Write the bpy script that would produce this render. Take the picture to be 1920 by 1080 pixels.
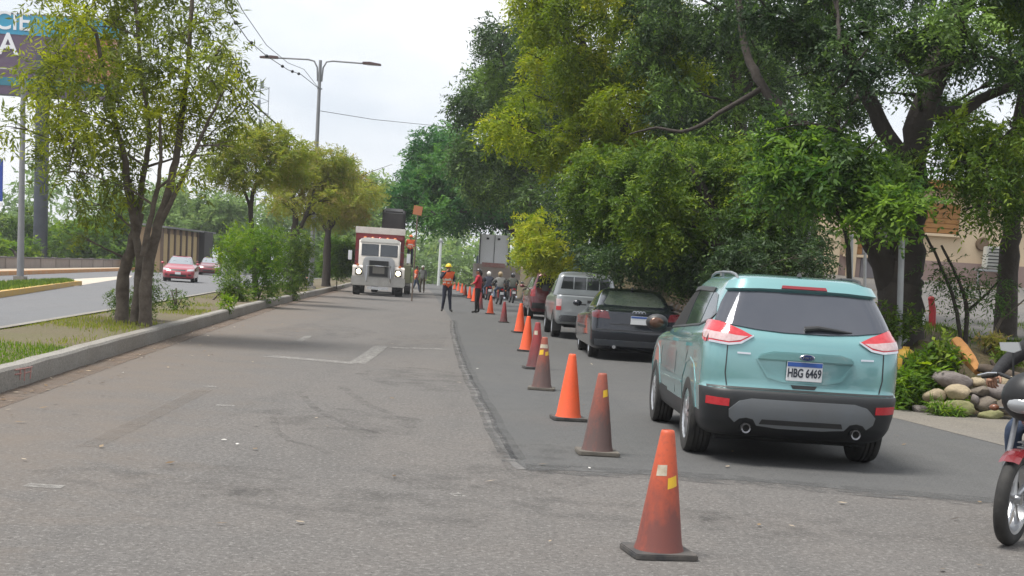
import bpy, bmesh, math, random
import numpy as np
from mathutils import Vector, Matrix
from mathutils.bvhtree import BVHTree

for o in list(bpy.data.objects):
    bpy.data.objects.remove(o)
SC = bpy.context.scene
COL = SC.collection
R = math.radians
PI = math.pi

# ------------------------------------------------------------------ camera
CAM_H = 1.50
FPX, PPX, PPY = 2700.0, 960.0, 900.0          # focal length and principal point of the 1920 x 1080 photograph
ROLL = R(3.7)
PITCH = math.atan((PPY - 517.0) * math.cos(ROLL) / FPX)
c_f = Vector((0, math.cos(PITCH), -math.sin(PITCH)))
c_r = Vector((1, 0, 0))
c_u = c_r.cross(c_f)
ax_x = c_r * math.cos(ROLL) + c_u * math.sin(ROLL)
ax_y = -c_r * math.sin(ROLL) + c_u * math.cos(ROLL)
cam = bpy.data.cameras.new('camera')
cam.sensor_width = 36.0
cam.lens = 36.0 * FPX / 1920.0
cam.shift_y = (PPY - 540.0) / 1920.0
cam.clip_start = 0.1
cam.clip_end = 3000.0
cam_o = bpy.data.objects.new('camera', cam)
COL.objects.link(cam_o)
m = Matrix.Identity(4)
for i in range(3):
    m[i][0], m[i][1], m[i][2] = ax_x[i], ax_y[i], -c_f[i]
m[2][3] = CAM_H
cam_o.matrix_world = m
SC.camera = cam_o

# ------------------------------------------------------------------ sky: bright thin overcast
W = bpy.data.worlds.new('World')
SC.world = W
W.use_nodes = True
nt = W.node_tree
nt.nodes.clear()
SUN_EL, SUN_AZ = R(66), R(248)                 # azimuth clockwise from +Y
out = nt.nodes.new('ShaderNodeOutputWorld')
sky = nt.nodes.new('ShaderNodeTexSky')
sky.sky_type = 'NISHITA'
sky.sun_disc = False
sky.sun_elevation = SUN_EL
sky.sun_rotation = SUN_AZ
sky.dust_density = 3.0
bg1 = nt.nodes.new('ShaderNodeBackground')
bg1.inputs['Strength'].default_value = 0.10
bg2 = nt.nodes.new('ShaderNodeBackground')
bg2.inputs['Strength'].default_value = 0.92
tc = nt.nodes.new('ShaderNodeTexCoord')
mp = nt.nodes.new('ShaderNodeMapping')
mp.inputs['Scale'].default_value = (1.0, 1.0, 2.6)
n1 = nt.nodes.new('ShaderNodeTexNoise')
n1.inputs['Scale'].default_value = 3.2
n1.inputs['Detail'].default_value = 5
n1.inputs['Roughness'].default_value = 0.55
cr = nt.nodes.new('ShaderNodeValToRGB')
cr.color_ramp.elements[0].position = 0.30
cr.color_ramp.elements[0].color = (0.56, 0.61, 0.675, 1)
cr.color_ramp.elements[1].position = 0.66
cr.color_ramp.elements[1].color = (0.88, 0.885, 0.90, 1)
mx = nt.nodes.new('ShaderNodeMixShader')
mx.inputs[0].default_value = 0.90
L = nt.links.new
L(tc.outputs['Generated'], mp.inputs['Vector'])
L(mp.outputs['Vector'], n1.inputs['Vector'])
L(n1.outputs['Fac'], cr.inputs['Fac'])
L(cr.outputs['Color'], bg2.inputs['Color'])
L(sky.outputs['Color'], bg1.inputs['Color'])
L(bg1.outputs[0], mx.inputs[1])
L(bg2.outputs[0], mx.inputs[2])
L(mx.outputs[0], out.inputs['Surface'])

# ------------------------------------------------------------------ sun behind thin cloud
sun = bpy.data.lights.new('sun', 'SUN')
sun.energy = 3.0
sun.angle = R(24)
sun.color = (1.0, 0.965, 0.91)
sun_o = bpy.data.objects.new('sun', sun)
COL.objects.link(sun_o)
sd = Vector((math.sin(SUN_AZ) * math.cos(SUN_EL), math.cos(SUN_AZ) * math.cos(SUN_EL), math.sin(SUN_EL)))
sun_o.rotation_euler = sd.to_track_quat('Z', 'Y').to_euler()
SC.view_settings.view_transform = 'Standard'
SC.view_settings.look = 'None'
SC.view_settings.exposure = 0.68
SC.view_settings.gamma = 1.0
SC.cycles.max_bounces = 6
SC.cycles.diffuse_bounces = 3
SC.cycles.transparent_max_bounces = 8
SC.cycles.use_denoising = True

# ------------------------------------------------------------------ measured points of the place
def ray_dir(x, y):
    a, b = x - PPX, -(y - PPY)
    d = c_f * FPX + ax_x * a + ax_y * b
    return d / d.y
def at(x, y, Y):
    d = ray_dir(x, y)
    return Vector((d.x * Y, Y, CAM_H + d.z * Y))
def gnd(x, y, z=0.0):
    d = ray_dir(x, y)
    t = (z - CAM_H) / d.z
    return Vector((d.x * t, t, z))

# ------------------------------------------------------------------ materials
MATS = {}
def mat(name, col, rough=0.6, metal=0.0, coat=0.0, nscale=0, namt=0.0, bscale=0, bamt=0.0, spec=0.5,
        col2=None, n2=None, emit=None, estr=0.0, trans=0.0, alpha=None):
    """principled material; col2/nscale/namt: noise blend to a second colour; bscale/bamt: bump"""
    if name in MATS:
        return MATS[name]
    m_ = bpy.data.materials.new(name)
    m_.use_nodes = True
    t = m_.node_tree
    p = t.nodes['Principled BSDF']
    p.inputs['Base Color'].default_value = (*col, 1)
    p.inputs['Roughness'].default_value = rough
    p.inputs['Metallic'].default_value = metal
    p.inputs['Coat Weight'].default_value = coat
    p.inputs['Coat Roughness'].default_value = 0.06
    p.inputs['Specular IOR Level'].default_value = spec
    if trans:
        p.inputs['Transmission Weight'].default_value = trans
    if emit:
        p.inputs['Emission Color'].default_value = (*emit, 1)
        p.inputs['Emission Strength'].default_value = estr
    co = t.nodes.new('ShaderNodeTexCoord')
    if nscale:
        no = t.nodes.new('ShaderNodeTexNoise')
        no.inputs['Scale'].default_value = nscale
        no.inputs['Detail'].default_value = 6
        no.inputs['Roughness'].default_value = 0.62
        t.links.new(co.outputs['Object'], no.inputs['Vector'])
        rm = t.nodes.new('ShaderNodeMapRange')
        rm.inputs['From Min'].default_value = 0.5 - 0.18
        rm.inputs['From Max'].default_value = 0.5 + 0.18
        rm.inputs['To Max'].default_value = namt
        t.links.new(no.outputs['Fac'], rm.inputs['Value'])
        mi = t.nodes.new('ShaderNodeMix')
        mi.data_type = 'RGBA'
        c2 = col2 if col2 else tuple(c * 0.45 for c in col)
        mi.inputs['A'].default_value = (*col, 1)
        mi.inputs['B'].default_value = (*c2, 1)
        t.links.new(rm.outputs['Result'], mi.inputs['Factor'])
        t.links.new(mi.outputs['Result'], p.inputs['Base Color'])
    if bscale:
        nb = t.nodes.new('ShaderNodeTexNoise')
        nb.inputs['Scale'].default_value = bscale
        nb.inputs['Detail'].default_value = 5
        t.links.new(co.outputs['Object'], nb.inputs['Vector'])
        bu = t.nodes.new('ShaderNodeBump')
        bu.inputs['Strength'].default_value = bamt
        bu.inputs['Distance'].default_value = 0.02
        t.links.new(nb.outputs['Fac'], bu.inputs['Height'])
        t.links.new(bu.outputs['Normal'], p.inputs['Normal'])
    MATS[name] = m_
    return m_

def leaf_mat(name, c_dark, c_mid, c_new, transl=0.35, rough=0.5):
    """leaf tint runs along the per-leaf attribute: old leaf, leaf, young (or dry) leaf"""
    m_ = bpy.data.materials.new(name)
    m_.use_nodes = True
    t = m_.node_tree
    p = t.nodes['Principled BSDF']
    o_ = t.nodes['Material Output']
    a = t.nodes.new('ShaderNodeAttribute')
    a.attribute_name = 'tint'
    r_ = t.nodes.new('ShaderNodeValToRGB')
    e = r_.color_ramp.elements
    e[0].position, e[0].color = 0.0, (*c_dark, 1)
    e[1].position, e[1].color = 1.0, (*c_new, 1)
    q = e.new(0.5)
    q.color = (*c_mid, 1)
    t.links.new(a.outputs['Fac'], r_.inputs['Fac'])
    t.links.new(r_.outputs['Color'], p.inputs['Base Color'])
    p.inputs['Roughness'].default_value = rough + .14
    p.inputs['Specular IOR Level'].default_value = 0.28
    tr = t.nodes.new('ShaderNodeBsdfTranslucent')
    hs = t.nodes.new('ShaderNodeHueSaturation')
    hs.inputs['Value'].default_value = 1.5
    hs.inputs['Saturation'].default_value = 1.1
    t.links.new(r_.outputs['Color'], hs.inputs['Color'])
    t.links.new(hs.outputs['Color'], tr.inputs['Color'])
    ms = t.nodes.new('ShaderNodeMixShader')
    ms.inputs[0].default_value = transl
    t.links.new(p.outputs[0], ms.inputs[1])
    t.links.new(tr.outputs[0], ms.inputs[2])
    t.links.new(ms.outputs[0], o_.inputs['Surface'])
    MATS[name] = m_
    return m_

# ------------------------------------------------------------------ mesh helpers
def set_props(o, label=None, cat=None, group=None, kind=None):
    if label: o['label'] = label
    if cat: o['category'] = cat
    if group: o['group'] = group
    if kind: o['kind'] = kind
    return o

def thing(name, label, cat, loc=(0, 0, 0), rz=0.0, group=None):
    o = bpy.data.objects.new(name, None)
    o.empty_display_size = 0.2
    COL.objects.link(o)
    o.location = loc
    o.rotation_euler = (0, 0, rz)
    return set_props(o, label, cat, group)

def link(name, me, parent=None):
    o = bpy.data.objects.new(name, me)
    COL.objects.link(o)
    if parent is not None:
        o.parent = parent
    return o

def copy_tree(o, parent=None):
    c = o.copy()
    COL.objects.link(c)
    c.parent = parent
    for ch in list(o.children):
        copy_tree(ch, c)
    return c

class MB:
    def __init__(s):
        s.v, s.f, s.mi = [], [], []
        s.cur = 0
        s.mats = []
    def m(s, material):
        if material not in s.mats:
            s.mats.append(material)
        s.cur = s.mats.index(material)
        return s
    def add(s, vs, fs):
        b = len(s.v)
        s.v += [tuple(p) for p in vs]
        for f in fs:
            s.f.append(tuple(i + b for i in f))
            s.mi.append(s.cur)
        return s
    def box(s, c, d, rot=None, taper=1.0):
        x, y, z = d[0] / 2, d[1] / 2, d[2] / 2
        vs = []
        for zz, k in ((-z, 1.0), (z, taper)):
            for xx, yy in ((-x, -y), (x, -y), (x, y), (-x, y)):
                p = Vector((xx * k, yy * k, zz))
                if rot is not None:
                    p = rot @ p
                vs.append(p + Vector(c))
        return s.add(vs, [(3, 2, 1, 0), (4, 5, 6, 7), (0, 1, 5, 4), (1, 2, 6, 5), (2, 3, 7, 6), (3, 0, 4, 7)])
    def tube(s, pts, rad, n=8, cap=True):
        pts = [Vector(p) for p in pts]
        if not isinstance(rad, (list, tuple)):
            rad = [rad] * len(pts)
        vs, fs = [], []
        prev = None
        for i, p in enumerate(pts):
            d = (pts[min(i + 1, len(pts) - 1)] - pts[max(i - 1, 0)])
            if d.length < 1e-9: d = Vector((0, 0, 1))
            d.normalize()
            if prev is None:
                a = d.cross(Vector((0, 0, 1)))
                if a.length < 0.05: a = d.cross(Vector((1, 0, 0)))
            else:
                a = prev - d * prev.dot(d)
                if a.length < 1e-4: a = d.cross(Vector((1, 0, 0)))
            a.normalize()
            prev = a
            b = d.cross(a)
            for k in range(n):
                t = 2 * PI * k / n
                vs.append(p + (a * math.cos(t) + b * math.sin(t)) * rad[i])
        for i in range(len(pts) - 1):
            for k in range(n):
                k2 = (k + 1) % n
                fs.append((i * n + k, (i + 1) * n + k, (i + 1) * n + k2, i * n + k2))
        if cap:
            fs.append(tuple(range(n)))
            fs.append(tuple(range((len(pts) - 1) * n, len(pts) * n))[::-1])
        return s.add(vs, fs)
    def cyl(s, p0, p1, r0, r1=None, n=12):
        return s.tube([p0, p1], [r0, r0 if r1 is None else r1], n)
    def ell(s, c, r, n=10, k=6, zmin=-1.0, rot=None):
        vs, fs = [], []
        lo = math.asin(max(-1, min(1, zmin)))
        for j in range(k + 1):
            t = lo + (PI / 2 - lo) * j / k
            for i in range(n):
                a = 2 * PI * i / n
                p = Vector((r[0] * math.cos(t) * math.cos(a), r[1] * math.cos(t) * math.sin(a), r[2] * math.sin(t)))
                if rot is not None: p = rot @ p
                vs.append(p + Vector(c))
        for j in range(k):
            for i in range(n):
                i2 = (i + 1) % n
                fs.append((j * n + i, j * n + i2, (j + 1) * n + i2, (j + 1) * n + i))
        fs.append(tuple(range(n))[::-1])
        return s.add(vs, fs)
    def lathe(s, prof, n=24, axis='z', c=(0, 0, 0), close=False):
        """prof: (radius, height) pairs"""
        vs, fs = [], []
        for r_, h_ in prof:
            for k in range(n):
                a = 2 * PI * k / n
                if axis == 'z': p = (r_ * math.cos(a), r_ * math.sin(a), h_)
                elif axis == 'x': p = (h_, r_ * math.cos(a), r_ * math.sin(a))
                else: p = (r_ * math.sin(a), h_, r_ * math.cos(a))
                vs.append((p[0] + c[0], p[1] + c[1], p[2] + c[2]))
        m_ = len(prof)
        for i in range(m_ if close else m_ - 1):
            j = (i + 1) % m_
            for k in range(n):
                k2 = (k + 1) % n
                fs.append((i * n + k, i * n + k2, j * n + k2, j * n + k))
        return s.add(vs, fs)
    def prism(s, poly, axis, a0, a1):
        """extrude a 2-D polygon along an axis; poly in the other two axes"""
        def P(u, v, w):
            return {'x': (w, u, v), 'y': (u, w, v), 'z': (u, v, w)}[axis]
        n = len(poly)
        vs = [P(u, v, a0) for u, v in poly] + [P(u, v, a1) for u, v in poly]
        fs = [tuple(range(n))[::-1], tuple(range(n, 2 * n))]
        for i in range(n):
            j = (i + 1) % n
            fs.append((i, j, n + j, n + i))
        return s.add(vs, fs)
    def build(s, name, material=None, parent=None, smooth=40, bevel=0.0, loc=None, kind=None):
        me = bpy.data.meshes.new(name)
        me.from_pydata(s.v, [], s.f)
        ms = s.mats if s.mats else [material]
        for q in ms:
            me.materials.append(q)
        if s.mats:
            me.polygons.foreach_set('material_index', s.mi)
        bm = bmesh.new()
        bm.from_mesh(me)
        bmesh.ops.recalc_face_normals(bm, faces=bm.faces)
        if bevel:
            es = [e for e in bm.edges if len(e.link_faces) == 2 and e.calc_face_angle(0) > 0.5]
            bmesh.ops.bevel(bm, geom=es, offset=bevel, segments=2, affect='EDGES', clamp_overlap=True)
        bm.to_mesh(me)
        bm.free()
        if smooth:
            me.polygons.foreach_set('use_smooth', [True] * len(me.polygons))
            me.set_sharp_from_angle(angle=R(smooth))
        o = link(name, me, parent)
        if loc is not None: o.location = loc
        if kind: o['kind'] = kind
        return o

def eval_mesh(o):
    dg = bpy.context.evaluated_depsgraph_get()
    dg.update()
    me = bpy.data.meshes.new_from_object(o.evaluated_get(dg), depsgraph=dg)
    return me

def text_mesh(name, body, size, material, parent, loc, rot, depth=0.004, bold=0.0, sx=1.0):
    cu = bpy.data.curves.new(name, 'FONT')
    cu.body = body
    cu.size = size
    cu.extrude = depth
    cu.offset = bold
    cu.align_x = 'CENTER'
    cu.align_y = 'CENTER'
    t = bpy.data.objects.new(name, cu)
    COL.objects.link(t)
    me = eval_mesh(t)
    bpy.data.objects.remove(t)
    bpy.data.curves.remove(cu)
    me.materials.clear()
    me.materials.append(material)
    o = link(name, me, parent)
    o.location = loc
    o.rotation_euler = rot
    o.scale = (sx, 1, 1)
    return o

def fast_mesh(name, verts, quads, material, tint=None, smooth=False):
    """numpy arrays -> mesh of quads"""
    me = bpy.data.meshes.new(name)
    nv, nf = len(verts), len(quads)
    k = quads.shape[1]
    me.vertices.add(nv)
    me.vertices.foreach_set('co', np.ascontiguousarray(verts, dtype=np.float32).ravel())
    me.loops.add(nf * k)
    me.loops.foreach_set('vertex_index', np.ascontiguousarray(quads, dtype=np.int32).ravel())
    me.polygons.add(nf)
    me.polygons.foreach_set('loop_start', np.arange(0, nf * k, k, dtype=np.int32))
    me.update(calc_edges=True)
    if tint is not None:
        at_ = me.attributes.new('tint', 'FLOAT', 'FACE')
        at_.data.foreach_set('value', np.ascontiguousarray(tint, dtype=np.float32))
    if smooth:
        me.polygons.foreach_set('use_smooth', np.ones(nf, dtype=bool))
    me.materials.append(material)
    return me
# ================================================================== THE SETTING
def asphalt(name, base, dirt, dark, speck, dirt_amt, bump, fine=70.0, lane=None):
    m_ = bpy.data.materials.new(name)
    m_.use_nodes = True
    t = m_.node_tree
    p = t.nodes['Principled BSDF']
    p.inputs['Roughness'].default_value = 0.86
    p.inputs['Specular IOR Level'].default_value = 0.3
    g = t.nodes.new('ShaderNodeNewGeometry')
    def noise(scale, detail=6, rough=0.6, stretch=None):
        n = t.nodes.new('ShaderNodeTexNoise')
        n.inputs['Scale'].default_value = scale
        n.inputs['Detail'].default_value = detail
        n.inputs['Roughness'].default_value = rough
        if stretch:
            q = t.nodes.new('ShaderNodeMapping')
            q.inputs['Rotation'].default_value = (0, 0, R(4.5))
            q.inputs['Scale'].default_value = stretch
            t.links.new(g.outputs['Position'], q.inputs['Vector'])
            t.links.new(q.outputs['Vector'], n.inputs['Vector'])
        else:
            t.links.new(g.outputs['Position'], n.inputs['Vector'])
        return n
    def rng(src, a, b, lo=0.0, hi=1.0):
        q = t.nodes.new('ShaderNodeMapRange')
        q.inputs['From Min'].default_value, q.inputs['From Max'].default_value = a, b
        q.inputs['To Min'].default_value, q.inputs['To Max'].default_value = lo, hi
        t.links.new(src.outputs['Fac'] if 'Fac' in src.outputs else src.outputs[0], q.inputs['Value'])
        return q
    def mixc(a, b, fac):
        q = t.nodes.new('ShaderNodeMix')
        q.data_type = 'RGBA'
        for s_, v_ in (('A', a), ('B', b)):
            if isinstance(v_, tuple): q.inputs[s_].default_value = (*v_, 1)
            else: t.links.new(v_.outputs['Result'], q.inputs[s_])
        t.links.new(fac.outputs['Result'], q.inputs['Factor'])
        return q
    big = rng(noise(0.30, 5, 0.65), 0.40, 0.62, 0, dirt_amt)
    c = mixc(base, dirt, big)
    streak = rng(noise(1.0, 5, 0.6, (1.5, 0.16, 1.0)), 0.50, 0.76, 0, 0.55)
    c = mixc(c, dark, streak)
    mid = rng(noise(2.6, 6, 0.7), 0.46, 0.72, 0, 0.45)
    c = mixc(c, tuple(x * 0.72 for x in base), mid)
    fn = rng(noise(fine, 4, 0.9), 0.53, 0.66, 0, 1.0)
    c = mixc(c, speck, fn)
    fd = rng(noise(fine * 0.8 + 9, 4, 0.9), 0.52, 0.64, 0, 0.95)
    c = mixc(c, tuple(x * 0.40 for x in base), fd)
    f3 = rng(noise(fine * 0.23, 4, 0.8), 0.50, 0.72, 0, 0.35)
    c = mixc(c, tuple(x * 0.6 for x in base), f3)
    if lane:
        # earth washed off the median: deposits thin out with distance from the kerb
        dt = t.nodes.new('ShaderNodeVectorMath'); dt.operation = 'DOT_PRODUCT'
        dt.inputs[1].default_value = (1.0, 0.083, 0.0)
        t.links.new(g.outputs['Position'], dt.inputs[0])
        mr = t.nodes.new('ShaderNodeMapRange')
        mr.inputs['From Min'].default_value, mr.inputs['From Max'].default_value = -3.9 + 3.6, -3.9
        mr.inputs['To Min'].default_value, mr.inputs['To Max'].default_value = -0.30, 0.34
        t.links.new(dt.outputs['Value'], mr.inputs['Value'])
        nn = noise(1.1, 7, 0.7)
        ad = t.nodes.new('ShaderNodeMath'); ad.operation = 'ADD'
        t.links.new(nn.outputs['Fac'], ad.inputs[0]); t.links.new(mr.outputs['Result'], ad.inputs[1])
        m2 = t.nodes.new('ShaderNodeMapRange')
        m2.inputs['From Min'].default_value, m2.inputs['From Max'].default_value = .42, .80
        m2.inputs['To Max'].default_value = .80
        t.links.new(ad.outputs[0], m2.inputs['Value'])
        c = mixc(c, lane, m2)
    t.links.new(c.outputs['Result'], p.inputs['Base Color'])
    bu = t.nodes.new('ShaderNodeBump')
    bu.inputs['Strength'].default_value = bump
    bu.inputs['Distance'].default_value = 0.012
    t.links.new(noise(fine * 0.8, 4, 0.7).outputs['Fac'], bu.inputs['Height'])
    t.links.new(bu.outputs['Normal'], p.inputs['Normal'])
    MATS[name] = m_
    return m_

M_OLD = asphalt('aged_asphalt', (0.122, 0.114, 0.107), (0.134, 0.121, 0.110), (0.080, 0.077, 0.074), (0.27, 0.26, 0.245), 0.85, 1.0, 27.0, lane=(0.146, 0.122, 0.101))
M_NEW = asphalt('fresh_asphalt', (0.092, 0.092, 0.091), (0.104, 0.101, 0.096), (0.070, 0.070, 0.069), (0.15, 0.149, 0.145), 0.8, 0.5, 50.0)
M_OPP = asphalt('pale_asphalt', (0.155, 0.157, 0.163), (0.176, 0.170, 0.168), (0.128, 0.128, 0.131), (0.219, 0.219, 0.219), 0.5, 0.3, 40.0)
M_DRV = asphalt('dusty_asphalt', (0.134, 0.128, 0.122), (0.166, 0.150, 0.131), (0.096, 0.093, 0.090), (0.205, 0.192, 0.179), 0.9, 0.4, 40.0)
M_DUST = asphalt('dusty_verge', (0.173, 0.158, 0.138), (0.196, 0.173, 0.138), (0.127, 0.115, 0.098), (0.259, 0.242, 0.207), 0.9, 0.6, 34.0)
M_SOIL = asphalt('dry_soil', (0.134, 0.105, 0.067), (0.109, 0.105, 0.045), (0.083, 0.064, 0.041), (0.217, 0.178, 0.121), 0.9, 0.9, 22.0)
M_BANK = asphalt('bank_soil', (0.115, 0.085, 0.05), (0.085, 0.085, 0.035), (0.06, 0.045, 0.03), (0.20, 0.15, 0.085), 0.9, 1.0, 16.0)
M_CONC = asphalt('kerb_concrete', (0.285, 0.268, 0.242), (0.225, 0.200, 0.170), (0.120, 0.105, 0.090), (0.37, 0.355, 0.325), 0.9, 0.7, 30.0)
M_FIELD = asphalt('far_field', (0.09, 0.12, 0.04), (0.15, 0.14, 0.07), (0.05, 0.07, 0.03), (0.16, 0.16, 0.08), 0.8, 0.5, 3.0)

def sheet(name, pts, z, material):
    me = bpy.data.meshes.new(name)
    bm = bmesh.new()
    f = bm.faces.new([bm.verts.new((p[0], p[1], z)) for p in pts])
    if f.normal.z < 0 or f.calc_area() and (f.normal_update() or f.normal.z < 0): f.normal_flip()
    bmesh.ops.triangulate(bm, faces=bm.faces[:])
    bm.to_mesh(me)
    bm.free()
    me.materials.append(material)
    o = link(name, me)
    o['kind'] = 'structure'
    return o

def smooth01(a, b, x):
    t = min(1.0, max(0.0, (x - a) / (b - a)))
    return t * t * (3 - 2 * t)
def pl(pts, Y):
    """X of a polyline (list of (X, Y) by rising Y) at Y"""
    if Y <= pts[0][1]: i = 0
    elif Y >= pts[-1][1]: i = len(pts) - 2
    else:
        i = max(k for k in range(len(pts) - 1) if pts[k][1] <= Y)
    (x0, y0), (x1, y1) = pts[i], pts[i + 1]
    return x0 + (x1 - x0) * (Y - y0) / (y1 - y0)

kb = [gnd(*q) for q in ((0, 738), (200, 672), (400, 608), (500, 577), (640, 542))]
KERB = [(p.x, p.y) for p in kb]
KERB = [(KERB[0][0] + 0.75, KERB[0][1] - 8.0)] + KERB + [(KERB[-1][0] - 9.0, KERB[-1][1] + 110)]
eb = [gnd(*q, 0.05) for q in ((0, 617), (220, 580), (420, 545))]
MEDL = [(p.x, p.y) for p in eb]
MEDL = [(MEDL[0][0] + 1.6, MEDL[0][1] - 20.0)] + MEDL + [(MEDL[-1][0] - 12.0, MEDL[-1][1] + 140)]
def road_right(Y): return 6.7 - 0.075 * Y

Ys = [-4, 0, 4, 8, 12, 16, 20, 26, 32, 40, 50, 60, 75, 90, 120, 160, 200]
sheet('ground', [(-1500, -300), (1500, -300), (1500, 2600), (-1500, 2600)], -0.10, M_FIELD)
sheet('road', [(pl(KERB, y) - 0.05, y) for y in Ys] + [(road_right(y) + 0.3, y) for y in Ys[::-1] if y >= 20] + [(14, 19.9), (14, -4)], 0.0, M_OLD)
sheet('opposite_road', [(-140, -4)] + [(-140, 200)] + [(pl(MEDL, y) + 0.05, y) for y in Ys[::-1]], 0.0, M_OPP)
seam_px = [(985, 881), (962, 866), (950, 850), (930, 810), (905, 760), (880, 710), (862, 665), (851, 625), (849, 603)]
seam = [gnd(*q) for q in seam_px]
sx, sy = seam[-1].x, seam[-1].y
nw = [(p.x, p.y) for p in seam]
fine = []
for i in range(len(nw) - 1):
    for k in range(5):
        t = k / 5
        yy = nw[i][1] + (nw[i + 1][1] - nw[i][1]) * t
        fine.append((nw[i][0] + (nw[i + 1][0] - nw[i][0]) * t + 0.012 * math.sin(yy * 2.1) + 0.008 * math.sin(yy * 4.3), yy))
fine.append(nw[-1])
e1, e2 = gnd(1685, 786), gnd(1920, 846)
g5, g6 = gnd(1300, 895), gnd(1720, 932)
newp = fine + [(sx - 0.075 * 60, sy + 60), (sx - 0.08 * 150, sy + 150)]
newp += [(road_right(y) - 0.25, y) for y in (180, 120, 80, 50, 30)] + [(e1.x, e1.y), (e2.x, e2.y), (9.5, e2.y - 1.4), (9.5, g6.y - 0.4), (g6.x, g6.y), ((g5.x + g6.x) / 2, (g5.y + g6.y) / 2 + 0.1), (g5.x, g5.y), (0.6, 11.35)]
sheet('fresh_asphalt_lane', newp, 0.0025, M_NEW)
# ragged darker lip along the seam of the fresh layer
lip = MB()
for a, b in zip(fine[:-1], fine[1:]):
    w0 = 0.035 + 0.02 * math.sin(a[1] * 3.0)
    w1 = 0.035 + 0.02 * math.sin(b[1] * 3.0)
    lip.add([(a[0] - w0, a[1], 0.0022), (b[0] - w1, b[1], 0.0022), (b[0] + 0.03, b[1], 0.0040), (a[0] + 0.03, a[1], 0.0040)], [(0, 1, 2, 3)])
o = lip.build('asphalt_seam', mat('bitumen_joint', (0.10, 0.098, 0.095), 0.85, nscale=4, namt=0.9, col2=(0.19, 0.18, 0.17)), smooth=0)
o['kind'] = 'structure'
# pale dusty strip between lane and stones
sheet('verge', [(e1.x - 0.3, e1.y + 0.8), (e1.x, e1.y - 0.0), (e2.x, e2.y + 0.05), (9.6, e2.y - 1.2), (14, e2.y - 1.5), (14, 20.3), (e1.x - 0.6, 20.3)], 0.005, M_DUST)

# kerb of the median
KH, KW = 0.235, 0.19
kerb = MB()
KY = list(np.concatenate([np.arange(6, 40, 0.8), np.arange(40, 100, 3), np.arange(100, 190, 10)]))
rngk = random.Random(4)
prof_prev = None
for y in KY:
    x = pl(KERB, y) + rngk.uniform(-0.008, 0.008)
    dz = rngk.uniform(-0.008, 0.008)
    pr = [(x, y, -0.03), (x - 0.005, y, KH - 0.03 + dz), (x - 0.03, y, KH + dz), (x - KW, y, KH + dz), (x - KW - 0.005, y, 0.0)]
    if prof_prev:
        vs = prof_prev + pr
        kerb.add(vs, [(i, i + 1, i + 6, i + 5) for i in range(4)])
    prof_prev = pr
o = kerb.build('kerb', M_CONC, smooth=35)
o['kind'] = 'structure'

# median earth: level with the kerb, falling to the far carriageway
def median_z(X, Y):
    a, b = pl(KERB, Y) - KW, pl(MEDL, Y)
    if a - b < 0.1: return KH
    t = min(1, max(0, (a - X) / (a - b)))
    return (KH - 0.015) * (1 - smooth01(0.55, 1.0, t)) + 0.035 + 0.02 * math.sin(X * 3.1 + Y) * math.sin(Y * 1.7) * (1 - t)
md = MB()
NX = 14
rows = []
my = list(np.concatenate([np.arange(6, 60, 1.0), np.arange(60, 190, 8)]))
for y in my:
    a, b = pl(KERB, y) - KW + 0.01, pl(MEDL, y)
    rows.append([(a + (b - a) * k / NX, y, min(KH - 0.01, median_z(a + (b - a) * k / NX, y)) if k else KH - 0.012) for k in range(NX + 1)])
for i in range(len(rows) - 1):
    for k in range(NX):
        md.add([rows[i][k], rows[i][k + 1], rows[i + 1][k + 1], rows[i + 1][k]], [(0, 1, 2, 3)])
me_ = md.build('median', M_SOIL, smooth=60)
me_['kind'] = 'structure'
# pale gutter edge of the median
ge = MB()
for i in range(len(my) - 1):
    a, b = pl(MEDL, my[i]), pl(MEDL, my[i + 1])
    ge.add([(a - 0.16, my[i], 0.0), (a - 0.16, my[i], 0.06), (a + 0.04, my[i], 0.07), (b - 0.16, my[i + 1], 0.0), (b - 0.16, my[i + 1], 0.06), (b + 0.04, my[i + 1], 0.07)], [(0, 1, 4, 3), (1, 2, 5, 4)])
ge.build('gutter_edge', M_CONC, smooth=0)['kind'] = 'structure'

# the bank right of the road
def bank_z(X, Y):
    a = smooth01(0.0, 1.5, X - road_right(Y) - (0.35 if Y > 24 else 0.0))
    b = smooth01(19.75, 21.9, Y + 0.10 * math.sin(X * 2.3))
    z = 0.80 + 0.060 * (min(Y, 46) - 20)
    z += 0.05 * math.sin(X * 1.9 + 1.3 * math.sin(Y * 1.1)) * math.sin(Y * 1.6)
    return -0.04 + a * b * z
bk = MB()
bx = [0.0, 0.25, 0.5, 0.75, 1.0, 1.3, 1.6, 2.0, 2.5, 3, 4, 5.5, 7.5, 10, 14, 20, 30, 50, 90]
by = list(np.concatenate([np.arange(19.4, 24, 0.3), np.arange(24, 50, 1.5), np.arange(50, 210, 12)]))
rows = [[(road_right(y) + d, y, bank_z(road_right(y) + d, y)) for d in bx] for y in by]
for i in range(len(rows) - 1):
    for k in range(len(bx) - 1):
        bk.add([rows[i][k], rows[i][k + 1], rows[i + 1][k + 1], rows[i + 1][k]], [(0, 1, 2, 3)])
o = bk.build('bank', M_BANK, smooth=60)
o['kind'] = 'structure'
dv = MB()
dy = list(np.arange(23.4, 43.0, 0.7))
rows = []
for y in dy:
    x0 = 7.25 + 0.03 * (y - 23)
    rows.append([(x0 + d, y, bank_z(x0 + d, y) + 0.03) for d in np.linspace(0, 22, 24)])
for i in range(len(rows) - 1):
    for k in range(23):
        dv.add([rows[i][k], rows[i][k + 1], rows[i + 1][k + 1], rows[i + 1][k]], [(0, 1, 2, 3)])
o = dv.build('driveway', M_DRV, smooth=60)
o['kind'] = 'structure'

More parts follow.
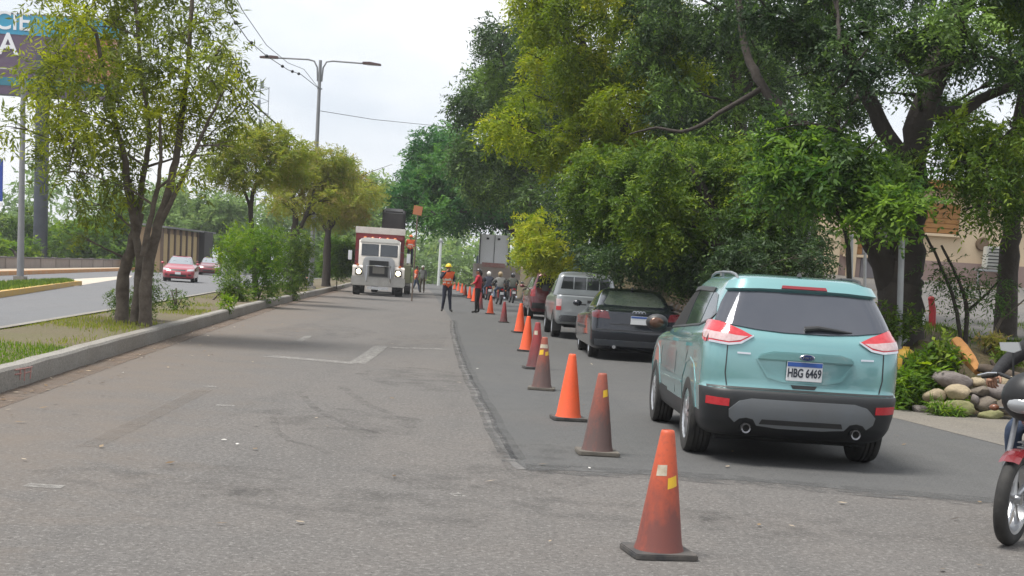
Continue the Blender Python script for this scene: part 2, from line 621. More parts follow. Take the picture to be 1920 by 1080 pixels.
# faded painted lane mark on the old asphalt and thin worn traces
def worn(name, c, lo, hi, amt=1.0, scale=9.0):
    m_ = bpy.data.materials.new(name)
    m_.use_nodes = True
    t = m_.node_tree
    p = t.nodes['Principled BSDF']
    p.inputs['Base Color'].default_value = (*c, 1)
    p.inputs['Roughness'].default_value = 0.9
    g = t.nodes.new('ShaderNodeNewGeometry')
    n = t.nodes.new('ShaderNodeTexNoise'); n.inputs['Scale'].default_value = scale; n.inputs['Detail'].default_value = 9; n.inputs['Roughness'].default_value = .8
    t.links.new(g.outputs['Position'], n.inputs['Vector'])
    q = t.nodes.new('ShaderNodeMapRange'); q.inputs['From Min'].default_value = lo; q.inputs['From Max'].default_value = hi; q.inputs['To Max'].default_value = amt
    t.links.new(n.outputs['Fac'], q.inputs['Value'])
    tr = t.nodes.new('ShaderNodeBsdfTransparent'); ms = t.nodes.new('ShaderNodeMixShader')
    t.links.new(q.outputs['Result'], ms.inputs[0]); t.links.new(tr.outputs[0], ms.inputs[1]); t.links.new(p.outputs[0], ms.inputs[2])
    t.links.new(ms.outputs[0], t.nodes['Material Output'].inputs['Surface'])
    return m_
def stroke(name, pts_px, w, z=0.004, material=None):
    P = [gnd(*q) for q in pts_px]
    mb = MB()
    for i in range(len(P) - 1):
        d = (P[i + 1] - P[i]).normalized()
        n_ = Vector((-d.y, d.x, 0)) * w / 2
        a, b = P[i] - d * (w / 2 if i else 0), P[i + 1]
        mb.add([(a + n_).to_tuple()[:2] + (z + 0.0008 * i,), (b + n_).to_tuple()[:2] + (z + 0.0008 * i,), (b - n_).to_tuple()[:2] + (z + 0.0008 * i,), (a - n_).to_tuple()[:2] + (z + 0.0008 * i,)], [(0, 1, 2, 3)])
    o = mb.build(name, material or M_PAINT, smooth=0)
    o['kind'] = 'structure'
    return o
M_PAINT = worn('worn_paint', (0.30, 0.288, 0.268), .34, .60, .75)
M_GHOST = worn('paint_ghost', (0.18, 0.155, 0.133), .36, .70, .60, 3.0)
stroke('lane_mark', [(505, 668), (600, 676), (668, 682)], 0.42)
stroke('lane_mark', [(668, 682), (690, 668), (715, 650)], 0.26, 0.006)
stroke('lane_mark', [(735, 652), (835, 655)], 0.32)
stroke('lane_mark', [(165, 838), (255, 795), (385, 730)], 0.18, 0.004, M_GHOST)
for q in ([(48, 910), (118, 914)], [(405, 760), (440, 762)], [(385, 725), (405, 725)], [(848, 929), (870, 929)], [(560, 640), (580, 630)]):
    stroke('lane_mark', q, 0.14)
M_SKID = worn('tyre_rubber_trace', (0.07, 0.066, 0.062), .42, .74, .40, 3.0)
stroke('skid_mark', [(560, 735), (590, 765), (630, 790), (680, 806), (720, 815)], 0.09, 0.003, M_SKID)
stroke('skid_mark', [(640, 725), (690, 760), (760, 785)], 0.12, 0.003, M_SKID)
stroke('skid_mark', [(512, 780), (518, 808), (545, 828), (590, 838), (615, 852)], 0.07, 0.003, M_SKID)

# left island with yellow kerb, far yellow kerb line
M_YEL = mat('yellow_kerb_paint', (0.55, 0.33, 0.06), 0.8, nscale=3, namt=0.7, col2=(0.42, 0.34, 0.22))
M_ORG = mat('orange_kerb_paint', (0.52, 0.22, 0.07), 0.85, nscale=2, namt=0.8, col2=(0.45, 0.33, 0.20))
i0, i1, i2, i3 = gnd(-260, 600), gnd(140, 536), gnd(146, 529), gnd(-260, 552)
isl = [(i0.x, i0.y), (i1.x, i1.y), (i1.x - 0.2, i1.y + 1.6), (i1.x - 1.6, i1.y + 3.0), (i3.x, i3.y)]
def raised(name, poly, z0, z1, material, top=None):
    mb = MB()
    mb.m(material)
    n = len(poly)
    cx = sum(p[0] for p in poly) / n; cy = sum(p[1] for p in poly) / n
    inner = []
    for i in range(n):
        pp, nn = Vector(poly[i - 1]), Vector(poly[(i + 1) % n])
        d = (nn - pp).normalized()
        q = Vector((-d.y, d.x))
        if q.dot(Vector((cx, cy)) - Vector(poly[i])) < 0: q = -q
        inner.append((poly[i][0] + q.x * 0.22, poly[i][1] + q.y * 0.22))
    vs = [(x, y, z0) for x, y in poly] + [(x, y, z1) for x, y in poly] + [(x, y, z1) for x, y in inner]
    for i in range(n):
        j = (i + 1) % n
        mb.add([vs[i], vs[j], vs[n + j], vs[n + i]], [(0, 1, 2, 3)])
        mb.add([vs[n + i], vs[n + j], vs[2 * n + j], vs[2 * n + i]], [(0, 1, 2, 3)])
    mb.m(top or material)
    mb.add([(x, y, z1 - 0.01) for x, y in inner], [tuple(range(n))])
    o = mb.build(name, smooth=0)
    o['kind'] = 'structure'
    return o
M_ISL = asphalt('island_turf', (0.104, 0.120, 0.040), (0.160, 0.136, 0.064), (0.064, 0.080, 0.028), (0.176, 0.168, 0.080), 0.8, 0.8, 14.0)
raised('traffic_island', isl, -0.02, 0.17, M_YEL, M_ISL)
fk0, fk1 = gnd(-260, 527), gnd(330, 504)
d = (fk1 - fk0).normalized(); nrm = Vector((-d.y, d.x, 0))
raised('far_pavement', [(fk0.x, fk0.y), (fk1.x, fk1.y), (fk1.x + nrm.x * 9, fk1.y + nrm.y * 9), (fk0.x + nrm.x * 9, fk0.y + nrm.y * 9)], -0.02, 0.2, M_ORG,
       mat('pale_pavement', (0.42, 0.36, 0.28), 0.9, nscale=0.6, namt=0.7, col2=(0.34, 0.25, 0.17)))
a, b = gnd(140, 537), gnd(245, 520)
sheet('pavement_apron', [(a.x, a.y), (b.x, b.y), (b.x - 1.5, b.y + 6), (a.x - 3.5, a.y + 9)], 0.006, mat('apron_concrete', (0.50, 0.44, 0.36), 0.9, nscale=0.8, namt=0.5, col2=(0.36, 0.33, 0.29)))

# gutter dirt along the kerb and a darker rolled edge on the fresh lane
M_GUT = worn('gutter_dirt', (0.165, 0.120, 0.088), .34, .62, .85, 1.3)
M_GUT2 = worn('gutter_dirt_thin', (0.165, 0.130, 0.102), .36, .68, .75, 0.8)
M_ROLL = worn('rolled_edge', (0.065, 0.065, 0.065), .36, .70, .34, 2.5)
def band(name, off0, off1, z, material, line, y0, y1):
    mb = MB()
    ys = np.arange(y0, y1, .8)
    for a, b in zip(ys[:-1], ys[1:]):
        mb.add([(line(a) + off0, a, z), (line(a) + off1, a, z), (line(b) + off1, b, z), (line(b) + off0, b, z)], [(0, 1, 2, 3)])
    o = mb.build(name, material, smooth=0)
    o['kind'] = 'structure'
kl = lambda y: pl(KERB, y)
band('gutter_dirt', .0, .35, .0065, M_GUT, kl, 7, 90)
fs = sorted(fine, key=lambda q: q[1])
fl = lambda y: pl(fs, y)
band('rolled_edge', .0, .13, .0055, M_ROLL, fl, 11.8, 46)
band('rolled_edge', .0, .06, .0070, M_ROLL, fl, 11.8, 46)

# ragged spill of fresh mix over the old surface along the near edge, tyre film and oil spots
M_SPILL = worn('fresh_mix_spill', (0.092, 0.091, 0.089), .44, .60, .8, 3.0)
M_OIL = worn('oil_film', (0.05, 0.048, 0.046), .46, .76, .34, 2.6)
mb = MB()
xs_ = np.arange(.1, 9.4, .4)
def ye(x): return 11.30 + (11.42 - 11.30) * min(1, max(0, (x - .1) / 1.4)) - max(0, x - 1.45) * .16
for a, b in zip(xs_[:-1], xs_[1:]):
    mb.add([(a, ye(a) - .28, .0042), (b, ye(b) - .28, .0042), (b, ye(b) + .30, .0042), (a, ye(a) + .30, .0042)], [(0, 1, 2, 3)])
o = mb.build('mix_spill', M_SPILL, smooth=0); o['kind'] = 'structure'
band('mix_spill', -.09, .05, .0048, M_SPILL, fl, 11.6, 46)
def blot(x, y, rx, ry, z, material):
    o = MB().add([(x + rx * math.cos(a) * (1 + .2 * math.sin(3 * a + x)), y + ry * math.sin(a) * (1 + .2 * math.cos(2 * a + y)), z) for a in np.linspace(0, 2 * PI, 22)[:-1]], [tuple(range(21))]).build('oil_stain', material, smooth=0)
    o['kind'] = 'structure'
for k, (px, py, rx, ry) in enumerate(((790, 710, .8, 2.2), (640, 790, .9, 1.2), (900, 900, .8, .8), (360, 900, .9, .7), (1150, 960, .7, .5), (700, 950, 1.0, .6), (1500, 990, .8, .5), (600, 620, 1.1, 4.0), (780, 640, .7, 4.0), (1010, 860, .4, 1.2))):
    g_ = gnd(px, py)
    blot(g_.x, g_.y, rx, ry, .0066 + k * .0004, M_OIL)
# ================================================================== VEHICLES
M_RUB = mat('tyre_rubber', (0.018, 0.018, 0.018), 0.8, nscale=9, namt=0.6, col2=(0.05, 0.046, 0.04), bscale=40, bamt=0.2)
M_ALLOY = mat('alloy', (0.55, 0.56, 0.58), 0.32, 0.9, nscale=8, namt=0.4, col2=(0.35, 0.34, 0.33))
M_STEELW = mat('steel_wheel', (0.22, 0.22, 0.23), 0.5, 0.7)
M_BLK = mat('black_plastic', (0.022, 0.023, 0.025), 0.5, nscale=5, namt=0.5, col2=(0.045, 0.043, 0.04))
M_GREYP = mat('grey_plastic', (0.016, 0.018, 0.021), 0.5, nscale=4, namt=0.5, col2=(0.03, 0.029, 0.027))
M_SILV = mat('silver_plastic', (0.22, 0.24, 0.26), 0.35, 0.4, nscale=4, namt=0.4, col2=(0.19, 0.185, 0.175))
M_GLASS = mat('tinted_glass', (0.020, 0.023, 0.027), 0.05, 0.0, spec=0.9, nscale=1.5, namt=0.6, col2=(0.035, 0.038, 0.04))
M_RGLASS = mat('reflective_tint', (0.060, 0.066, 0.082), 0.06, 0.35, spec=1.0, nscale=1.2, namt=0.7, col2=(0.085, 0.090, 0.105))
M_GLASSG = mat('green_glass', (0.03, 0.042, 0.034), 0.06, 0.0, spec=0.8, nscale=2.2, namt=0.8, col2=(0.065, 0.075, 0.06))
M_OPEN = mat('dark_cabin', (0.008, 0.008, 0.008), 0.9)
M_RED = mat('red_lens', (0.42, 0.012, 0.02), 0.16, coat=0.8, nscale=25, namt=0.5, col2=(0.60, 0.05, 0.06))
M_CLEAR = mat('clear_lens', (0.55, 0.42, 0.42), 0.12, coat=0.8, nscale=30, namt=0.5, col2=(0.35, 0.18, 0.18))
M_WHITELENS = mat('headlight_glass', (0.60, 0.62, 0.63), 0.12, 0.3, coat=0.8, nscale=14, namt=0.6, col2=(0.25, 0.26, 0.27))
M_AMBER = mat('amber_lens', (0.62, 0.17, 0.02), 0.2, coat=0.6)
M_CHROME = mat('chrome', (0.62, 0.63, 0.65), 0.14, 1.0)
M_PLATE = mat('plate_white', (0.66, 0.67, 0.68), 0.45)
M_PBLUE = mat('plate_blue', (0.03, 0.09, 0.32), 0.45)
M_INK = mat('plate_ink', (0.02, 0.025, 0.04), 0.5)
M_UNDER = mat('underbody_block', (0.012, 0.012, 0.012), 0.9)
def paint(name, c, metal=0.35, rough=0.34, dust=0.25, dustc=(0.30, 0.27, 0.23)):
    return mat(name, c, rough, metal, coat=0.85, nscale=2.2, namt=dust, col2=tuple(c[i] * 0.75 + dustc[i] * 0.25 for i in range(3)))

def cat_rom(keys, sub):
    K = np.array(keys, dtype=float)
    n = len(K)
    outp = []
    for i in range(n - 1):
        p0, p1, p2, p3 = K[max(i - 1, 0)], K[i], K[i + 1], K[min(i + 2, n - 1)]
        for k in range(sub):
            t = k / sub
            outp.append(0.5 * ((2 * p1) + (-p0 + p2) * t + (2 * p0 - 5 * p1 + 4 * p2 - p3) * t * t + (-p0 + 3 * p1 - 3 * p2 + p3) * t ** 3))
    outp.append(K[-1])
    return outp

def loft(rings, sub=3, bar=0.03):
    """rings: (z_rear, z_front, half_width, y_rear, y_front, corner_rear, corner_front, bow_rear, bow_front) from sill to roof"""
    rs = cat_rom(rings, sub)
    V, Fc = [], []
    n = None
    for zr, zf, w, yr, yf, cr_, cf_, br, bf in rs:
        h_ = []
        cr_ = min(cr_, w * 0.9); cf_ = min(cf_, w * 0.9)
        for k in range(8):
            x = (w - cr_) * k / 7
            h_.append((x, yr + br * (x / w) ** 2))
        y0 = h_[-1][1]
        for k in range(1, 7):
            a = PI / 2 * k / 6
            h_.append((w - cr_ + cr_ * math.sin(a), y0 + cr_ * (1 - math.cos(a))))
        y0 += cr_
        yff = yf - bf * ((w - cf_) / w) ** 2 - cf_
        for k in range(1, 22):
            h_.append((w, y0 + (yff - y0) * k / 22))
        for k in range(0, 7):
            a = PI / 2 * k / 6
            h_.append((w - cf_ + cf_ * math.cos(a), yff + cf_ * math.sin(a)))
        for k in range(1, 8):
            x = (w - cf_) * (1 - k / 7)
            h_.append((x, yf - bf * (x / w) ** 2))
        ym, hl = (yr + yf) / 2, max(0.1, (yf - yr) / 2)
        full = [(x * (1 - bar * min(1.2, abs(y - ym) / hl) ** 3), y) for x, y in h_]
        full = full + [(-x, y) for x, y in full[-2:0:-1]]
        n = len(full)
        for x, y in full:
            V.append((x, y, zr + (zf - zr) * (y - yr) / max(0.05, yf - yr)))
    m_ = len(rs)
    for i in range(m_ - 1):
        for k in range(n):
            k2 = (k + 1) % n
            Fc.append((i * n + k, i * n + k2, (i + 1) * n + k2, (i + 1) * n + k))
    for base, flip in ((0, True), ((m_ - 1) * n, False)):
        # zip the cap across the car's width: left and right points share the same y order
        for k in range(n // 2):
            a, b = base + k, base + k + 1
            c_, d_ = base + (n - k) % n, base + (n - k - 1) % n
            q = [a, b] + ([d_] if d_ != b else []) + ([c_] if c_ != a else [])
            if len(q) >= 3:
                Fc.append(tuple(q) if flip is False else tuple(q[::-1]))
    return V, Fc

class Body:
    def __init__(s, name, rings, mats, parent, classify, sub=3, wheels=None, wr=0.4, track=0.8, cutd=0.30, bar=0.03):
        V, Fc = loft(rings, sub, bar)
        me = bpy.data.meshes.new(name)
        me.from_pydata(V, [], Fc)
        bm = bmesh.new(); bm.from_mesh(me)
        bmesh.ops.remove_doubles(bm, verts=bm.verts[:], dist=1e-5)
        bmesh.ops.recalc_face_normals(bm, faces=bm.faces)
        for f in bm.faces:
            c = f.calc_center_median()
            f.material_index = classify(c.x, c.y, c.z)
        s.bvh = BVHTree.FromBMesh(bm)
        bm.to_mesh(me); bm.free()
        for q in mats: me.materials.append(q)
        o = link(name, me, parent)
        if wheels:
            cut = MB()
            for wy in wheels:
                for sg in (-1, 1):
                    cut.cyl((sg * (track - cutd), wy, wr * 0.86), (sg * (track + 0.5), wy, wr * 0.86), wr, n=28)
            co = cut.build('cut', M_UNDER, smooth=0)
            co.data.materials.clear()
            for q in mats: co.data.materials.append(q)
            co.data.polygons.foreach_set('material_index', [len(mats) - 1] * len(co.data.polygons))
            md_ = o.modifiers.new('b', 'BOOLEAN')
            md_.operation = 'DIFFERENCE'; md_.object = co; md_.solver = 'EXACT'
            nm = eval_mesh(o)
            o.modifiers.clear()
            o.data = nm
            bpy.data.objects.remove(co)
        me = o.data
        me.polygons.foreach_set('use_smooth', [True] * len(me.polygons))
        me.set_sharp_from_angle(angle=R(38))
        s.o = o
    def hit(s, axis, a, b):
        O, D = {'rear': ((a, -9, b), (0, 1, 0)), 'front': ((a, 9, b), (0, -1, 0)), 'left': ((-9, a, b), (1, 0, 0)),
                'right': ((9, a, b), (-1, 0, 0)), 'top': ((a, b, 9), (0, 0, -1))}[axis]
        loc, nor, _, _ = s.bvh.ray_cast(Vector(O), Vector(D))
        if loc is None:
            loc, nor, _, _ = s.bvh.find_nearest(Vector(O) + Vector(D) * (8.2 if axis in ('left', 'right') else 6.6))
        if nor.dot(Vector(D)) > 0: nor = -nor
        return loc, nor
    def panel(s, name, axis, poly, material, parent, off=0.005, res=0.06, skirt=0.012, sub_of=None):
        """a piece lying on the body: outline given in the projection plane, wrapped on the surface"""
        bm = bmesh.new()
        f = bm.faces.new([bm.verts.new((p[0], p[1], 0)) for p in poly])
        xs = [p[0] for p in poly]; ys = [p[1] for p in poly]
        for lo, hi, nrm_ in ((min(xs), max(xs), (1, 0, 0)), (min(ys), max(ys), (0, 1, 0))):
            c = lo + res
            while c < hi:
                co = (c, 0, 0) if nrm_[0] else (0, c, 0)
                bmesh.ops.bisect_plane(bm, geom=bm.verts[:] + bm.edges[:] + bm.faces[:], plane_co=co, plane_no=nrm_)
                c += res
        down = {}
        for v in bm.verts[:]:
            l_, n_ = s.hit(axis, v.co.x, v.co.y)
            down[v] = l_ - n_ * skirt
            v.co = l_ + n_ * off
        be = [e for e in bm.edges if len(e.link_faces) == 1]
        nv = {}
        for e in be:
            for v in e.verts:
                if v not in nv: nv[v] = bm.verts.new(down[v])
        for e in be:
            a, b = e.verts
            bm.faces.new((a, b, nv[b], nv[a]))
        bmesh.ops.recalc_face_normals(bm, faces=bm.faces)
        # open shell: make the outer side face out
        me = bpy.data.meshes.new(name)
        bm.to_mesh(me); bm.free()
        me.materials.append(material)
        me.polygons.foreach_set('use_smooth', [True] * len(me.polygons))
        me.set_sharp_from_angle(angle=R(40))
        return link(name, me, parent)
    def both(s, name, poly, material, parent, **k):
        a = s.panel(name, 'left', poly, material, parent, **k)
        b = s.panel(name, 'right', poly, material, parent, **k)
        return a, b

WHEELS = {}
def wheel(parent, x, y, r, w, style='ten', material=None):
    key = (round(r, 3), round(w, 3), style)
    if key not in WHEELS:
        t = MB()
        pr = [(r * 0.66, -w * 0.46), (r * 0.80, -w * 0.5), (r * 0.95, -w * 0.46), (r * 0.995, -w * 0.33)]
        for q in (-0.2, -0.02, 0.16):
            pr += [(r, w * (q - 0.06)), (r * 0.975, w * q), (r * 0.975, w * (q + 0.03)), (r, w * (q + 0.06))]
        pr += [(r * 0.995, w * 0.33), (r * 0.95, w * 0.46), (r * 0.80, w * 0.5), (r * 0.66, w * 0.46), (r * 0.62, w * 0.30), (r * 0.62, -w * 0.30)]
        t.lathe(pr, 36, 'x', close=True)
        tm = t.build('wheel', M_RUB, smooth=50)
        rm = MB()
        rm.lathe([(r * 0.60, w * 0.36), (r * 0.665, w * 0.45), (r * 0.675, w * 0.30), (r * 0.64, -w * 0.3), (r * 0.60, -w * 0.3)], 32, 'x', close=True)
        if style == 'ten':
            for k in range(10):
                a = 2 * PI * k / 10
                ca, sa = math.cos(a), math.sin(a)
                px = Vector((0, ca, sa)); q = Vector((0, -sa, ca))
                a0, a1 = px * r * 0.14, px * r * 0.625
                w0, w1 = r * 0.055, r * 0.075
                x0, x1 = w * 0.44, w * 0.38
                vs = []
                for base, ww, xx in ((a0, w0, x0), (a1, w1, x1)):
                    for sg in (-1, 1):
                        p_ = base + q * ww * sg
                        vs += [(xx, p_.y, p_.z), (xx - w * 0.14, p_.y, p_.z)]
                rm.add(vs, [(0, 2, 6, 4), (1, 5, 7, 3), (0, 4, 5, 1), (2, 3, 7, 6), (0, 1, 3, 2), (4, 6, 7, 5)])
            rm.lathe([(0.001, w * 0.47), (r * 0.10, w * 0.47), (r * 0.17, w * 0.40), (r * 0.17, w * 0.2)], 16, 'x')
        else:
            rm.lathe([(0.001, w * 0.30), (r * 0.2, w * 0.30), (r * 0.26, w * 0.40), (r * 0.42, w * 0.22), (r * 0.61, w * 0.25)], 24, 'x')
        ro = rm.build('rim', material or (M_ALLOY if style == 'ten' else M_STEELW), smooth=35)
        dk = MB()
        dk.lathe([(0.001, w * 0.02), (r * 0.62, w * 0.02)], 20, 'x')
        dk.lathe([(0.001, w * 0.12), (r * 0.36, w * 0.12), (r * 0.36, w * 0.02)], 20, 'x')
        do = dk.build('brake', M_UNDER if style == 'ten' else M_STEELW, smooth=35)
        WHEELS[key] = (tm.data, ro.data, do.data)
        for q in (tm, ro, do): bpy.data.objects.remove(q)
    tm, rm_, dm = WHEELS[key]
    o = link('wheel', tm, parent)
    o.location = (x, y, r)
    if x < 0: o.rotation_euler = (0, 0, PI)
    link('rim', rm_, o)
    link('brake', dm, o)
    return o

def part(mb, name, material, parent, **k):
    return mb.build(name, material, parent, **k)

def plate(parent, loc, rz, text, band=True, w=0.32, h=0.165):
    p = MB().box((0, 0, 0), (w, 0.008, h)).build('number_plate', M_PLATE, parent, bevel=0.003, smooth=30)
    p.location = loc
    p.rotation_euler = (0, 0, rz)
    if band:
        MB().box((0, -0.006, h * 0.36), (w * 0.97, 0.006, h * 0.22)).build('plate_band', M_PBLUE, p, smooth=0)
    if text:
        text_mesh('plate_text', text, h * 0.62, M_INK, p, (0, -0.006, -h * 0.10), (PI / 2, 0, 0), 0.002, 0.0025, 0.70)
    return p

# ------------------------------------------------------------------ teal SUV (the large one)
def teal_suv():
    T = thing('parked_suv', 'teal compact SUV with roof rails and plate HBG 6469 beside the cones', 'car', (2.41, 14.66, 0), R(1.0))
    T.scale = (.95, 1.03, 1.0)
    P = paint('teal_paint', (0.180, 0.372, 0.382), 0.40, 0.22, 0.3)
    #        zr    zf    w     yr     yf    cr    cf   br    bf
    rings = [(.235, .22, .780, -2.02, 2.06, .20, .35, .05, .12),
             (.275, .26, .860, -2.10, 2.16, .24, .40, .05, .14),
             (.36, .35, .895, -2.20, 2.22, .26, .42, .06, .16),
             (.42, .41, .905, -2.235, 2.24, .27, .42, .06, .16),
             (.50, .50, .915, -2.262, 2.255, .27, .42, .06, .16),
             (.60, .60, .925, -2.268, 2.25, .27, .42, .06, .16),
             (.655, .65, .928, -2.255, 2.235, .27, .42, .06, .16),
             (.685, .68, .926, -2.215, 2.225, .26, .42, .06, .16),
             (.80, .74, .925, -2.205, 2.20, .25, .42, .05, .16),
             (.93, .82, .922, -2.20, 2.12, .24, .42, .05, .16),
             (1.04, .90, .918, -2.185, 1.95, .24, .42, .05, .16),
             (1.12, .965, .902, -2.155, 1.62, .23, .40, .05, .16),
             (1.175, 1.02, .872, -2.115, 1.22, .22, .36, .05, .16),
             (1.215, 1.08, .845, -2.085, 1.02, .21, .34, .05, .16),
             (1.30, 1.22, .806, -2.02, .80, .20, .32, .05, .16),
             (1.42, 1.38, .752, -1.925, .50, .20, .30, .05, .14),
             (1.53, 1.515, .695, -1.835, .22, .19, .28, .05, .12),
             (1.595, 1.58, .645, -1.78, .02, .18, .26, .05, .10),
             (1.635, 1.625, .570, -1.70, -.14, .18, .24, .05, .08),
             (1.652, 1.655, .42, -1.50, -.36, .16, .2, .05, .06),
             (1.656, 1.668, .20, -1.25, -.60, .12, .12, .03, .03)]
    def cl(x, y, z):
        if z < .242: return 2
        if z < .455: return 1
        if y < -1.93 and z < .665: return 1
        if z < .67 and y > 1.75 and z < .5: return 1
        return 0
    B = Body('body', rings, [P, M_GREYP, M_UNDER], T, cl, 3, (-1.33, 1.36), 0.428, 0.80, 0.26)
    # glass
    B.panel('rear_window', 'rear', [(-.68, 1.485), (-.40, 1.50), (0, 1.505), (.40, 1.50), (.68, 1.485), (.74, 1.38), (.80, 1.235), (.70, 1.205), (.45, 1.175), (.2, 1.16), (-.2, 1.16), (-.45, 1.175), (-.70, 1.205), (-.80, 1.235), (-.74, 1.38)], M_RGLASS, T, off=.010, res=.03)
    for ax in ('left', 'right'):
        B.panel('quarter_window', ax, [(-1.86, 1.29), (-1.80, 1.25), (-1.33, 1.185), (-1.27, 1.46), (-1.33, 1.475), (-1.55, 1.45)], M_GLASS, T)
        B.panel('rear_door_window', ax, [(-1.28, 1.18), (-.42, 1.125), (-.36, 1.475), (-.60, 1.49), (-1.22, 1.475)], M_GLASS, T)
        B.panel('front_door_window', ax, [(-.36, 1.12), (.62, 1.09), (.42, 1.26), (.10, 1.43), (-.12, 1.475), (-.31, 1.482)], M_OPEN if ax == 'left' else M_GLASS, T)
        B.panel('window_trim', ax, [(-1.86, 1.275), (-1.80, 1.232), (-1.3, 1.160), (.64, 1.068), (.64, 1.085), (-1.3, 1.178), (-1.80, 1.248), (-1.86, 1.288)], M_BLK, T, off=.010)
        B.panel('rain_visor', ax, [(-1.28, 1.47), (-.36, 1.478), (-.05, 1.462), (-.05, 1.50), (-.36, 1.517), (-1.28, 1.508)], M_BLK, T, off=.016)
        # door seams and side features
        for pl_ in ([(-1.30, 1.16), (-1.288, 1.16), (-1.00, .76), (-.93, .60), (-.93, .47), (-.942, .47), (-.942, .60), (-1.012, .76)],
                    [(-.372, 1.12), (-.360, 1.12), (-.36, .47), (-.372, .47)],
                    [(.80, 1.02), (.812, 1.02), (.86, .80), (.80, .47), (.788, .47), (.848, .80)]):
            B.panel('door_seam', ax, pl_, M_BLK, T, off=.0025, res=.2)
        B.panel('sill_crease', ax, [(-.9, .60), (.8, .56), (.8, .575), (-.9, .62)], P, T, off=.012)
        for hy in (-1.18, -.20):
            B.panel('door_handle', ax, [(hy, .965), (hy + .20, .955), (hy + .20, .985), (hy, .995)], P, T, off=.032)
        # tail lamp wraps on to the side
        lp = B.panel('tail_lamp', ax, [(-2.00, 1.045), (-1.90, 1.065), (-1.78, 1.135), (-1.64, 1.205), (-1.68, 1.228), (-1.86, 1.232), (-1.99, 1.222)], M_RED, T, off=.012, res=.03)
        B.panel('lamp_reflector', ax, [(-2.0, 1.075), (-1.92, 1.085), (-1.84, 1.125), (-1.88, 1.14), (-2.0, 1.135)], M_CLEAR, lp, off=.016, res=.04)
        fy = B.panel('fuel_flap' if ax == 'right' else 'rear_arch_flare', ax, [(-1.75, .45), (-1.71, .66), (-1.55, .80), (-1.33, .845), (-1.11, .80), (-.95, .66), (-.91, .45), (-.88, .45), (-.92, .68), (-1.09, .825), (-1.33, .872), (-1.57, .825), (-1.74, .68), (-1.785, .45)], P, T, off=.005)
        if ax == 'right': fy.name = 'rear_arch_flare'
        B.panel('front_arch_flare', ax, [(.94, .45), (.98, .66), (1.14, .80), (1.36, .845), (1.58, .80), (1.74, .66), (1.78, .45), (1.81, .45), (1.77, .68), (1.60, .825), (1.36, .872), (1.12, .825), (.95, .68), (.91, .45)], P, T, off=.005)
    # rear: tail lamps, bumper pieces
    for s_ in (-1, 1):
        lp = B.panel('tail_lamp', 'rear', [(s_ * .865, 1.05), (s_ * .70, 1.035), (s_ * .60, 1.05), (s_ * .52, 1.085), (s_ * .485, 1.115), (s_ * .60, 1.165), (s_ * .74, 1.215), (s_ * .835, 1.222)], M_RED, T, off=.013, res=.03)
        B.panel('lamp_reflector', 'rear', [(s_ * .855, 1.075), (s_ * .70, 1.06), (s_ * .60, 1.075), (s_ * .53, 1.108), (s_ * .62, 1.112), (s_ * .855, 1.135)], M_CLEAR, lp, off=.017, res=.04)
        B.panel('lamp_reflector', 'rear', [(s_ * .855, 1.045), (s_ * .70, 1.030), (s_ * .59, 1.045), (s_ * .48, 1.108), (s_ * .48, 1.122), (s_ * .60, 1.06), (s_ * .70, 1.047), (s_ * .855, 1.062)], M_CHROME, lp, off=.019, res=.04)
        B.panel('rear_reflector', 'rear', [(s_ * .665, .515), (s_ * .665, .578), (s_ * .855, .588), (s_ * .855, .522)], M_RED, T, off=.012)
        B.panel('tailgate_seam', 'rear', [(s_ * .705, 1.03), (s_ * .715, 1.03), (s_ * .72, .80), (s_ * .70, .69), (s_ * .69, .69), (s_ * .71, .80)], M_BLK, T, off=.003)
        B.panel('boot_badge', 'rear', [(s_ * .62, .965), (s_ * .62, .98), (s_ * .50, .978), (s_ * .50, .963)], M_CHROME, T, off=.007, res=.2)
        ex = MB().lathe([(.030, 0), (.043, -.005), (.046, .02), (.046, .22), (.036, .22), (.036, .03)], 20, 'y', c=(s_ * .50, -2.26, .335)).build('exhaust_tip', mat('dark_chrome', (.20, .20, .21), .25, .9), T)
        MB().cyl((s_ * .50, -2.245, .335), (s_ * .50, -2.10, .335), .035, n=16).build('pipe_bore', M_OPEN, ex)
    B.panel('skid_plate', 'rear', [(-.665, .49), (-.58, .565), (-.47, .592), (.47, .592), (.58, .565), (.665, .49), (.655, .43), (.60, .385), (.56, .42), (.50, .432), (.44, .42), (.40, .37), (.2, .355), (-.2, .355), (-.40, .37), (-.44, .42), (-.50, .432), (-.56, .42), (-.60, .385), (-.655, .43)], M_SILV, T, off=.020)
    B.panel('diffuser_slot', 'rear', [(-.38, .385), (.38, .385), (.36, .425), (-.36, .425)], M_BLK, T, off=.024)
    B.panel('bumper_ledge', 'rear', [(-.86, .665), (.86, .665), (.86, .682), (-.86, .682)], M_BLK, T, off=.004)
    # number plate recess: chamfered frame round the plate, strip with the emblem above
    B.panel('plate_recess', 'rear', [(-.43, .945), (.43, .945), (.33, .78), (.18, .752), (-.18, .752), (-.33, .78)], P, T, off=-.001)
    st = MB().prism([(-.44, .925), (-.42, .975), (-.30, 1.005), (.30, 1.005), (.42, .975), (.44, .925)], 'y', -2.235, -2.17).build('tailgate_strip', P, T, bevel=.012)
    B.panel('recess_edge', 'rear', [(-.45, .93), (-.34, .775), (-.19, .742), (.19, .742), (.34, .775), (.45, .93), (.425, .93), (.325, .79), (.18, .762), (-.18, .762), (-.325, .79), (-.425, .93)], P, T, off=.012)
    B.panel('tailgate_grip', 'rear', [(-.12, .725), (.12, .725), (.10, .695), (-.10, .695)], M_BLK, T, off=.006)
    em = MB().m(M_CHROME).lathe([(.001, -.016), (1, -.016), (1.12, -.008), (1.12, .0)], 28, 'y').build('emblem', M_CHROME, T, smooth=30)
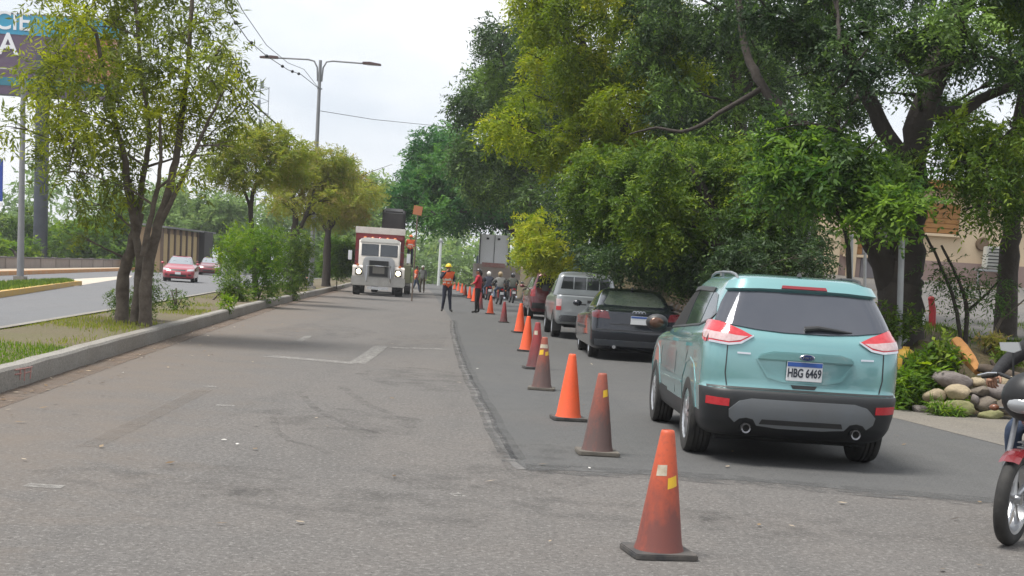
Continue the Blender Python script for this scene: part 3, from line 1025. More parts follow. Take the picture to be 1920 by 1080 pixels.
    em.scale = (.062, 1, .025)
    em.location = (0, -2.238, .968)
    e2_ = MB().lathe([(.001, -.020), (.93, -.020), (.93, -.012)], 28, 'y').build('emblem_field', mat('emblem_blue', (0.012, 0.03, 0.12), 0.25), em)
    text_mesh('emblem_text', 'Ford', 1.05, M_CHROME, em, (0, -.022, 0.0), (PI / 2, 0, 0), 0.002, 0.0, 1.0).scale = (.72, 1.25, 1)
    pl_ = plate(T, (-.01, -2.225, .845), 0, 'HBG 6469', True, .325, .165)
    # spoiler, brake lamp, wiper, aerial
    B.panel('spoiler', 'rear', [(-.68, 1.49), (-.40, 1.506), (0, 1.512), (.40, 1.506), (.68, 1.49), (.64, 1.56), (.45, 1.59), (0, 1.60), (-.45, 1.59), (-.64, 1.56)], P, T, off=.040, skirt=.03, res=.03)
    B.panel('brake_light', 'rear', [(-.21, 1.512), (.21, 1.512), (.20, 1.538), (-.20, 1.538)], mat('dark_red_lens', (.20, .008, .015), .2, coat=.6), T, off=.050)
    w_ = MB()
    w_.tube([(-.02, -2.125, 1.205), (.10, -2.120, 1.222), (.30, -2.115, 1.205), (.42, -2.095, 1.195)], [.024, .02, .014, .008], 8)
    w_.build('wiper', M_BLK, T)
    MB().box((0, -1.62, 1.668), (.04, .11, .035), taper=.4).build('aerial', M_BLK, T, bevel=.006)
    # roof rails
    for s_ in (-1, 1):
        rl = MB()
        pts = [(-1.66, .575, 1.60), (-1.55, .585, 1.640), (-1.35, .592, 1.658), (-.9, .598, 1.664), (-.45, .592, 1.656), (-.2, .585, 1.632), (-.06, .575, 1.58)]
        rl.tube([(s_ * x, y, z) for y, x, z in pts], [.013, .014, .013, .012, .013, .013, .013], 8)
        rl.box((s_ * .592, -.82, 1.648), (.025, .12, .05))
        rl.build('roof_rail', M_SILV if s_ < 0 else M_BLK, T)
    # mirrors
    for s_ in (-1, 1):
        mi = MB().ell((s_ * 1.035, .60, 1.115), (.125, .075, .088), 14, 8).build('mirror', P if s_ > 0 else M_BLK, T, smooth=60)
        MB().box((s_ * .92, .62, 1.05), (.14, .05, .04)).build('mirror_stem', M_BLK, mi)
        MB().ell((s_ * 1.045, .540, 1.112), (.080, .018, .054), 14, 6).build('mirror_glass', M_CHROME if s_ > 0 else mat('mirror_reflection', (.12, .065, .045), .12, .4), mi)
    # front pieces
    B.panel('windscreen', 'front', [(-.60, 1.52), (.60, 1.52), (.74, 1.15), (-.74, 1.15)], M_GLASS, T)
    B.panel('grille', 'front', [(-.45, .60), (.45, .60), (.50, .74), (-.50, .74)], M_BLK, T)
    for s_ in (-1, 1):
        B.panel('headlight', 'front', [(s_ * .52, .72), (s_ * .80, .76), (s_ * .80, .84), (s_ * .55, .80)], M_WHITELENS, T)
    for wy in (-1.33, 1.36):
        for s_ in (-1, 1):
            wheel(T, s_ * .815, wy, .352, .235)
    MB().box((0, .05, .245), (1.42, 3.8, .11)).build('underbody_block', M_UNDER, T)  # underside box made wide and low to keep light out beneath the car
    MB().tube([(-.5, -2.05, .335), (-.45, -1.8, .30), (.45, -1.8, .30), (.5, -2.05, .335)], .05, 8).build('silencer', M_UNDER, T)
    MB().cyl((-.7, -1.33, .35), (.7, -1.33, .35), .05).build('axle', M_UNDER, T)
    return T
teal_suv()

# ------------------------------------------------------------------ general saloon / hatch / SUV
def car(name, label, loc, rz, P, rings, spec, group=None):
    T = thing(name, label, 'car', loc, rz, group)
    def cl(x, y, z):
        return 1 if z < rings[0][0] + 0.012 else 0
    B = Body('body', rings, [P, M_UNDER], T, cl, 2, spec['axles'], spec['wr'] + .05, spec['track'], 0.26)
    G = spec.get('glass', M_GLASS)
    if 'rear_window' in spec: B.panel('rear_window', 'rear', spec['rear_window'], spec.get('rglass', G), T)
    if 'windscreen' in spec: B.panel('windscreen', 'front', spec['windscreen'], spec.get('fglass', G), T)
    for pl_ in spec.get('side', []):
        B.both('side_window', pl_, G, T)
    for sg in (-1, 1):
        for nm, ax, poly, mt in spec.get('mirrored', []):
            if ax in ('rear', 'front', 'top'):
                B.panel(nm, ax, [(sg * a, b) for a, b in poly], mt, T, off=.010, res=.05)
            else:
                B.panel(nm, 'left' if sg < 0 else 'right', poly, mt, T, off=.010, res=.05)
        mx_ = spec['mirror']
        mi = MB().ell((sg * mx_[0], mx_[1], mx_[2]), (.10, .05, .065), 10, 6).build('mirror', P, T)
        MB().box((sg * (mx_[0] - .11), mx_[1] + .01, mx_[2] - .03), (.16, .04, .03)).build('mirror_stem', M_BLK, mi)
    for nm, ax, poly, mt in spec.get('single', []):
        B.panel(nm, ax, poly, mt, T, off=.010)
    for wy in spec['axles']:
        for sg in (-1, 1):
            wheel(T, sg * (spec['track'] - .005), wy, spec['wr'], .20, spec.get('wheel', 'ten'))
    MB().box((0, 0, .22), (1.35, 3.8, .10)).build('underbody_block', M_UNDER, T)  # plain underside box, set low to deepen the shade below
    return T, B

def saloon_rings(W=.885, L=2.27, H=1.42, deck=1.0, hatch=False):
    yr = -L
    dk = 0.45 if hatch else 0.0
    r_ = [(.20, .20, W - .12, yr + .22, L - .18, .24, .35, .06, .14),
          (.26, .25, W - .03, yr + .10, L - .06, .27, .40, .06, .15),
          (.40, .40, W - .005, yr + .015, L, .28, .40, .06, .15),
          (.56, .54, W, yr, L - .01, .28, .40, .06, .15),
          (.66, .60, W, yr + .015, L - .05, .28, .40, .06, .15),
          (.80, .68, W - .005, yr + .04, L - .12, .27, .40, .06, .15),
          (.92, .76, W - .015, yr + .06, L - .30, .27, .38, .06, .15)]
    if hatch:
        r_ += [(.99, .84, W - .04, yr + .09, L - .62, .26, .36, .06, .15), (1.03, .93, W - .07, yr + .12, L - 1.05, .25, .34, .06, .15),
               (1.14, 1.06, W - .14, yr + .20, L - 1.42, .24, .32, .06, .15), (1.28, 1.24, W - .20, yr + .32, L - 1.85, .22, .30, .06, .12),
               (H - .06, H - .07, W - .27, yr + .46, L - 2.22, .2, .26, .06, .1)]
        tail = yr + .62
    else:
        r_ += [(deck - .02, .80, W - .05, yr + .10, L - .50, .26, .36, .06, .15),
               (deck + .012, .86, W - .09, yr + .34, L - .85, .24, .34, .06, .15),
               (deck + .035, .93, W - .15, yr + .70, L - 1.10, .22, .32, .08, .15),
               (deck + .14, 1.06, W - .21, yr + .92, L - 1.42, .22, .32, .09, .15),
               (deck + .27, 1.23, W - .27, yr + 1.16, L - 1.82, .22, .30, .09, .12),
               (H - .055, H - .06, W - .34, yr + 1.42, L - 2.20, .2, .26, .08, .1)]
        tail = yr + 1.6
    r_ += [(H - .015, H - .02, W - .42, tail, L - 2.42, .18, .22, .05, .08), (H, H, W - .62, tail + .2, L - 2.62, .12, .14, .03, .03)]
    return r_

# dark blue saloon
BLU = paint('dark_blue_paint', (0.007, 0.010, 0.018), 0.4, 0.22, 0.2, (0.20, 0.19, 0.18))
spec = dict(axles=(-1.28, 1.36), wr=.318, track=.765, mirror=(.98, .72, 1.02), glass=M_GLASSG,
            rear_window=[(-.47, 1.325), (.47, 1.325), (.61, 1.08), (.56, 1.055), (0, 1.045), (-.56, 1.055), (-.61, 1.08)],
            windscreen=[(-.50, 1.35), (.50, 1.35), (.70, .98), (-.70, .98)],
            side=[[(-1.10, 1.03), (-.25, 1.0), (-.22, 1.31), (-.62, 1.30), (-.85, 1.20)], [(-.18, 1.0), (.78, .97), (.50, 1.15), (.22, 1.29), (-.12, 1.32)]],
            mirrored=[('tail_lamp', 'rear', [(.55, .80), (.86, .82), (.86, .95), (.60, .94)], mat('smoked_red_lens', (.10, .008, .012), .2, coat=.6)),
                      ('tail_lamp', 'side', [(-2.16, .80), (-1.98, .83), (-1.98, .95), (-2.14, .94)], mat('smoked_red_lens', (.10, .008, .012), .2)),
                      ('side_strip', 'side', [(-.95, .56), (.95, .54), (.95, .59), (-.95, .61)], M_BLK),
                      ('headlight', 'front', [(.48, .62), (.80, .64), (.80, .74), (.50, .72)], M_WHITELENS)],
            single=[('bumper_strip', 'rear', [(-.80, .585), (.80, .585), (.80, .60), (-.80, .60)], M_BLK),
                    ('plate_recess', 'rear', [(-.38, .72), (.38, .72), (.44, .90), (-.44, .90)], BLU),
                    ('boot_seam', 'rear', [(-.55, .70), (.55, .70), (.55, .712), (-.55, .712)], M_BLK),
                    ('bumper_skirt', 'rear', [(-.80, .29), (.80, .29), (.82, .40), (-.82, .40)], mat('worn_blue_grey', (.055, .065, .08), .45, nscale=3, namt=.6, col2=(.10, .10, .10)))])
pc = gnd(1090, 668)
AUDI, AB = car('parked_saloon', 'dark blue saloon with four-ring badge stopped ahead of the teal SUV', (pc.x + .93, pc.y + 1.30, 0), R(2.2), BLU, saloon_rings(.92, 2.27, 1.385, .975), spec)
plate(AUDI, (.0, -2.266, .80), 0, 'HAD 2731'[:0], True, .32, .16)
for k in range(4):
    rg = MB()
    rg.tube([(.038 * math.cos(a), 0, .038 * math.sin(a)) for a in np.linspace(0, 2 * PI, 17)], .007, 6, cap=False)
    r0 = rg.build('emblem_ring', M_CHROME, AUDI)
    r0.location = (-.087 + .058 * k, -2.20, .935)
MB().cyl((-.45, -2.28, .27), (-.45, -2.0, .27), .035).build('exhaust_tip', M_CHROME, AUDI)
MB().box((0, -.75, 1.40), (.05, .10, .05), taper=.5).build('aerial', M_BLK, AUDI)
MB().box((-.62, -2.185, .955), (.05, .01, .02)).build('boot_badge', M_CHROME, AUDI)

# silver pickup
def pickup():
    pc = gnd(1030, 630)
    T = thing('pickup_truck', 'silver pickup truck with barred rear window behind the cones', 'pickup', (pc.x + .86, pc.y + 1.25, 0), R(2.6))
    P = paint('silver_paint', (0.33, 0.35, 0.36), 0.5, 0.34, 0.4)
    rings = [(.36, .30, .78, -2.42, 2.3, .10, .35, .02, .15), (.42, .36, .86, -2.50, 2.42, .12, .38, .02, .15), (.60, .55, .885, -2.52, 2.48, .12, .4, .02, .15),
             (.75, .68, .89, -2.52, 2.44, .12, .4, .02, .15), (.92, .85, .89, -2.52, 2.36, .12, .4, .02, .15), (1.04, .98, .88, -2.515, 2.15, .12, .4, .02, .15), (1.10, 1.06, .86, -2.50, 1.3, .12, .38, .02, .15), (1.105, 1.09, .80, -2.42, 1.05, .10, .3, .02, .12)]
    B = Body('body', rings, [P, M_UNDER], T, lambda x, y, z: 1 if z < .38 else 0, 2, (-1.55, 1.50), .43, .80, .26, bar=.01)
    cab = [(1.08, 1.06, .86, -.72, 1.12, .10, .3, .02, .12), (1.14, 1.12, .845, -.71, 1.00, .10, .3, .02, .12), (1.30, 1.30, .80, -.67, .70, .10, .3, .02, .12), (1.52, 1.52, .74, -.62, .34, .12, .28, .02, .1), (1.64, 1.64, .68, -.56, .10, .14, .26, .02, .1), (1.695, 1.70, .58, -.42, -.06, .14, .2, .02, .06), (1.715, 1.72, .3, -.30, -.15, .08, .1, .02, .02)]
    Cb = Body('cab', cab, [P], T, lambda x, y, z: 0, 2, bar=.01)
    Cb.panel('rear_window', 'rear', [(-.66, 1.25), (.66, 1.25), (.60, 1.57), (-.60, 1.57)], M_GLASS, T)
    for x in (-.32, 0.02, .36):
        Cb.panel('window_bar', 'rear', [(x - .012, 1.24), (x + .012, 1.24), (x + .012, 1.575), (x - .012, 1.575)], P, T, off=.02)
    Cb.panel('windscreen', 'front', [(-.62, 1.55), (.62, 1.55), (.74, 1.16), (-.74, 1.16)], M_GLASS, T)
    for ax in ('left', 'right'):
        Cb.panel('side_window', ax, [(-.52, 1.17), (.78, 1.14), (.44, 1.45), (.20, 1.56), (-.48, 1.56)], M_GLASS, T)
    B.panel('tailgate', 'rear', [(-.70, .68), (.70, .68), (.70, 1.06), (-.70, 1.06)], P, T, off=.016)
    B.panel('tailgate_handle', 'rear', [(-.10, .93), (.12, .93), (.12, 1.0), (-.10, 1.0)], M_BLK, T, off=.03)
    B.panel('bed_shade_sheet', 'top', [(-.70, -2.38), (.70, -2.38), (.70, -.80), (-.70, -.80)], M_UNDER, T, off=.004)  # dark sheet over the closed top stands for shade in the open bed
    for s_ in (-1, 1):
        lp = B.panel('tail_lamp', 'rear', [(s_ * .745, .72), (s_ * .865, .72), (s_ * .865, 1.0), (s_ * .745, 1.0)], M_CLEAR, T, off=.014)
        B.panel('lamp_red', 'rear', [(s_ * .75, .72), (s_ * .86, .72), (s_ * .86, .82), (s_ * .75, .82)], M_RED, lp, off=.020)
        mi = MB().box((s_ * 1.0, .62, 1.22), (.16, .07, .17)).build('mirror', M_BLK, T, bevel=.02)
        MB().box((s_ * .90, .64, 1.16), (.14, .04, .03)).build('mirror_stem', M_BLK, mi)
        for wy in (-1.55, 1.50):
            wheel(T, s_ * .79, wy, .37, .23, 'plain', M_ALLOY)
        MB().box((s_ * .80, -2.02, .33), (.24, .015, .28)).build('mud_flap', M_BLK, T, smooth=0)
    bp = MB().box((0, -2.60, .52), (1.60, .16, .17)).build('rear_bumper', M_CHROME, T, bevel=.03)
    MB().box((0, -2.60, .40), (.5, .1, .08)).build('tow_bar', M_BLK, T)
    MB().box((0, 0, .34), (1.2, 4.0, .12)).build('underbody_block', M_UNDER, T)
    return T
pickup()

# dark red SUV ahead of the pickup
pc = gnd(985, 598)
spec = dict(axles=(-1.30, 1.34), wr=.36, track=.78, mirror=(1.0, .66, 1.15),
            rear_window=[(-.60, 1.55), (.60, 1.55), (.70, 1.14), (-.70, 1.14)], windscreen=[(-.58, 1.52), (.58, 1.52), (.72, 1.12), (-.72, 1.12)],
            side=[[(-1.95, 1.16), (-1.35, 1.14), (-1.35, 1.52), (-1.80, 1.52)], [(-1.30, 1.14), (-.35, 1.12), (-.32, 1.52), (-1.28, 1.52)], [(-.28, 1.12), (.66, 1.10), (.44, 1.30), (.10, 1.50), (-.26, 1.52)]],
            mirrored=[('tail_lamp', 'rear', [(.70, .82), (.86, .82), (.82, 1.18), (.70, 1.18)], M_RED), ('headlight', 'front', [(.48, .72), (.80, .74), (.80, .86), (.50, .84)], M_WHITELENS)],
            single=[('bumper_strip', 'rear', [(-.80, .40), (.80, .40), (.80, .60), (-.80, .60)], M_BLK)])
def suv_rings(W=.88, L=2.25, H=1.72):
    return [(.28, .26, W - .1, -L + .12, L - .15, .2, .35, .04, .14), (.40, .38, W - .02, -L + .02, L - .03, .22, .4, .04, .15), (.60, .58, W, -L, L, .24, .4, .04, .15), (.80, .74, W, -L + .02, L - .05, .24, .4, .04, .15),
            (.98, .88, W - .01, -L + .04, L - .20, .22, .4, .04, .15), (1.08, .96, W - .03, -L + .06, L - .60, .2, .38, .04, .15), (1.13, 1.05, W - .06, -L + .08, L - 1.10, .2, .34, .04, .15), (1.30, 1.25, W - .12, -L + .14, L - 1.50, .18, .3, .04, .14),
            (1.52, 1.50, W - .20, -L + .24, L - 1.95, .16, .28, .04, .1), (H - .06, H - .06, W - .27, -L + .32, L - 2.2, .16, .25, .04, .1), (H - .01, H - .01, W - .42, -L + .5, L - 2.4, .14, .2, .03, .05), (H, H, W - .65, -L + .8, L - 2.6, .1, .1, .02, .02)]
RSUV, _ = car('parked_suv', 'dark red tall SUV with spare wheel ahead of the silver pickup', (pc.x + .85, pc.y + 2.3, 0), R(4.0), paint('maroon_paint', (0.14, 0.012, 0.022), .3, .3, .3), suv_rings(), spec)
sw = MB().lathe([(.001, -.10), (.30, -.10), (.34, -.05), (.34, .08)], 20, 'y', c=(.1, -2.28, .92)).build('spare_wheel', M_BLK, RSUV)

# cars on the far carriageway
RC = paint('faded_red_paint', (0.36, 0.030, 0.050), .2, .36, .35)
hs = dict(axles=(-1.25, 1.32), wr=.31, track=.74, mirror=(.95, .70, 1.0), fglass=mat('bright_screen', (.35, .38, .40), .08, .6),
          rear_window=[(-.50, 1.34), (.50, 1.34), (.64, 1.08), (-.64, 1.08)], windscreen=[(-.52, 1.35), (.52, 1.35), (.70, .97), (-.70, .97)],
          side=[[(-1.25, 1.03), (-.25, 1.0), (-.22, 1.32), (-.9, 1.30)], [(-.18, 1.0), (.78, .97), (.50, 1.15), (.22, 1.29), (-.12, 1.32)]],
          mirrored=[('headlight', 'front', [(.46, .60), (.80, .63), (.80, .73), (.48, .70)], M_WHITELENS), ('fog_light', 'front', [(.55, .36), (.70, .36), (.70, .43), (.55, .43)], M_BLK),
                    ('tail_lamp', 'rear', [(.60, .80), (.84, .80), (.84, .94), (.60, .94)], M_RED)],
          single=[('grille', 'front', [(-.38, .60), (.38, .60), (.40, .68), (-.40, .68)], M_BLK), ('air_intake', 'front', [(-.45, .30), (.45, .30), (.42, .42), (-.42, .42)], M_BLK)])
pc = gnd(350, 530)
rc, _ = car('red_saloon', 'faded red saloon driving on the far carriageway beyond the median tree', (pc.x - .8, pc.y + 2.0, 0), PI - R(-9), RC, saloon_rings(.86, 2.15, 1.42, .98), hs)
plate(rc, (0, 2.17, .48), PI, '', False, .30, .13)
pc = gnd(377, 516)
car('red_saloon', 'dark red saloon following the faded red saloon, mostly hidden', (pc.x - .2, pc.y + 4.0, 0), PI - R(-9), paint('maroon_paint2', (0.20, 0.018, 0.03), .3, .3, .3), saloon_rings(.86, 2.15, 1.42, .98), hs)
pc = gnd(250, 505)
car('pale_hatchback', 'pale blue grey hatchback seen between the two trunks of the median tree', (pc.x, pc.y + 2.0, 0), PI - R(-9), paint('pale_blue_paint', (0.42, 0.47, 0.52), .3, .3, .3), saloon_rings(.86, 1.95, 1.46, .98, True), hs)
pc = gnd(600, 517)
car('white_hatchback', 'white hatchback on the far carriageway glimpsed behind the median shrubs', (pc.x - 2.2, pc.y - 10, 0), PI - R(-9), paint('white_paint', (0.70, 0.71, 0.72), 0, .35, .2), saloon_rings(.86, 1.95, 1.50, .98, True), hs)
# ================================================================== PEOPLE
STAND = dict(pelvis=(0, 0, .95), spine=(0, .01, 1.13), chest=(0, 0, 1.33), neck=(0, .0, 1.48), head=(0, .025, 1.60),
             shl=(-.185, 0, 1.42), ell=(-.245, -.02, 1.14), wrl=(-.255, .06, .90), shr=(.185, 0, 1.42), elr=(.245, -.02, 1.14), wrr=(.255, .06, .90),
             hpl=(-.095, 0, .90), knl=(-.11, .03, .50), anl=(-.115, -.02, .09), tol=(-.135, .15, .045),
             hpr=(.095, 0, .90), knr=(.11, .03, .50), anr=(.115, -.02, .09), tor=(.135, .15, .045))
BONES = [('pelvis', 'spine', 'torso'), ('spine', 'chest', 'torso'), ('chest', 'neck', 'torso'), ('neck', 'head', 'head'),
         ('chest', 'shl', 'torso'), ('shl', 'ell', 'arm'), ('ell', 'wrl', 'fore'), ('chest', 'shr', 'torso'), ('shr', 'elr', 'arm'), ('elr', 'wrr', 'fore'),
         ('pelvis', 'hpl', 'leg'), ('hpl', 'knl', 'leg'), ('knl', 'anl', 'leg'), ('anl', 'tol', 'foot'), ('pelvis', 'hpr', 'leg'), ('hpr', 'knr', 'leg'), ('knr', 'anr', 'leg'), ('anr', 'tor', 'foot')]
RAD = dict(pelvis=.135, spine=.125, chest=.145, neck=.058, head=.062, shl=.078, shr=.078, ell=.052, elr=.052, wrl=.035, wrr=.035,
           hpl=.105, hpr=.105, knl=.068, knr=.068, anl=.048, anr=.048, tol=.036, tor=.036)
M_SKIN = mat('skin', (0.30, 0.155, 0.095), 0.55, nscale=8, namt=0.3, col2=(0.24, 0.11, 0.07))
M_HAIR = mat('dark_hair', (0.012, 0.010, 0.009), 0.7)
def cloth(name, c, amt=0.5):
    return mat(name, c, 0.85, nscale=9, namt=amt, col2=tuple(x * 0.55 for x in c), bscale=18, bamt=0.5)

def hand_geo(mb, wrist, fore_dir, palm_n, side, curl=0.5, k=1.0):
    """palm and five fingers from the wrist; palm_n: out of the back of the hand; side: +1 when the thumb lies on +s"""
    d = fore_dir.normalized()
    n = (palm_n - d * palm_n.dot(d)).normalized()
    s = d.cross(n).normalized() * side
    pc_ = wrist + d * .045 * k
    rot = Matrix((s, d, n)).transposed()
    mb.ell(pc_, (.040 * k, .055 * k, .018 * k), 12, 8, rot=rot)
    for i, (off, ln) in enumerate(((.030, .070), (.011, .080), (-.009, .074), (-.028, .058))):
        p0 = pc_ + s * off * k * .95 + d * .030 * k
        pts = [p0]
        ang = 0.15
        step = ln * k / 3
        for j in range(3):
            ang += curl * 0.85
            pts.append(pts[-1] + (d * math.cos(ang) - n * math.sin(ang)) * step)
        mb.tube(pts, [.0095 * k, .009 * k, .0082 * k, .0065 * k], 7)
    t0 = pc_ + s * .030 * k - d * .012 * k
    mb.tube([t0, t0 + (s * .7 + d * .6 - n * .2).normalized() * .034 * k, t0 + (s * .75 + d * 1.5 - n * .6 * (0.4 + curl)).normalized() * .068 * k], [.012 * k, .0105 * k, .0075 * k], 7)

def human(name, label, loc, rz, H, pose, shirt, pants, shoes, vest=None, hat=None, hatm=None, fore=None, group=None, look=0.0, curl=0.5, hair='short', vest_len=.98):
    T = thing(name, label, 'person', loc, rz, group)
    J = dict(STAND); J.update(pose)
    J = {k_: Vector(v) for k_, v in J.items()}
    bm = bmesh.new()
    lay = bm.verts.layers.skin.verify()
    vs = {}
    for k_ in J:
        v = bm.verts.new(J[k_])
        rr = RAD[k_]
        v[lay].radius = (rr * (1.25 if k_ in ('pelvis', 'spine', 'chest') else 1.0), rr * (0.82 if k_ in ('pelvis', 'spine', 'chest') else 1.0))
        v[lay].use_root = (k_ == 'pelvis')
        vs[k_] = v
    for a, b, _ in BONES:
        bm.edges.new((vs[a], vs[b]))
    me = bpy.data.meshes.new('tmp'); bm.to_mesh(me); bm.free()
    t = link('tmp', me)
    t.modifiers.new('s', 'SKIN').use_smooth_shade = True
    sb = t.modifiers.new('u', 'SUBSURF'); sb.levels = 2; sb.render_levels = 2
    em = eval_mesh(t)
    bpy.data.objects.remove(t)
    mb = MB()
    mats_ = dict(torso=shirt, arm=shirt, fore=fore or shirt, leg=pants, foot=shoes, head=M_SKIN)
    for q in (shirt, pants, shoes, M_SKIN): mb.m(q)
    if fore: mb.m(fore)
    base_v = [v.co.copy() for v in em.vertices]
    mb.v = [tuple(v) for v in base_v]
    cls = []
    for p in em.polygons:
        c = p.center
        best, bd = None, 1e9
        for a, b, kd in BONES:
            A, Bv = J[a], J[b]
            ab = Bv - A
            tt = min(1, max(0, (c - A).dot(ab) / max(1e-6, ab.length_squared)))
            dd = (c - (A + ab * tt)).length / (RAD[a] + (RAD[b] - RAD[a]) * tt)
            if dd < bd: best, bd = kd, dd
        if best == 'head' and (c - J['neck']).length < .05: best = 'torso'
        cls.append(best)
        mb.f.append(tuple(p.vertices))
        mb.mi.append(mb.mats.index(mats_[best]))
    # head with face
    mb.m(M_SKIN)
    rotz = Matrix.Rotation(look, 3, 'Z')
    hc = J['head'] + Vector((0, 0, .03))
    mb.ell(hc, (.078, .098, .118), 16, 12, rot=rotz)
    mb.ell(hc + rotz @ Vector((0, .045, -.065)), (.055, .055, .055), 12, 8, rot=rotz)
    mb.add([hc + rotz @ Vector(q) for q in ((-.014, .090, -.03), (.014, .090, -.03), (0, .120, -.026), (0, .095, .02))], [(0, 1, 2), (0, 2, 3), (1, 3, 2)])
    for sg in (-1, 1):
        mb.ell(hc + rotz @ Vector((sg * .080, -.005, -.01)), (.012, .026, .034), 8, 6, rot=rotz)
    mb.m(M_HAIR)
    for sg in (-1, 1):
        mb.ell(hc + rotz @ Vector((sg * .030, .087, .008)), (.014, .010, .008), 8, 6, rot=rotz)
    mb.m(mat('lips', (0.25, 0.08, 0.07), .5))
    mb.ell(hc + rotz @ Vector((0, .092, -.062)), (.024, .010, .007), 8, 6, rot=rotz)
    mb.m(M_SKIN)
    for w_, e_, sg in (('wrl', 'ell', 1), ('wrr', 'elr', -1)):
        d = (J[w_] - J[e_]).normalized()
        out_ = Vector((-.9 * sg, .15, .35)) if abs(d.z) > .6 else Vector((-.25 * sg, -.2, .95))
        hand_geo(mb, J[w_] - d * .01, d, out_, sg, curl)
    k = H / 1.745
    body = mb.build('body', None, T, smooth=70)
    body.scale = (k, k, k)
    # boots soles rest on the ground: lowest foot at z = 0
    nrm = [v.normal.copy() for v in em.vertices]
    if vest:
        fs = [p for p, c in zip(em.polygons, cls) if c == 'torso' and p.center.z < J['neck'].z - .02 and (p.center.z > J['pelvis'].z - .06)]
        used = sorted({i for p in fs for i in p.vertices})
        mp_ = {i: j for j, i in enumerate(used)}
        vm = MB()
        if isinstance(vest, tuple): vest, stripe = vest
        else: stripe = None
        vm.m(vest)
        if stripe: vm.m(stripe)
        vm.v = [tuple(base_v[i] + nrm[i] * .022) for i in used]
        for p in fs:
            vm.f.append(tuple(mp_[i] for i in p.vertices))
            zz = p.center.z - J['pelvis'].z
            st_ = stripe and (.10 < zz < .15 or .22 < zz < .26)
            vm.mi.append(1 if st_ else 0)
        vo = vm.build('vest', None, T, smooth=70)
        vo.scale = (k, k, k)
    if hat == 'helmet':
        hm = MB()
        hm.ell(hc + Vector((0, 0, .025)), (.108, .128, .112), 18, 8, zmin=0.0, rot=rotz)
        hm.lathe([(.100, .022), (.142, .014), (.142, .024), (.105, .036)], 20, 'z', c=hc)
        hm.prism([(-.014, .05), (.014, .05), (.010, .148), (-.010, .148)], 'y', -.10, .10) if False else None
        h_ = hm.build('safety_helmet', hatm, T, smooth=50)
    elif hat == 'crash':
        hm = MB()
        hm.ell(hc + Vector((0, 0, .01)), (.128, .148, .150), 18, 12, zmin=-.85, rot=rotz)
        h_ = hm.build('crash_helmet', hatm, T, smooth=60)
        vz = MB().ell(hc + rotz @ Vector((0, .075, .0)), (.100, .080, .055), 14, 8, rot=rotz).build('visor', M_GLASS, h_, smooth=60)
    elif hat == 'cap':
        hm = MB()
        hm.ell(hc + Vector((0, -.005, .03)), (.092, .110, .100), 16, 8, zmin=0.0, rot=rotz)
        hm.add([hc + rotz @ Vector(q) for q in ((-.07, .08, .035), (.07, .08, .035), (.055, .18, .022), (-.055, .18, .022), (-.07, .08, .050), (.07, .08, .050), (.055, .18, .034), (-.055, .18, .034))],
               [(3, 2, 1, 0), (4, 5, 6, 7), (0, 1, 5, 4), (1, 2, 6, 5), (2, 3, 7, 6), (3, 0, 4, 7)])
        h_ = hm.build('cap', hatm, T, smooth=45)
    else:
        h_ = None
    if h_ is not None: h_.scale = (k, k, k)
    if hat != 'crash':
        hr = MB()
        hr.ell(hc + rotz @ Vector((0, -.018, .018)), (.086, .096, .112), 14, 8, zmin=-.35, rot=rotz)
        if hair == 'long':
            hr.tube([hc + rotz @ Vector((0, -.09, .02)), hc + rotz @ Vector((0, -.125, -.08)), hc + rotz @ Vector((0, -.10, -.20))], [.05, .045, .015], 8)
        q = hr.build('hair', M_HAIR, T, smooth=60)
        q.scale = (k, k, k)
    return T

NAVY = cloth('navy_cloth', (0.022, 0.026, 0.045)); BLACKC = cloth('black_cloth', (0.014, 0.014, 0.016)); JEANS = cloth('jeans', (0.05, 0.075, 0.13))
GREYC = cloth('grey_shirt', (0.19, 0.19, 0.18)); ORV = mat('orange_vest', (0.78, 0.13, 0.035), 0.75, nscale=6, namt=0.4, col2=(0.6, 0.08, 0.03)); REDC = cloth('red_jacket', (0.50, 0.025, 0.045), .4)
REFL = mat('reflective_tape', (0.62, 0.62, 0.55), 0.4); BOOT = cloth('boots', (0.018, 0.015, 0.013)); KHAKI = cloth('brown_trousers', (0.09, 0.075, 0.05)); DGREEN = cloth('dark_green_cloth', (0.020, 0.045, 0.032))
YELH = mat('yellow_helmet', (0.72, 0.50, 0.02), 0.4); WHH = mat('white_helmet', (0.70, 0.68, 0.62), 0.4); BLH = mat('black_helmet', (0.015, 0.015, 0.017), 0.25, coat=.6)

p = gnd(836, 585)
human('person', 'worker in yellow helmet and orange vest holding one hand to his face', (p.x, p.y, 0), R(200), 1.78,
      dict(shr=(.185, 0, 1.42), elr=(.30, .10, 1.20), wrr=(.13, .20, 1.47), wrl=(-.22, .16, 1.10), ell=(-.26, -.02, 1.16), anl=(-.15, .05, .09), tol=(-.17, .22, .045), anr=(.13, -.06, .09), tor=(.20, .10, .045)),
      NAVY, NAVY, BOOT, (ORV, REFL), 'helmet', YELH, look=R(10))
p = gnd(894, 588)
human('person', 'person in red jacket and black trousers standing arms folded by the cones', (p.x, p.y, 0), R(80), 1.68,
      dict(ell=(-.25, .08, 1.17), wrl=(.08, .20, 1.20), elr=(.25, .08, 1.17), wrr=(-.08, .22, 1.16), anl=(-.09, .03, .09), anr=(.09, -.05, .09), tol=(-.10, .20, .045), tor=(.11, .12, .045)),
      REDC, BLACKC, BOOT, REDC, 'cap', BLH, hair='long')
p = gnd(779, 548)
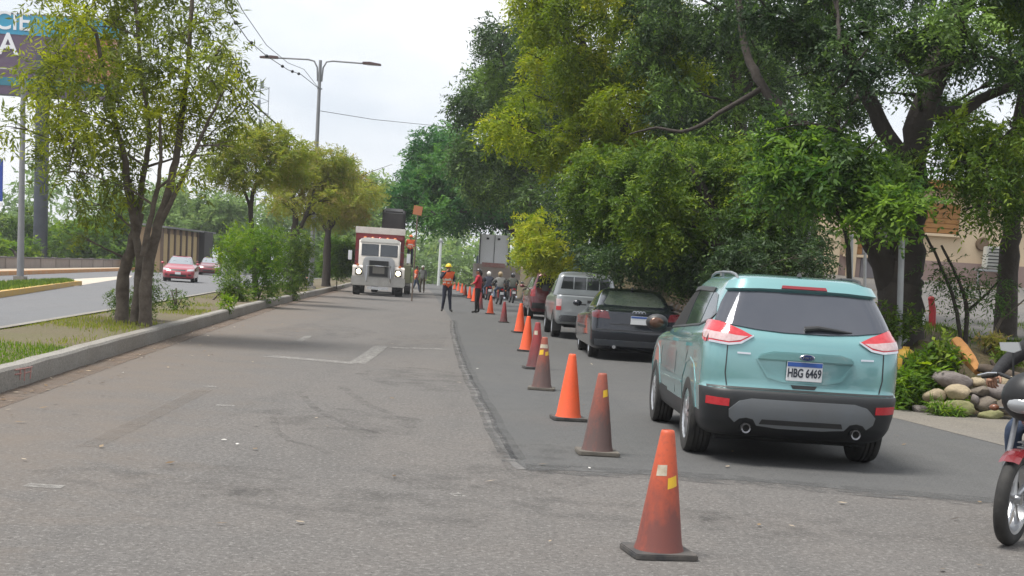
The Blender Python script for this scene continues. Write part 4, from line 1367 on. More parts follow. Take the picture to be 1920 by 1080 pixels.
human('person', 'worker in orange vest and jeans walking behind the loading truck', (p.x, p.y, 0), R(-70), 1.74,
      dict(anl=(-.11, -.24, .12), knl=(-.11, -.05, .50), tol=(-.11, -.10, .05), anr=(.11, .22, .09), knr=(.11, .16, .50), tor=(.11, .38, .045), wrl=(-.25, .16, .95), wrr=(.25, -.10, .92)),
      cloth('orange_shirt', (0.45, .08, .03)), JEANS, BOOT, (ORV, REFL), None, None)
p = gnd(791, 549)
human('person', 'worker in grey shirt and pale helmet standing behind the loading truck', (p.x, p.y, 0), R(170), 1.78, dict(wrr=(.30, .02, .92), elr=(.29, -.04, 1.15)), GREYC, KHAKI, BOOT, None, 'helmet', WHH)
OPER = at(769, 478, 84.0)
human('person', 'machine operator in orange vest standing on the milling machine', (OPER.x, OPER.y, 1.72), R(175), 1.72, dict(wrl=(-.18, .25, 1.08), wrr=(.18, .25, 1.08), ell=(-.26, .02, 1.15), elr=(.26, .02, 1.15)), cloth('orange_shirt', (0.45, .08, .03)), NAVY, BOOT, (ORV, REFL), 'helmet', mat('orange_helmet', (.70, .16, .03), .4))
p = gnd(597, 537, .24)
human('person', 'person in dark green crouching on the median under the trees', (p.x - .3, p.y - 4, .23), R(210), 1.72,
      dict(pelvis=(0, -.12, .34), spine=(0, -.06, .52), chest=(0, .04, .70), neck=(0, .12, .84), head=(0, .18, .95), shl=(-.185, .06, .79), shr=(.185, .06, .79), ell=(-.25, .26, .60), elr=(.25, .26, .60), wrl=(-.12, .44, .52), wrr=(.12, .44, .52),
           hpl=(-.10, -.10, .31), hpr=(.10, -.10, .31), knl=(-.17, .30, .50), knr=(.17, .30, .50), anl=(-.15, .08, .09), anr=(.15, .08, .09), tol=(-.17, .26, .045), tor=(.17, .26, .045)),
      DGREEN, DGREEN, BOOT, None, 'cap', BLH)
RIDE = dict(pelvis=(0, -.30, .86), spine=(0, -.26, 1.03), chest=(0, -.19, 1.23), neck=(0, -.13, 1.37), head=(0, -.09, 1.49), shl=(-.185, -.16, 1.31), shr=(.185, -.16, 1.31),
            ell=(-.34, .05, 1.13), elr=(.34, .05, 1.13), wrl=(-.33, .28, 1.045), wrr=(.33, .28, 1.045), hpl=(-.11, -.27, .82), hpr=(.11, -.27, .82), knl=(-.22, .12, .70), knr=(.22, .12, .70),
            anl=(-.24, -.12, .37), anr=(.24, -.12, .37), tol=(-.25, .05, .34), tor=(.25, .05, .34))

# ================================================================== MOTORCYCLES
M_REDP = paint('moto_red', (0.17, 0.006, 0.012), .2, .25, .2)
M_FRAME = mat('frame_black', (0.02, 0.02, 0.021), .45, .3)
M_ENG = mat('engine_grey', (0.30, 0.30, 0.31), .4, .8, nscale=12, namt=.6, col2=(.12, .12, .12))
M_SEAT = mat('black_vinyl', (0.016, 0.016, 0.017), .5)
MOTO = {}
def moto(label, loc, rz, P, topbox=False, group=None):
    T = thing('motorcycle', label, 'motorcycle', loc, rz, group)
    r = .298
    for y in (-.63, .65):
        t = MB()
        w = .11 if y < 0 else .09
        t.lathe([(r - .075, -w * .42), (r - .05, -w * .5), (r - .015, -w * .40), (r, -w * .15), (r, w * .15), (r - .015, w * .40), (r - .05, w * .5), (r - .075, w * .42)], 40, 'x', close=True)
        o = t.build('wheel', M_RUB, T, smooth=50); o.location = (0, y, r)
        rm = MB()
        rm.lathe([(r - .095, -w * .36), (r - .07, -w * .42), (r - .07, w * .42), (r - .095, w * .36)], 36, 'x', close=True)
        rm.cyl((-.05, 0, 0), (.05, 0, 0), .035)
        for k in range(5):
            a = 2 * PI * k / 5 + .3
            q = Vector((0, math.cos(a), math.sin(a)))
            rm.tube([q * .03, q * .10, q * (r - .085)], [.022, .014, .020], 6)
        rm.build('rim', M_ALLOY, o)
        MB().lathe([(.05, .045), (.11, .045), (.11, .052), (.05, .052)], 24, 'x', close=True).build('brake_disc', M_CHROME, o)
    for s_ in (-1, 1):
        fk = MB().tube([(s_ * .085, .65, r), (s_ * .085, .60, .52)], .026, 10)
        fk.tube([(s_ * .085, .60, .52), (s_ * .085, .44, 1.0)], .019, 10)
        fk.build('fork_leg', M_ENG, T)
        sh = MB().tube([(s_ * .13, -.58, .36), (s_ * .13, -.42, .74)], .022, 8)
        for k in range(7):
            a = .40 + k * .04
            sh.lathe([(.030, -.008), (.036, 0), (.030, .008)], 12, 'z', c=(s_ * .13, -.58 + (a - .36) * .42, a))
        sh.build('shock_absorber', mat('spring_red', (.35, .02, .02), .4), T)
        gp = MB().tube([(s_ * .08, .42, 1.02), (s_ * .26, .40, 1.07), (s_ * .36, .32, 1.05)], .012, 8).build('handlebar', M_FRAME, T)
        MB().tube([(s_ * .28, .385, 1.066), (s_ * .40, .285, 1.04)], .018, 10).build('grip', M_RUB, gp)
        MB().tube([(s_ * .27, .41, 1.075), (s_ * .33, .40, 1.07), (s_ * .42, .33, 1.045)], .006, 6).build('lever', M_CHROME, gp)
        mr = MB().tube([(s_ * .16, .42, 1.06), (s_ * .17, .43, 1.16), (s_ * .18, .42, 1.22)], .007, 6).build('mirror', M_FRAME, T)
        MB().prism([(s_ * .13, 1.235), (s_ * .15, 1.285), (s_ * .27, 1.275), (s_ * .255, 1.225), (s_ * .17, 1.215)], 'y', .41, .435).build('mirror_shell', mat('mirror_grey', (.38, .39, .40), .3, .3) if topbox else M_FRAME, mr)
        tg = MB().tube([(s_ * .09, .55, .86), (s_ * .20, .56, .86)], .010, 6).build('indicator', M_FRAME, T)
        MB().ell((s_ * .215, .565, .86), (.034, .026, .022), 10, 6).build('indicator_lens', mat('smoked_amber', (.16, .06, .03), .3), tg)
        MB().tube([(s_ * .10, -.05, .32), (s_ * .27, -.06, .33)], .016, 8).build('foot_peg', M_FRAME, T)
        MB().tube([(s_ * .09, .35, .36), (s_ * .11, 0, .30), (s_ * .09, -.63, r)], .022, 8).build('swing_arm', M_FRAME, T)
        tg = MB().tube([(s_ * .06, -.86, .72), (s_ * .17, -.87, .72)], .009, 6).build('rear_indicator', M_FRAME, T)
        MB().ell((s_ * .19, -.875, .72), (.036, .026, .024), 10, 6).build('indicator_lens', M_AMBER, tg)
    MB().tube([(0, .45, .95), (0, .30, .62), (.0, .20, .34), (0, -.2, .30), (0, -.45, .70)], .030, 8).build('frame', M_FRAME, T)
    en = MB().box((0, .06, .40), (.26, .36, .26)).box((0, .20, .56), (.20, .20, .20)).build('engine', M_ENG, T, bevel=.03)
    for k in range(5):
        MB().box((0, .20, .50 + k * .033), (.235, .235, .009)).build('cooling_fin', M_ENG, en, smooth=0)
    MB().ell((0, .14, .80), (.145, .30, .125), 16, 10).build('fuel_tank', P, T, smooth=60)
    MB().prism([(-.10, .72), (-.14, .83), (.45, .72), (.45, .60), (.2, .60)][::-1] if False else [(-.80, .84), (-.45, .80), (-.12, .80), (-.02, .74), (-.08, .70), (-.78, .76)], 'x', -.12, .12).build('seat', M_SEAT, T, bevel=.03)
    MB().prism([(-.92, .80), (-.40, .76), (-.10, .70), (-.10, .58), (-.35, .58), (-.88, .74)], 'x', -.10, .10).build('tail_fairing', P, T, bevel=.025)
    MB().box((0, -.925, .77), (.15, .03, .07)).build('tail_lamp', M_RED, T, bevel=.01)
    p_ = MB().box((0, -.93, .58), (.19, .008, .13)).build('number_plate', M_PLATE, T, smooth=0)
    ff = MB()
    for i in range(8):
        a0, a1 = R(52 + i * 12), R(64 + i * 12)
        R1 = r + .025
        for x0, x1, d0, d1 in ((-.065, -.03, -.015, 0), (-.03, .03, 0, 0), (.03, .065, 0, -.015)):
            ff.add([(x0, .65 + (R1 + d0) * math.cos(a0), r + (R1 + d0) * math.sin(a0)), (x1, .65 + (R1 + d1) * math.cos(a0), r + (R1 + d1) * math.sin(a0)), (x1, .65 + (R1 + d1) * math.cos(a1), r + (R1 + d1) * math.sin(a1)), (x0, .65 + (R1 + d0) * math.cos(a1), r + (R1 + d0) * math.sin(a1))], [(0, 1, 2, 3)])
    ff.build('front_mudguard', P, T, smooth=60)
    rf = MB()
    for i in range(8):
        a0, a1 = R(60 + i * 14), R(74 + i * 14)
        R1 = r + .05
        rf.add([(-.08, -.63 + R1 * math.cos(a0), r + R1 * math.sin(a0)), (.08, -.63 + R1 * math.cos(a0), r + R1 * math.sin(a0)), (.08, -.63 + R1 * math.cos(a1), r + R1 * math.sin(a1)), (-.08, -.63 + R1 * math.cos(a1), r + R1 * math.sin(a1))], [(0, 1, 2, 3)])
    rf.build('rear_mudguard', M_FRAME, T, smooth=60)
    hl = MB().ell((0, .58, .95), (.17, .15, .16), 16, 10).build('headlight_cowl', M_FRAME, T, smooth=60)
    MB().ell((0, .69, .90), (.10, .050, .055), 14, 8).build('headlight', mat('grey_lens', (.28, .29, .30), .15, .2, coat=.8), hl, smooth=60)
    MB().tube([(.10, .35, .40), (.13, .25, .22), (.15, -.2, .24)], .022, 8).tube([(.15, -.2, .24), (.17, -.75, .36)], [.04, .05], 12).build('exhaust', M_CHROME, T)
    MB().tube([(-.05, -.1, .30), (-.16, -.12, .02)], .012, 6).build('side_stand', M_FRAME, T)
    if topbox:
        MB().box((0, -.90, .98), (.36, .30, .26)).build('top_box', M_FRAME, T, bevel=.05)
    return T
group = 'motorcycles and riders waiting behind the truck'
for (px, py, P, hm_, cl_, lb, lb2) in ((913, 563, M_REDP, WHH, NAVY, 'dark red motorcycle beside the person in red jacket', 'rider in navy top and pale helmet on the dark red motorcycle'),
                           (934, 571, M_FRAME, mat('tan_helmet', (.30, .22, .12), .4), GREYC, 'black motorcycle between two others behind the cones', 'rider in grey shirt and tan helmet on the black motorcycle'),
                           (958, 568, paint('moto_white', (.55, .55, .55), 0, .3, .2), BLH, cloth('olive_shirt', (.07, .075, .06)), 'white motorcycle standing nearest the dark red SUV', 'rider in olive shirt and black helmet on the white motorcycle')):
    g_ = gnd(px, py)
    rz = R(4 + (px % 5) * 1.5)
    moto(lb, (g_.x, g_.y + .63, 0), rz, P, False, group)
    human('person', lb2, (g_.x, g_.y + .63, 0), rz, 1.745, RIDE, cl_, JEANS if px != 958 else BLACKC, BOOT, None, 'crash', hm_, group=group)
# the red motorcycle at the roadside, front wheel in view
fw = gnd(1891, 1022)
hd = R(180 - 36)
moto('red motorcycle with alloy wheels and black headlight cowl, front wheel turned to the road', (fw.x + math.sin(hd) * .65, fw.y - math.cos(hd) * .65, 0), hd, M_REDP, True)
human('person', 'rider in black jacket holding the handlebar of the red motorcycle', (fw.x + math.sin(hd) * .65, fw.y - math.cos(hd) * .65, 0), hd, 1.745, RIDE, BLACKC, JEANS, BOOT, None, 'crash', BLH, curl=.95)

# ================================================================== TRUCKS AND MACHINE
def dump_truck():
    a, b = gnd(665, 551), gnd(740, 557)
    c = (a + b) / 2
    T = thing('dump_truck', 'red dump truck with white hood fenders and headlights on', 'truck', (c.x, c.y + 1.6, 0), R(180 + 5.5))
    RP = mat('truck_red', (.20, .014, .022), .45, coat=.3, nscale=3, namt=.4, col2=(.18, .02, .025)); WP = mat('truck_white', (.70, .66, .61), .5, nscale=3, namt=.5, col2=(.42, .38, .33))
    GP = mat('truck_grey', (.46, .47, .49), .4, .2, nscale=3, namt=.4, col2=(.28, .28, .28))
    y0 = 2.5                                          # front bumper plane
    MB().prism([(-1.35, .50), (1.35, .50), (1.42, .62), (1.40, .98), (-1.40, .98), (-1.42, .62)], 'y', y0 - .30, y0).build('bumper', mat('bumper_grey', (.48, .47, .45), .4, .5, nscale=3, namt=.5, col2=(.3, .28, .26)), T, bevel=.03)
    for s_ in (-1, 1):
        f = MB().prism([(y0 - 1.45, .55), (y0 - 1.40, 1.10), (y0 - 1.10, 1.42), (y0 - .55, 1.55), (y0 - .10, 1.45), (y0 - .02, 1.0), (y0 - .02, .98), (y0 - .36, .98), (y0 - .50, 1.12), (y0 - .85, 1.20), (y0 - 1.15, 1.05), (y0 - 1.25, .55)], 'x', s_ * .82, s_ * 1.36).build('fender', WP, T, bevel=.05)
        h_ = MB().box((s_ * 1.03, y0 + .0, 1.22), (.36, .10, .34)).build('headlight_housing', M_FRAME, f, bevel=.03)
        MB().ell((s_ * 1.03, y0 + .05, 1.22), (.13, .05, .13), 16, 8).build('headlight', mat('lit_headlight', (.9, .88, .7), .2, emit=(1.0, .90, .58), estr=3.2), T)
        MB().box((s_ * 1.10, y0 - .16, 1.56), (.16, .14, .12)).build('indicator', M_AMBER, T, bevel=.03)
        mi = MB().tube([(s_ * 1.05, y0 - 1.9, 2.35), (s_ * 1.55, y0 - 1.75, 2.30), (s_ * 1.55, y0 - 1.75, 1.75), (s_ * 1.05, y0 - 1.9, 1.75)], .02, 6).build('mirror', M_FRAME, T)
        MB().box((s_ * 1.56, y0 - 1.75, 2.05), (.20, .06, .50)).build('mirror_shell', M_PLATE, mi, bevel=.02)
        wheel(T, s_ * 1.12, y0 - .95, .54, .40, 'plain')
        for wy in (y0 - 5.4, y0 - 6.7):
            wheel(T, s_ * 1.05, wy, .52, .55, 'plain')
    hood = MB().prism([(-.80, .95), (.80, .95), (.84, 1.65), (.78, 1.95), (.60, 2.02), (-.60, 2.02), (-.78, 1.95), (-.84, 1.65)], 'y', y0 - 1.75, y0 - .05).build('hood', GP, T, bevel=.05)
    MB().box((0, y0 - .03, 1.40), (1.06, .08, .86)).build('grille_frame', mat('grille_frame_grey', (.20, .20, .20), .4, .5), T, bevel=.02)
    g = MB().box((0, y0 + .015, 1.42), (.96, .03, .80)).build('grille', M_BLK, T)
    for k in range(13):
        MB().box((0, y0 + .04, 1.06 + k * .06), (.94, .025, .028)).build('grille_slat', M_GREYP, g, smooth=0)
    MB().box((0, y0 + .05, 1.33), (.62, .04, .34)).build('grille_badge_plate', mat('mesh_grey', (.20, .19, .17), .5, .4), g, smooth=0)
    gd = MB().tube([(-.62, y0 + .08, .70), (-.62, y0 + .10, 1.55), (.62, y0 + .10, 1.55), (.62, y0 + .08, .70)], .04, 8).build('bull_bar', M_CHROME, T)
    cabm = MB().prism([(y0 - 3.1, .95), (y0 - 3.1, 2.85), (y0 - 2.9, 2.95), (y0 - 2.10, 2.95), (y0 - 1.95, 2.85), (y0 - 1.65, 1.95), (y0 - 1.65, .95)], 'x', -1.10, 1.10).build('cab', WP, T, bevel=.06)
    rf = MB().prism([(-1.06, 2.78), (-1.0, 2.95), (-.80, 3.02), (.80, 3.02), (1.0, 2.95), (1.06, 2.78)], 'y', y0 - 3.0, y0 - 1.88).build('roof', mat('roof_white', (.66, .64, .60), .45), T, bevel=.03)
    rot = Matrix.Rotation(math.atan2(.30, .90), 3, 'X')
    for s_ in (-1, 1):
        MB().box((s_ * .50, y0 - 1.775, 2.38), (.92, .03, .66), rot).build('windscreen', M_GLASS, T, bevel=.01)
        MB().box((s_ * 1.105, y0 - 2.5, 2.40), (.02, .75, .62)).build('side_window', M_GLASS, T, smooth=0)
    MB().box((0, y0 - 1.76, 2.38), (.07, .04, .70), rot).build('windscreen_post', WP, T)
    for x in (-.8, -.4, 0, .4, .8):
        MB().ell((x, y0 - 2.0, 3.03), (.09, .09, .055), 10, 6).build('marker_lamp', M_AMBER if x else M_RED, T)
    # dump body with canopy over the cab
    bx_ = MB().prism([(-1.24, 1.30), (1.24, 1.30), (1.28, 3.35), (-1.28, 3.35)], 'y', y0 - 8.0, y0 - 3.3).build('dump_body', RP, T, bevel=.03)
    cn = MB().box((0, y0 - 2.75, 3.36), (2.60, 1.25, .16)).box((0, y0 - 2.14, 3.42), (2.66, .10, .34)).build('canopy', mat('canopy_white', (.66, .62, .58), .5, nscale=3, namt=.5, col2=(.5, .42, .38)), T, bevel=.02)
    MB().box((0, y0 - 2.16, 3.12), (2.46, .08, .28)).build('canopy_brace', RP, T)
    for s_ in (-1, 1):
        for k in range(6):
            MB().box((s_ * 1.30, y0 - 3.6 - k * .8, 2.3), (.06, .10, 1.95)).build('body_rib', RP, bx_, smooth=0)
    MB().box((0, y0 - 4.3, .85), (1.0, 7.4, .35)).build('chassis', M_UNDER, T)
    MB().cyl((.98, y0 - 3.2, 1.1), (.98, y0 - 3.2, 3.5), .07).build('exhaust_stack', M_CHROME, T)
    MB().box((0, y0 - .1, .40), (1.1, .10, .16)).build('tow_beam', M_CHROME, T)
    return T
dump_truck()

def milling_machine():
    c = at(757, 540, 87.0)
    T = thing('milling_machine', 'black road milling machine loading the red dump truck by conveyor', 'machine', (c.x - .9, 88.5, 0), R(180 + 5))
    BK = mat('machine_black', (.022, .022, .025), .6, nscale=2, namt=.5, col2=(.06, .055, .05)); OL = mat('machine_olive', (.11, .115, .06), .6, nscale=2, namt=.5, col2=(.06, .06, .04))
    MB().prism([(-2.6, .6), (2.6, .6), (2.4, 1.7), (.6, 1.72), (-2.4, 2.2), (-2.6, 1.8)], 'x', -1.15, 1.15).build('body', OL, T, bevel=.06)
    MB().box((0, .8, 1.66), (2.5, 2.6, .10)).build('platform', BK, T)
    for s_ in (-1, 1):
        for y in (-2.0, 2.0):
            tr = MB().prism([(y - .75, .15), (y - .60, .02), (y + .60, .02), (y + .75, .15), (y + .75, .50), (y + .55, .66), (y - .55, .66), (y - .75, .50)], 'x', s_ * .80, s_ * 1.15).build('crawler_track', M_RUB, T, bevel=.03)
            MB().cyl((s_ * .97, y, .5), (s_ * .97, y, 1.1), .12).build('lift_column', M_CHROME, T)
        rl = MB()
        for y in (-.4, .5, 1.4, 2.0):
            rl.cyl((s_ * 1.2, y, 1.7), (s_ * 1.2, y, 2.65), .025, n=6)
        rl.tube([(s_ * 1.2, -.4, 2.65), (s_ * 1.2, 2.0, 2.65)], .025, 6)
        rl.build('handrail', BK, T)
    MB().box((0, .2, 2.1), (.9, .35, .8)).build('control_desk', OL, T, bevel=.04)
    cv = MB()
    cv.prism([(1.8, .9), (2.6, .7), (7.4, 3.55), (7.4, 4.05), (6.9, 4.05)], 'x', -.50, .50)
    cv.build('conveyor_boom', BK, T, bevel=.04)
    hd_ = MB().prism([(6.6, 3.35), (7.9, 3.35), (8.0, 4.55), (7.7, 4.75), (6.8, 4.75), (6.5, 4.5)], 'x', -.56, .56).build('conveyor_hood', BK, T, bevel=.08)
    for s_ in (-1, 1):
        MB().box((s_ * .60, 7.3, 4.15), (.10, .5, 1.0)).build('hood_bracket', BK, hd_, bevel=.02)
    return T
milling_machine()

# hand-held signal board on a long pole beside the truck
pb = gnd(757, 568)
S = thing('signal_pole', 'orange square flag board on a tall thin pole beside the dump truck', 'sign', (pb.x, pb.y + 4.5, 0), R(5))
MB().tube([(0, 0, 0), (.03, 0, 2), (.06, 0, 4.2)], .035, 8).build('pole', mat('pole_brown', (.16, .12, .09), .7), S)
MB().box((.06, -.03, 4.25), (.42, .02, .42), Matrix.Rotation(R(8), 3, 'Y')).build('board', mat('flag_orange', (.62, .22, .10), .6, nscale=4, namt=.5, col2=(.45, .2, .12)), S, bevel=.005)

def cargo_truck():
    c = gnd(920, 553)
    Y = 92.0
    T = thing('cargo_truck', 'brown stake bed truck with tall white cargo box among waiting vehicles', 'truck', (-1.75, Y, 0), R(4.5))
    BR = mat('bed_brown', (.36, .30, .26), .75, nscale=2, namt=.6, col2=(.24, .19, .16)); WB = mat('box_white', (.78, .78, .79), .55, nscale=1.5, namt=.3, col2=(.62, .60, .58)); RB = mat('rust_red', (.30, .12, .10), .7, nscale=3, namt=.6, col2=(.38, .30, .28))
    MB().box((0, 3.0, .95), (1.0, 8.0, .3)).build('chassis', M_UNDER, T)
    MB().box((0, 2.4, 1.25), (2.5, 6.2, .14)).build('bed', BR, T)
    tg = MB().box((.0, -.72, 1.68), (2.75, .06, .88)).build('tailgate', BR, T, bevel=.01)
    for k in range(4):
        MB().box((0, -.765, 1.34 + k * .215), (2.70, .03, .19)).build('plank', BR, tg, bevel=.008)
    MB().box((-.35, -.79, 2.08), (1.45, .05, .28)).build('red_panel', RB, T, bevel=.01)
    for s_ in (-1, 1):
        MB().box((s_ * 1.32, 2.3, 1.72), (.06, 6.0, .85)).build('side_board', BR, T, bevel=.01)
        for y in (.2, 5.0):
            wheel(T, s_ * .98, y, .50, .5 if y < 1 else .28, 'plain')
        MB().box((-.30 + s_ * .92, -.15, 2.95), (.07, .07, 2.2)).build('corner_post', M_FRAME, T, smooth=0)
        MB().box((s_ * 1.05, -.74, .98), (.28, .05, .14)).build('tail_lamp', M_RED, T)
        MB().box((s_ * .98, -.45, .72), (.55, .02, .55)).build('mud_flap', M_BLK, T, smooth=0)
    bx_ = MB().box((-.30, 1.2, 3.0), (1.72, 2.5, 1.95)).build('cargo_box', WB, T, bevel=.03)
    MB().box((-.30, -.075, 3.0), (.03, .02, 1.85)).build('door_gap', M_FRAME, bx_, smooth=0)
    for x in (-.75, -.05):
        MB().box((x, -.085, 3.72), (.16, .03, .12)).build('hinge_plate', M_GREYP, bx_, smooth=0)
    MB().prism([(5.4, .9), (5.4, 2.7), (6.6, 2.7), (7.2, 1.9), (7.3, .9)], 'x', -1.15, 1.15).build('cab', paint('cab_blue', (.10, .14, .22), .1, .4, .3), T, bevel=.06)
    return T
cargo_truck()
pc = gnd(972, 572)
car('dark_saloon', 'black saloon mostly hidden beyond the white motorcycle', (pc.x + 1.15, pc.y + 6, 0), R(4.5), paint('black_paint', (.015, .015, .017), .2, .25, .3), saloon_rings(.88, 2.2, 1.48, 1.0), spec | dict(rear_window=[(-.52, 1.38), (.52, 1.38), (.66, 1.1), (-.66, 1.1)], windscreen=[(-.5, 1.36), (.5, 1.36), (.7, 1.0), (-.7, 1.0)], side=[[(-1.1, 1.05), (-.25, 1.02), (-.22, 1.34), (-.7, 1.32)], [(-.18, 1.02), (.78, 1.0), (.5, 1.18), (.22, 1.32), (-.12, 1.35)]], wr=.32, mirrored=[('tail_lamp', 'rear', [(.6, .8), (.84, .8), (.84, .94), (.6, .94)], M_RED), ('headlight', 'front', [(.48, .62), (.8, .64), (.8, .74), (.5, .72)], M_WHITELENS)]))
# ================================================================== TRAFFIC CONES
def cone_mat(name, c, grime, amt, scale=7.0, split=0.5):
    """sun-bleached plastic with rubbed-in grime in blotches"""
    m_ = bpy.data.materials.new(name)
    m_.use_nodes = True
    t = m_.node_tree
    p = t.nodes['Principled BSDF']
    p.inputs['Roughness'].default_value = 0.55
    co = t.nodes.new('ShaderNodeTexCoord')
    mp_ = t.nodes.new('ShaderNodeMapping'); mp_.inputs['Scale'].default_value = (1, 1, 0.45)
    n = t.nodes.new('ShaderNodeTexNoise'); n.inputs['Scale'].default_value = scale; n.inputs['Detail'].default_value = 7; n.inputs['Roughness'].default_value = .7
    t.links.new(co.outputs['Object'], mp_.inputs['Vector']); t.links.new(mp_.outputs['Vector'], n.inputs['Vector'])
    sx_ = t.nodes.new('ShaderNodeSeparateXYZ'); t.links.new(co.outputs['Object'], sx_.inputs['Vector'])
    hr = t.nodes.new('ShaderNodeMapRange'); hr.inputs['From Min'].default_value = split + .28; hr.inputs['From Max'].default_value = split - .30
    hr.inputs['To Min'].default_value = -.30; hr.inputs['To Max'].default_value = .34
    t.links.new(sx_.outputs['Z'], hr.inputs['Value'])
    ad = t.nodes.new('ShaderNodeMath'); ad.operation = 'ADD'
    t.links.new(n.outputs['Fac'], ad.inputs[0]); t.links.new(hr.outputs['Result'], ad.inputs[1])
    r_ = t.nodes.new('ShaderNodeMapRange'); r_.inputs['From Min'].default_value = .36; r_.inputs['From Max'].default_value = .80; r_.inputs['To Max'].default_value = amt
    t.links.new(ad.outputs[0], r_.inputs['Value'])
    mi = t.nodes.new('ShaderNodeMix'); mi.data_type = 'RGBA'
    mi.inputs['A'].default_value = (*c, 1); mi.inputs['B'].default_value = (*grime, 1)
    t.links.new(r_.outputs['Result'], mi.inputs['Factor'])
    n2 = t.nodes.new('ShaderNodeTexNoise'); n2.inputs['Scale'].default_value = 38; n2.inputs['Detail'].default_value = 4
    t.links.new(co.outputs['Object'], n2.inputs['Vector'])
    r2 = t.nodes.new('ShaderNodeMapRange'); r2.inputs['From Min'].default_value = .52; r2.inputs['From Max'].default_value = .70; r2.inputs['To Max'].default_value = .35 * amt
    t.links.new(n2.outputs['Fac'], r2.inputs['Value'])
    m2 = t.nodes.new('ShaderNodeMix'); m2.data_type = 'RGBA'; m2.inputs['B'].default_value = (*grime, 1)
    t.links.new(mi.outputs['Result'], m2.inputs['A']); t.links.new(r2.outputs['Result'], m2.inputs['Factor'])
    t.links.new(m2.outputs['Result'], p.inputs['Base Color'])
    return m_
CM = dict(rust=cone_mat('cone_rust', (0.50, 0.085, 0.032), (0.13, 0.045, 0.038), .92, 6, .46), brown=cone_mat('cone_brown', (0.30, 0.075, 0.045), (0.085, 0.060, 0.055), .92, 7, .52),
          bright=cone_mat('cone_bright', (0.80, 0.105, 0.030), (0.45, 0.10, 0.05), .55, 8, .12), maroon=cone_mat('cone_maroon', (0.27, 0.035, 0.035), (0.07, 0.035, 0.035), .8, 7, .4))
M_CBASE = mat('cone_base_rubber', (0.030, 0.031, 0.034), .8, nscale=7, namt=.8, col2=(.12, .105, .09))
M_CBASE2 = mat('cone_base_dusty', (0.095, 0.085, 0.072), .85, nscale=7, namt=.8, col2=(.16, .14, .115))
M_TAPEW = mat('worn_white_tape', (0.55, 0.50, 0.40), .6, nscale=16, namt=.8, col2=(.30, .22, .14))
M_TAPEY = mat('yellow_tape', (0.72, 0.44, 0.015), .5, nscale=14, namt=.4, col2=(.5, .32, .05))
CONEM = {}
def cone_mesh(kind, base):
    if (kind, base) in CONEM: return CONEM[(kind, base)]
    b = MB()
    s = .183
    pl_ = []
    for qx, qy in ((1, 1), (-1, 1), (-1, -1), (1, -1)):
        for k in range(5):
            a = math.atan2(qy, qx) - PI / 4 + PI / 2 * k / 4
            pl_.append((qx * (s - .035) + .035 * math.cos(a), qy * (s - .035) + .035 * math.sin(a)))
    b.prism(pl_, 'z', 0, .034)
    bo = b.build('base', base, bevel=.006)
    c = MB()
    c.lathe([(.142, .030), (.139, .042), (.128, .075), (.083, .40), (.040, .69), (.036, .705), (.030, .708), (.027, .70), (.03, .66)], 32, 'z')
    cb = c.build('cone_body', CM[kind], smooth=50)
    CONEM[(kind, base)] = (bo.data, cb.data)
    for q in (bo, cb): bpy.data.objects.remove(q)
    return CONEM[(kind, base)]
def cone_r(z): return .128 + (.040 - .128) * (z - .075) / (.69 - .075) + .002
def cone(label, X, Y, kind, rz=0.0, base=M_CBASE, tapes=(), tilt=(0, 0), s=1.0, group='cones along the new lane'):
    T = thing('traffic_cone', label, 'cone', (X, Y, .006 if X > -3 and Y > 11.3 else .0), rz, group)
    T.rotation_euler = (tilt[0], tilt[1], rz)
    T.scale = (s, s, s)
    bm_, cm_ = cone_mesh(kind, base)
    link('base', bm_, T); link('cone_body', cm_, T)
    for a0, a1, z0, z1, mt, sk in tapes:
        q = MB()
        n = 8
        vs = []
        for i in range(n + 1):
            a = R(a0 + (a1 - a0) * i / n)
            for z in (z0 + sk * i / n, z1 + sk * i / n):
                r_ = cone_r(z)
                vs.append((r_ * math.cos(a), r_ * math.sin(a), z))
        q.add(vs, [(2 * i, 2 * i + 2, 2 * i + 3, 2 * i + 1) for i in range(n)])
        q.build('tape', mt, T, smooth=60)
    return T
C = {k: gnd(*v) for k, v in dict(c1=(1234, 1040), c2=(1119, 852), c3=(1065, 788), c4=(1015, 731), c5=(1003, 692), c6=(986, 659), c7=(974, 624), c8=(944, 605), c9=(919, 589), c10=(900, 580),
                                 c11=(888, 566), c12=(880, 560), c13=(872, 554), c14=(866, 550), c15=(859, 546), c16=(852, 543)).items()}
rng = random.Random(8)
def cn(k, label, kind, rz, base=M_CBASE, tapes=(), tilt=(0, 0), s=1.0):
    cone(label, C[k].x, C[k].y, kind, R(rz), base, tapes, (R(tilt[0]), R(tilt[1])), s)
cn('c1', 'worn red cone with pale tape and yellow sticker, alone on old asphalt', 'rust', 12, M_CBASE, ((215, 262, .455, .515, M_TAPEW, .004), (268, 312, .385, .445, M_TAPEY, .018)))
cn('c2', 'dirty brown cone with dusty base and one small yellow sticker', 'brown', 4, M_CBASE2, ((278, 322, .50, .56, M_TAPEY, .012),))
cn('c3', 'bright orange cone with black base standing beyond the dirty brown cone', 'bright', 8, M_CBASE)
cn('c4', 'brown cone with white band and two yellow marks', 'brown', -3, M_CBASE2, ((205, 330, .56, .61, M_TAPEW, .0), (215, 268, .465, .53, M_TAPEY, .01), (290, 335, .46, .51, M_TAPEY, .01)))
cn('c5', 'maroon cone with pale patch half hidden behind the white banded brown cone', 'maroon', 10, M_CBASE, ((210, 265, .52, .58, M_TAPEW, 0),), s=1.08)
cn('c6', 'bright orange cone between the maroon cone and the silver pickup', 'bright', 2, M_CBASE, tilt=(0, 1))
cn('c7', 'bright orange cone standing beside the rear of the dark red SUV', 'bright', 12, M_CBASE, s=1.1)
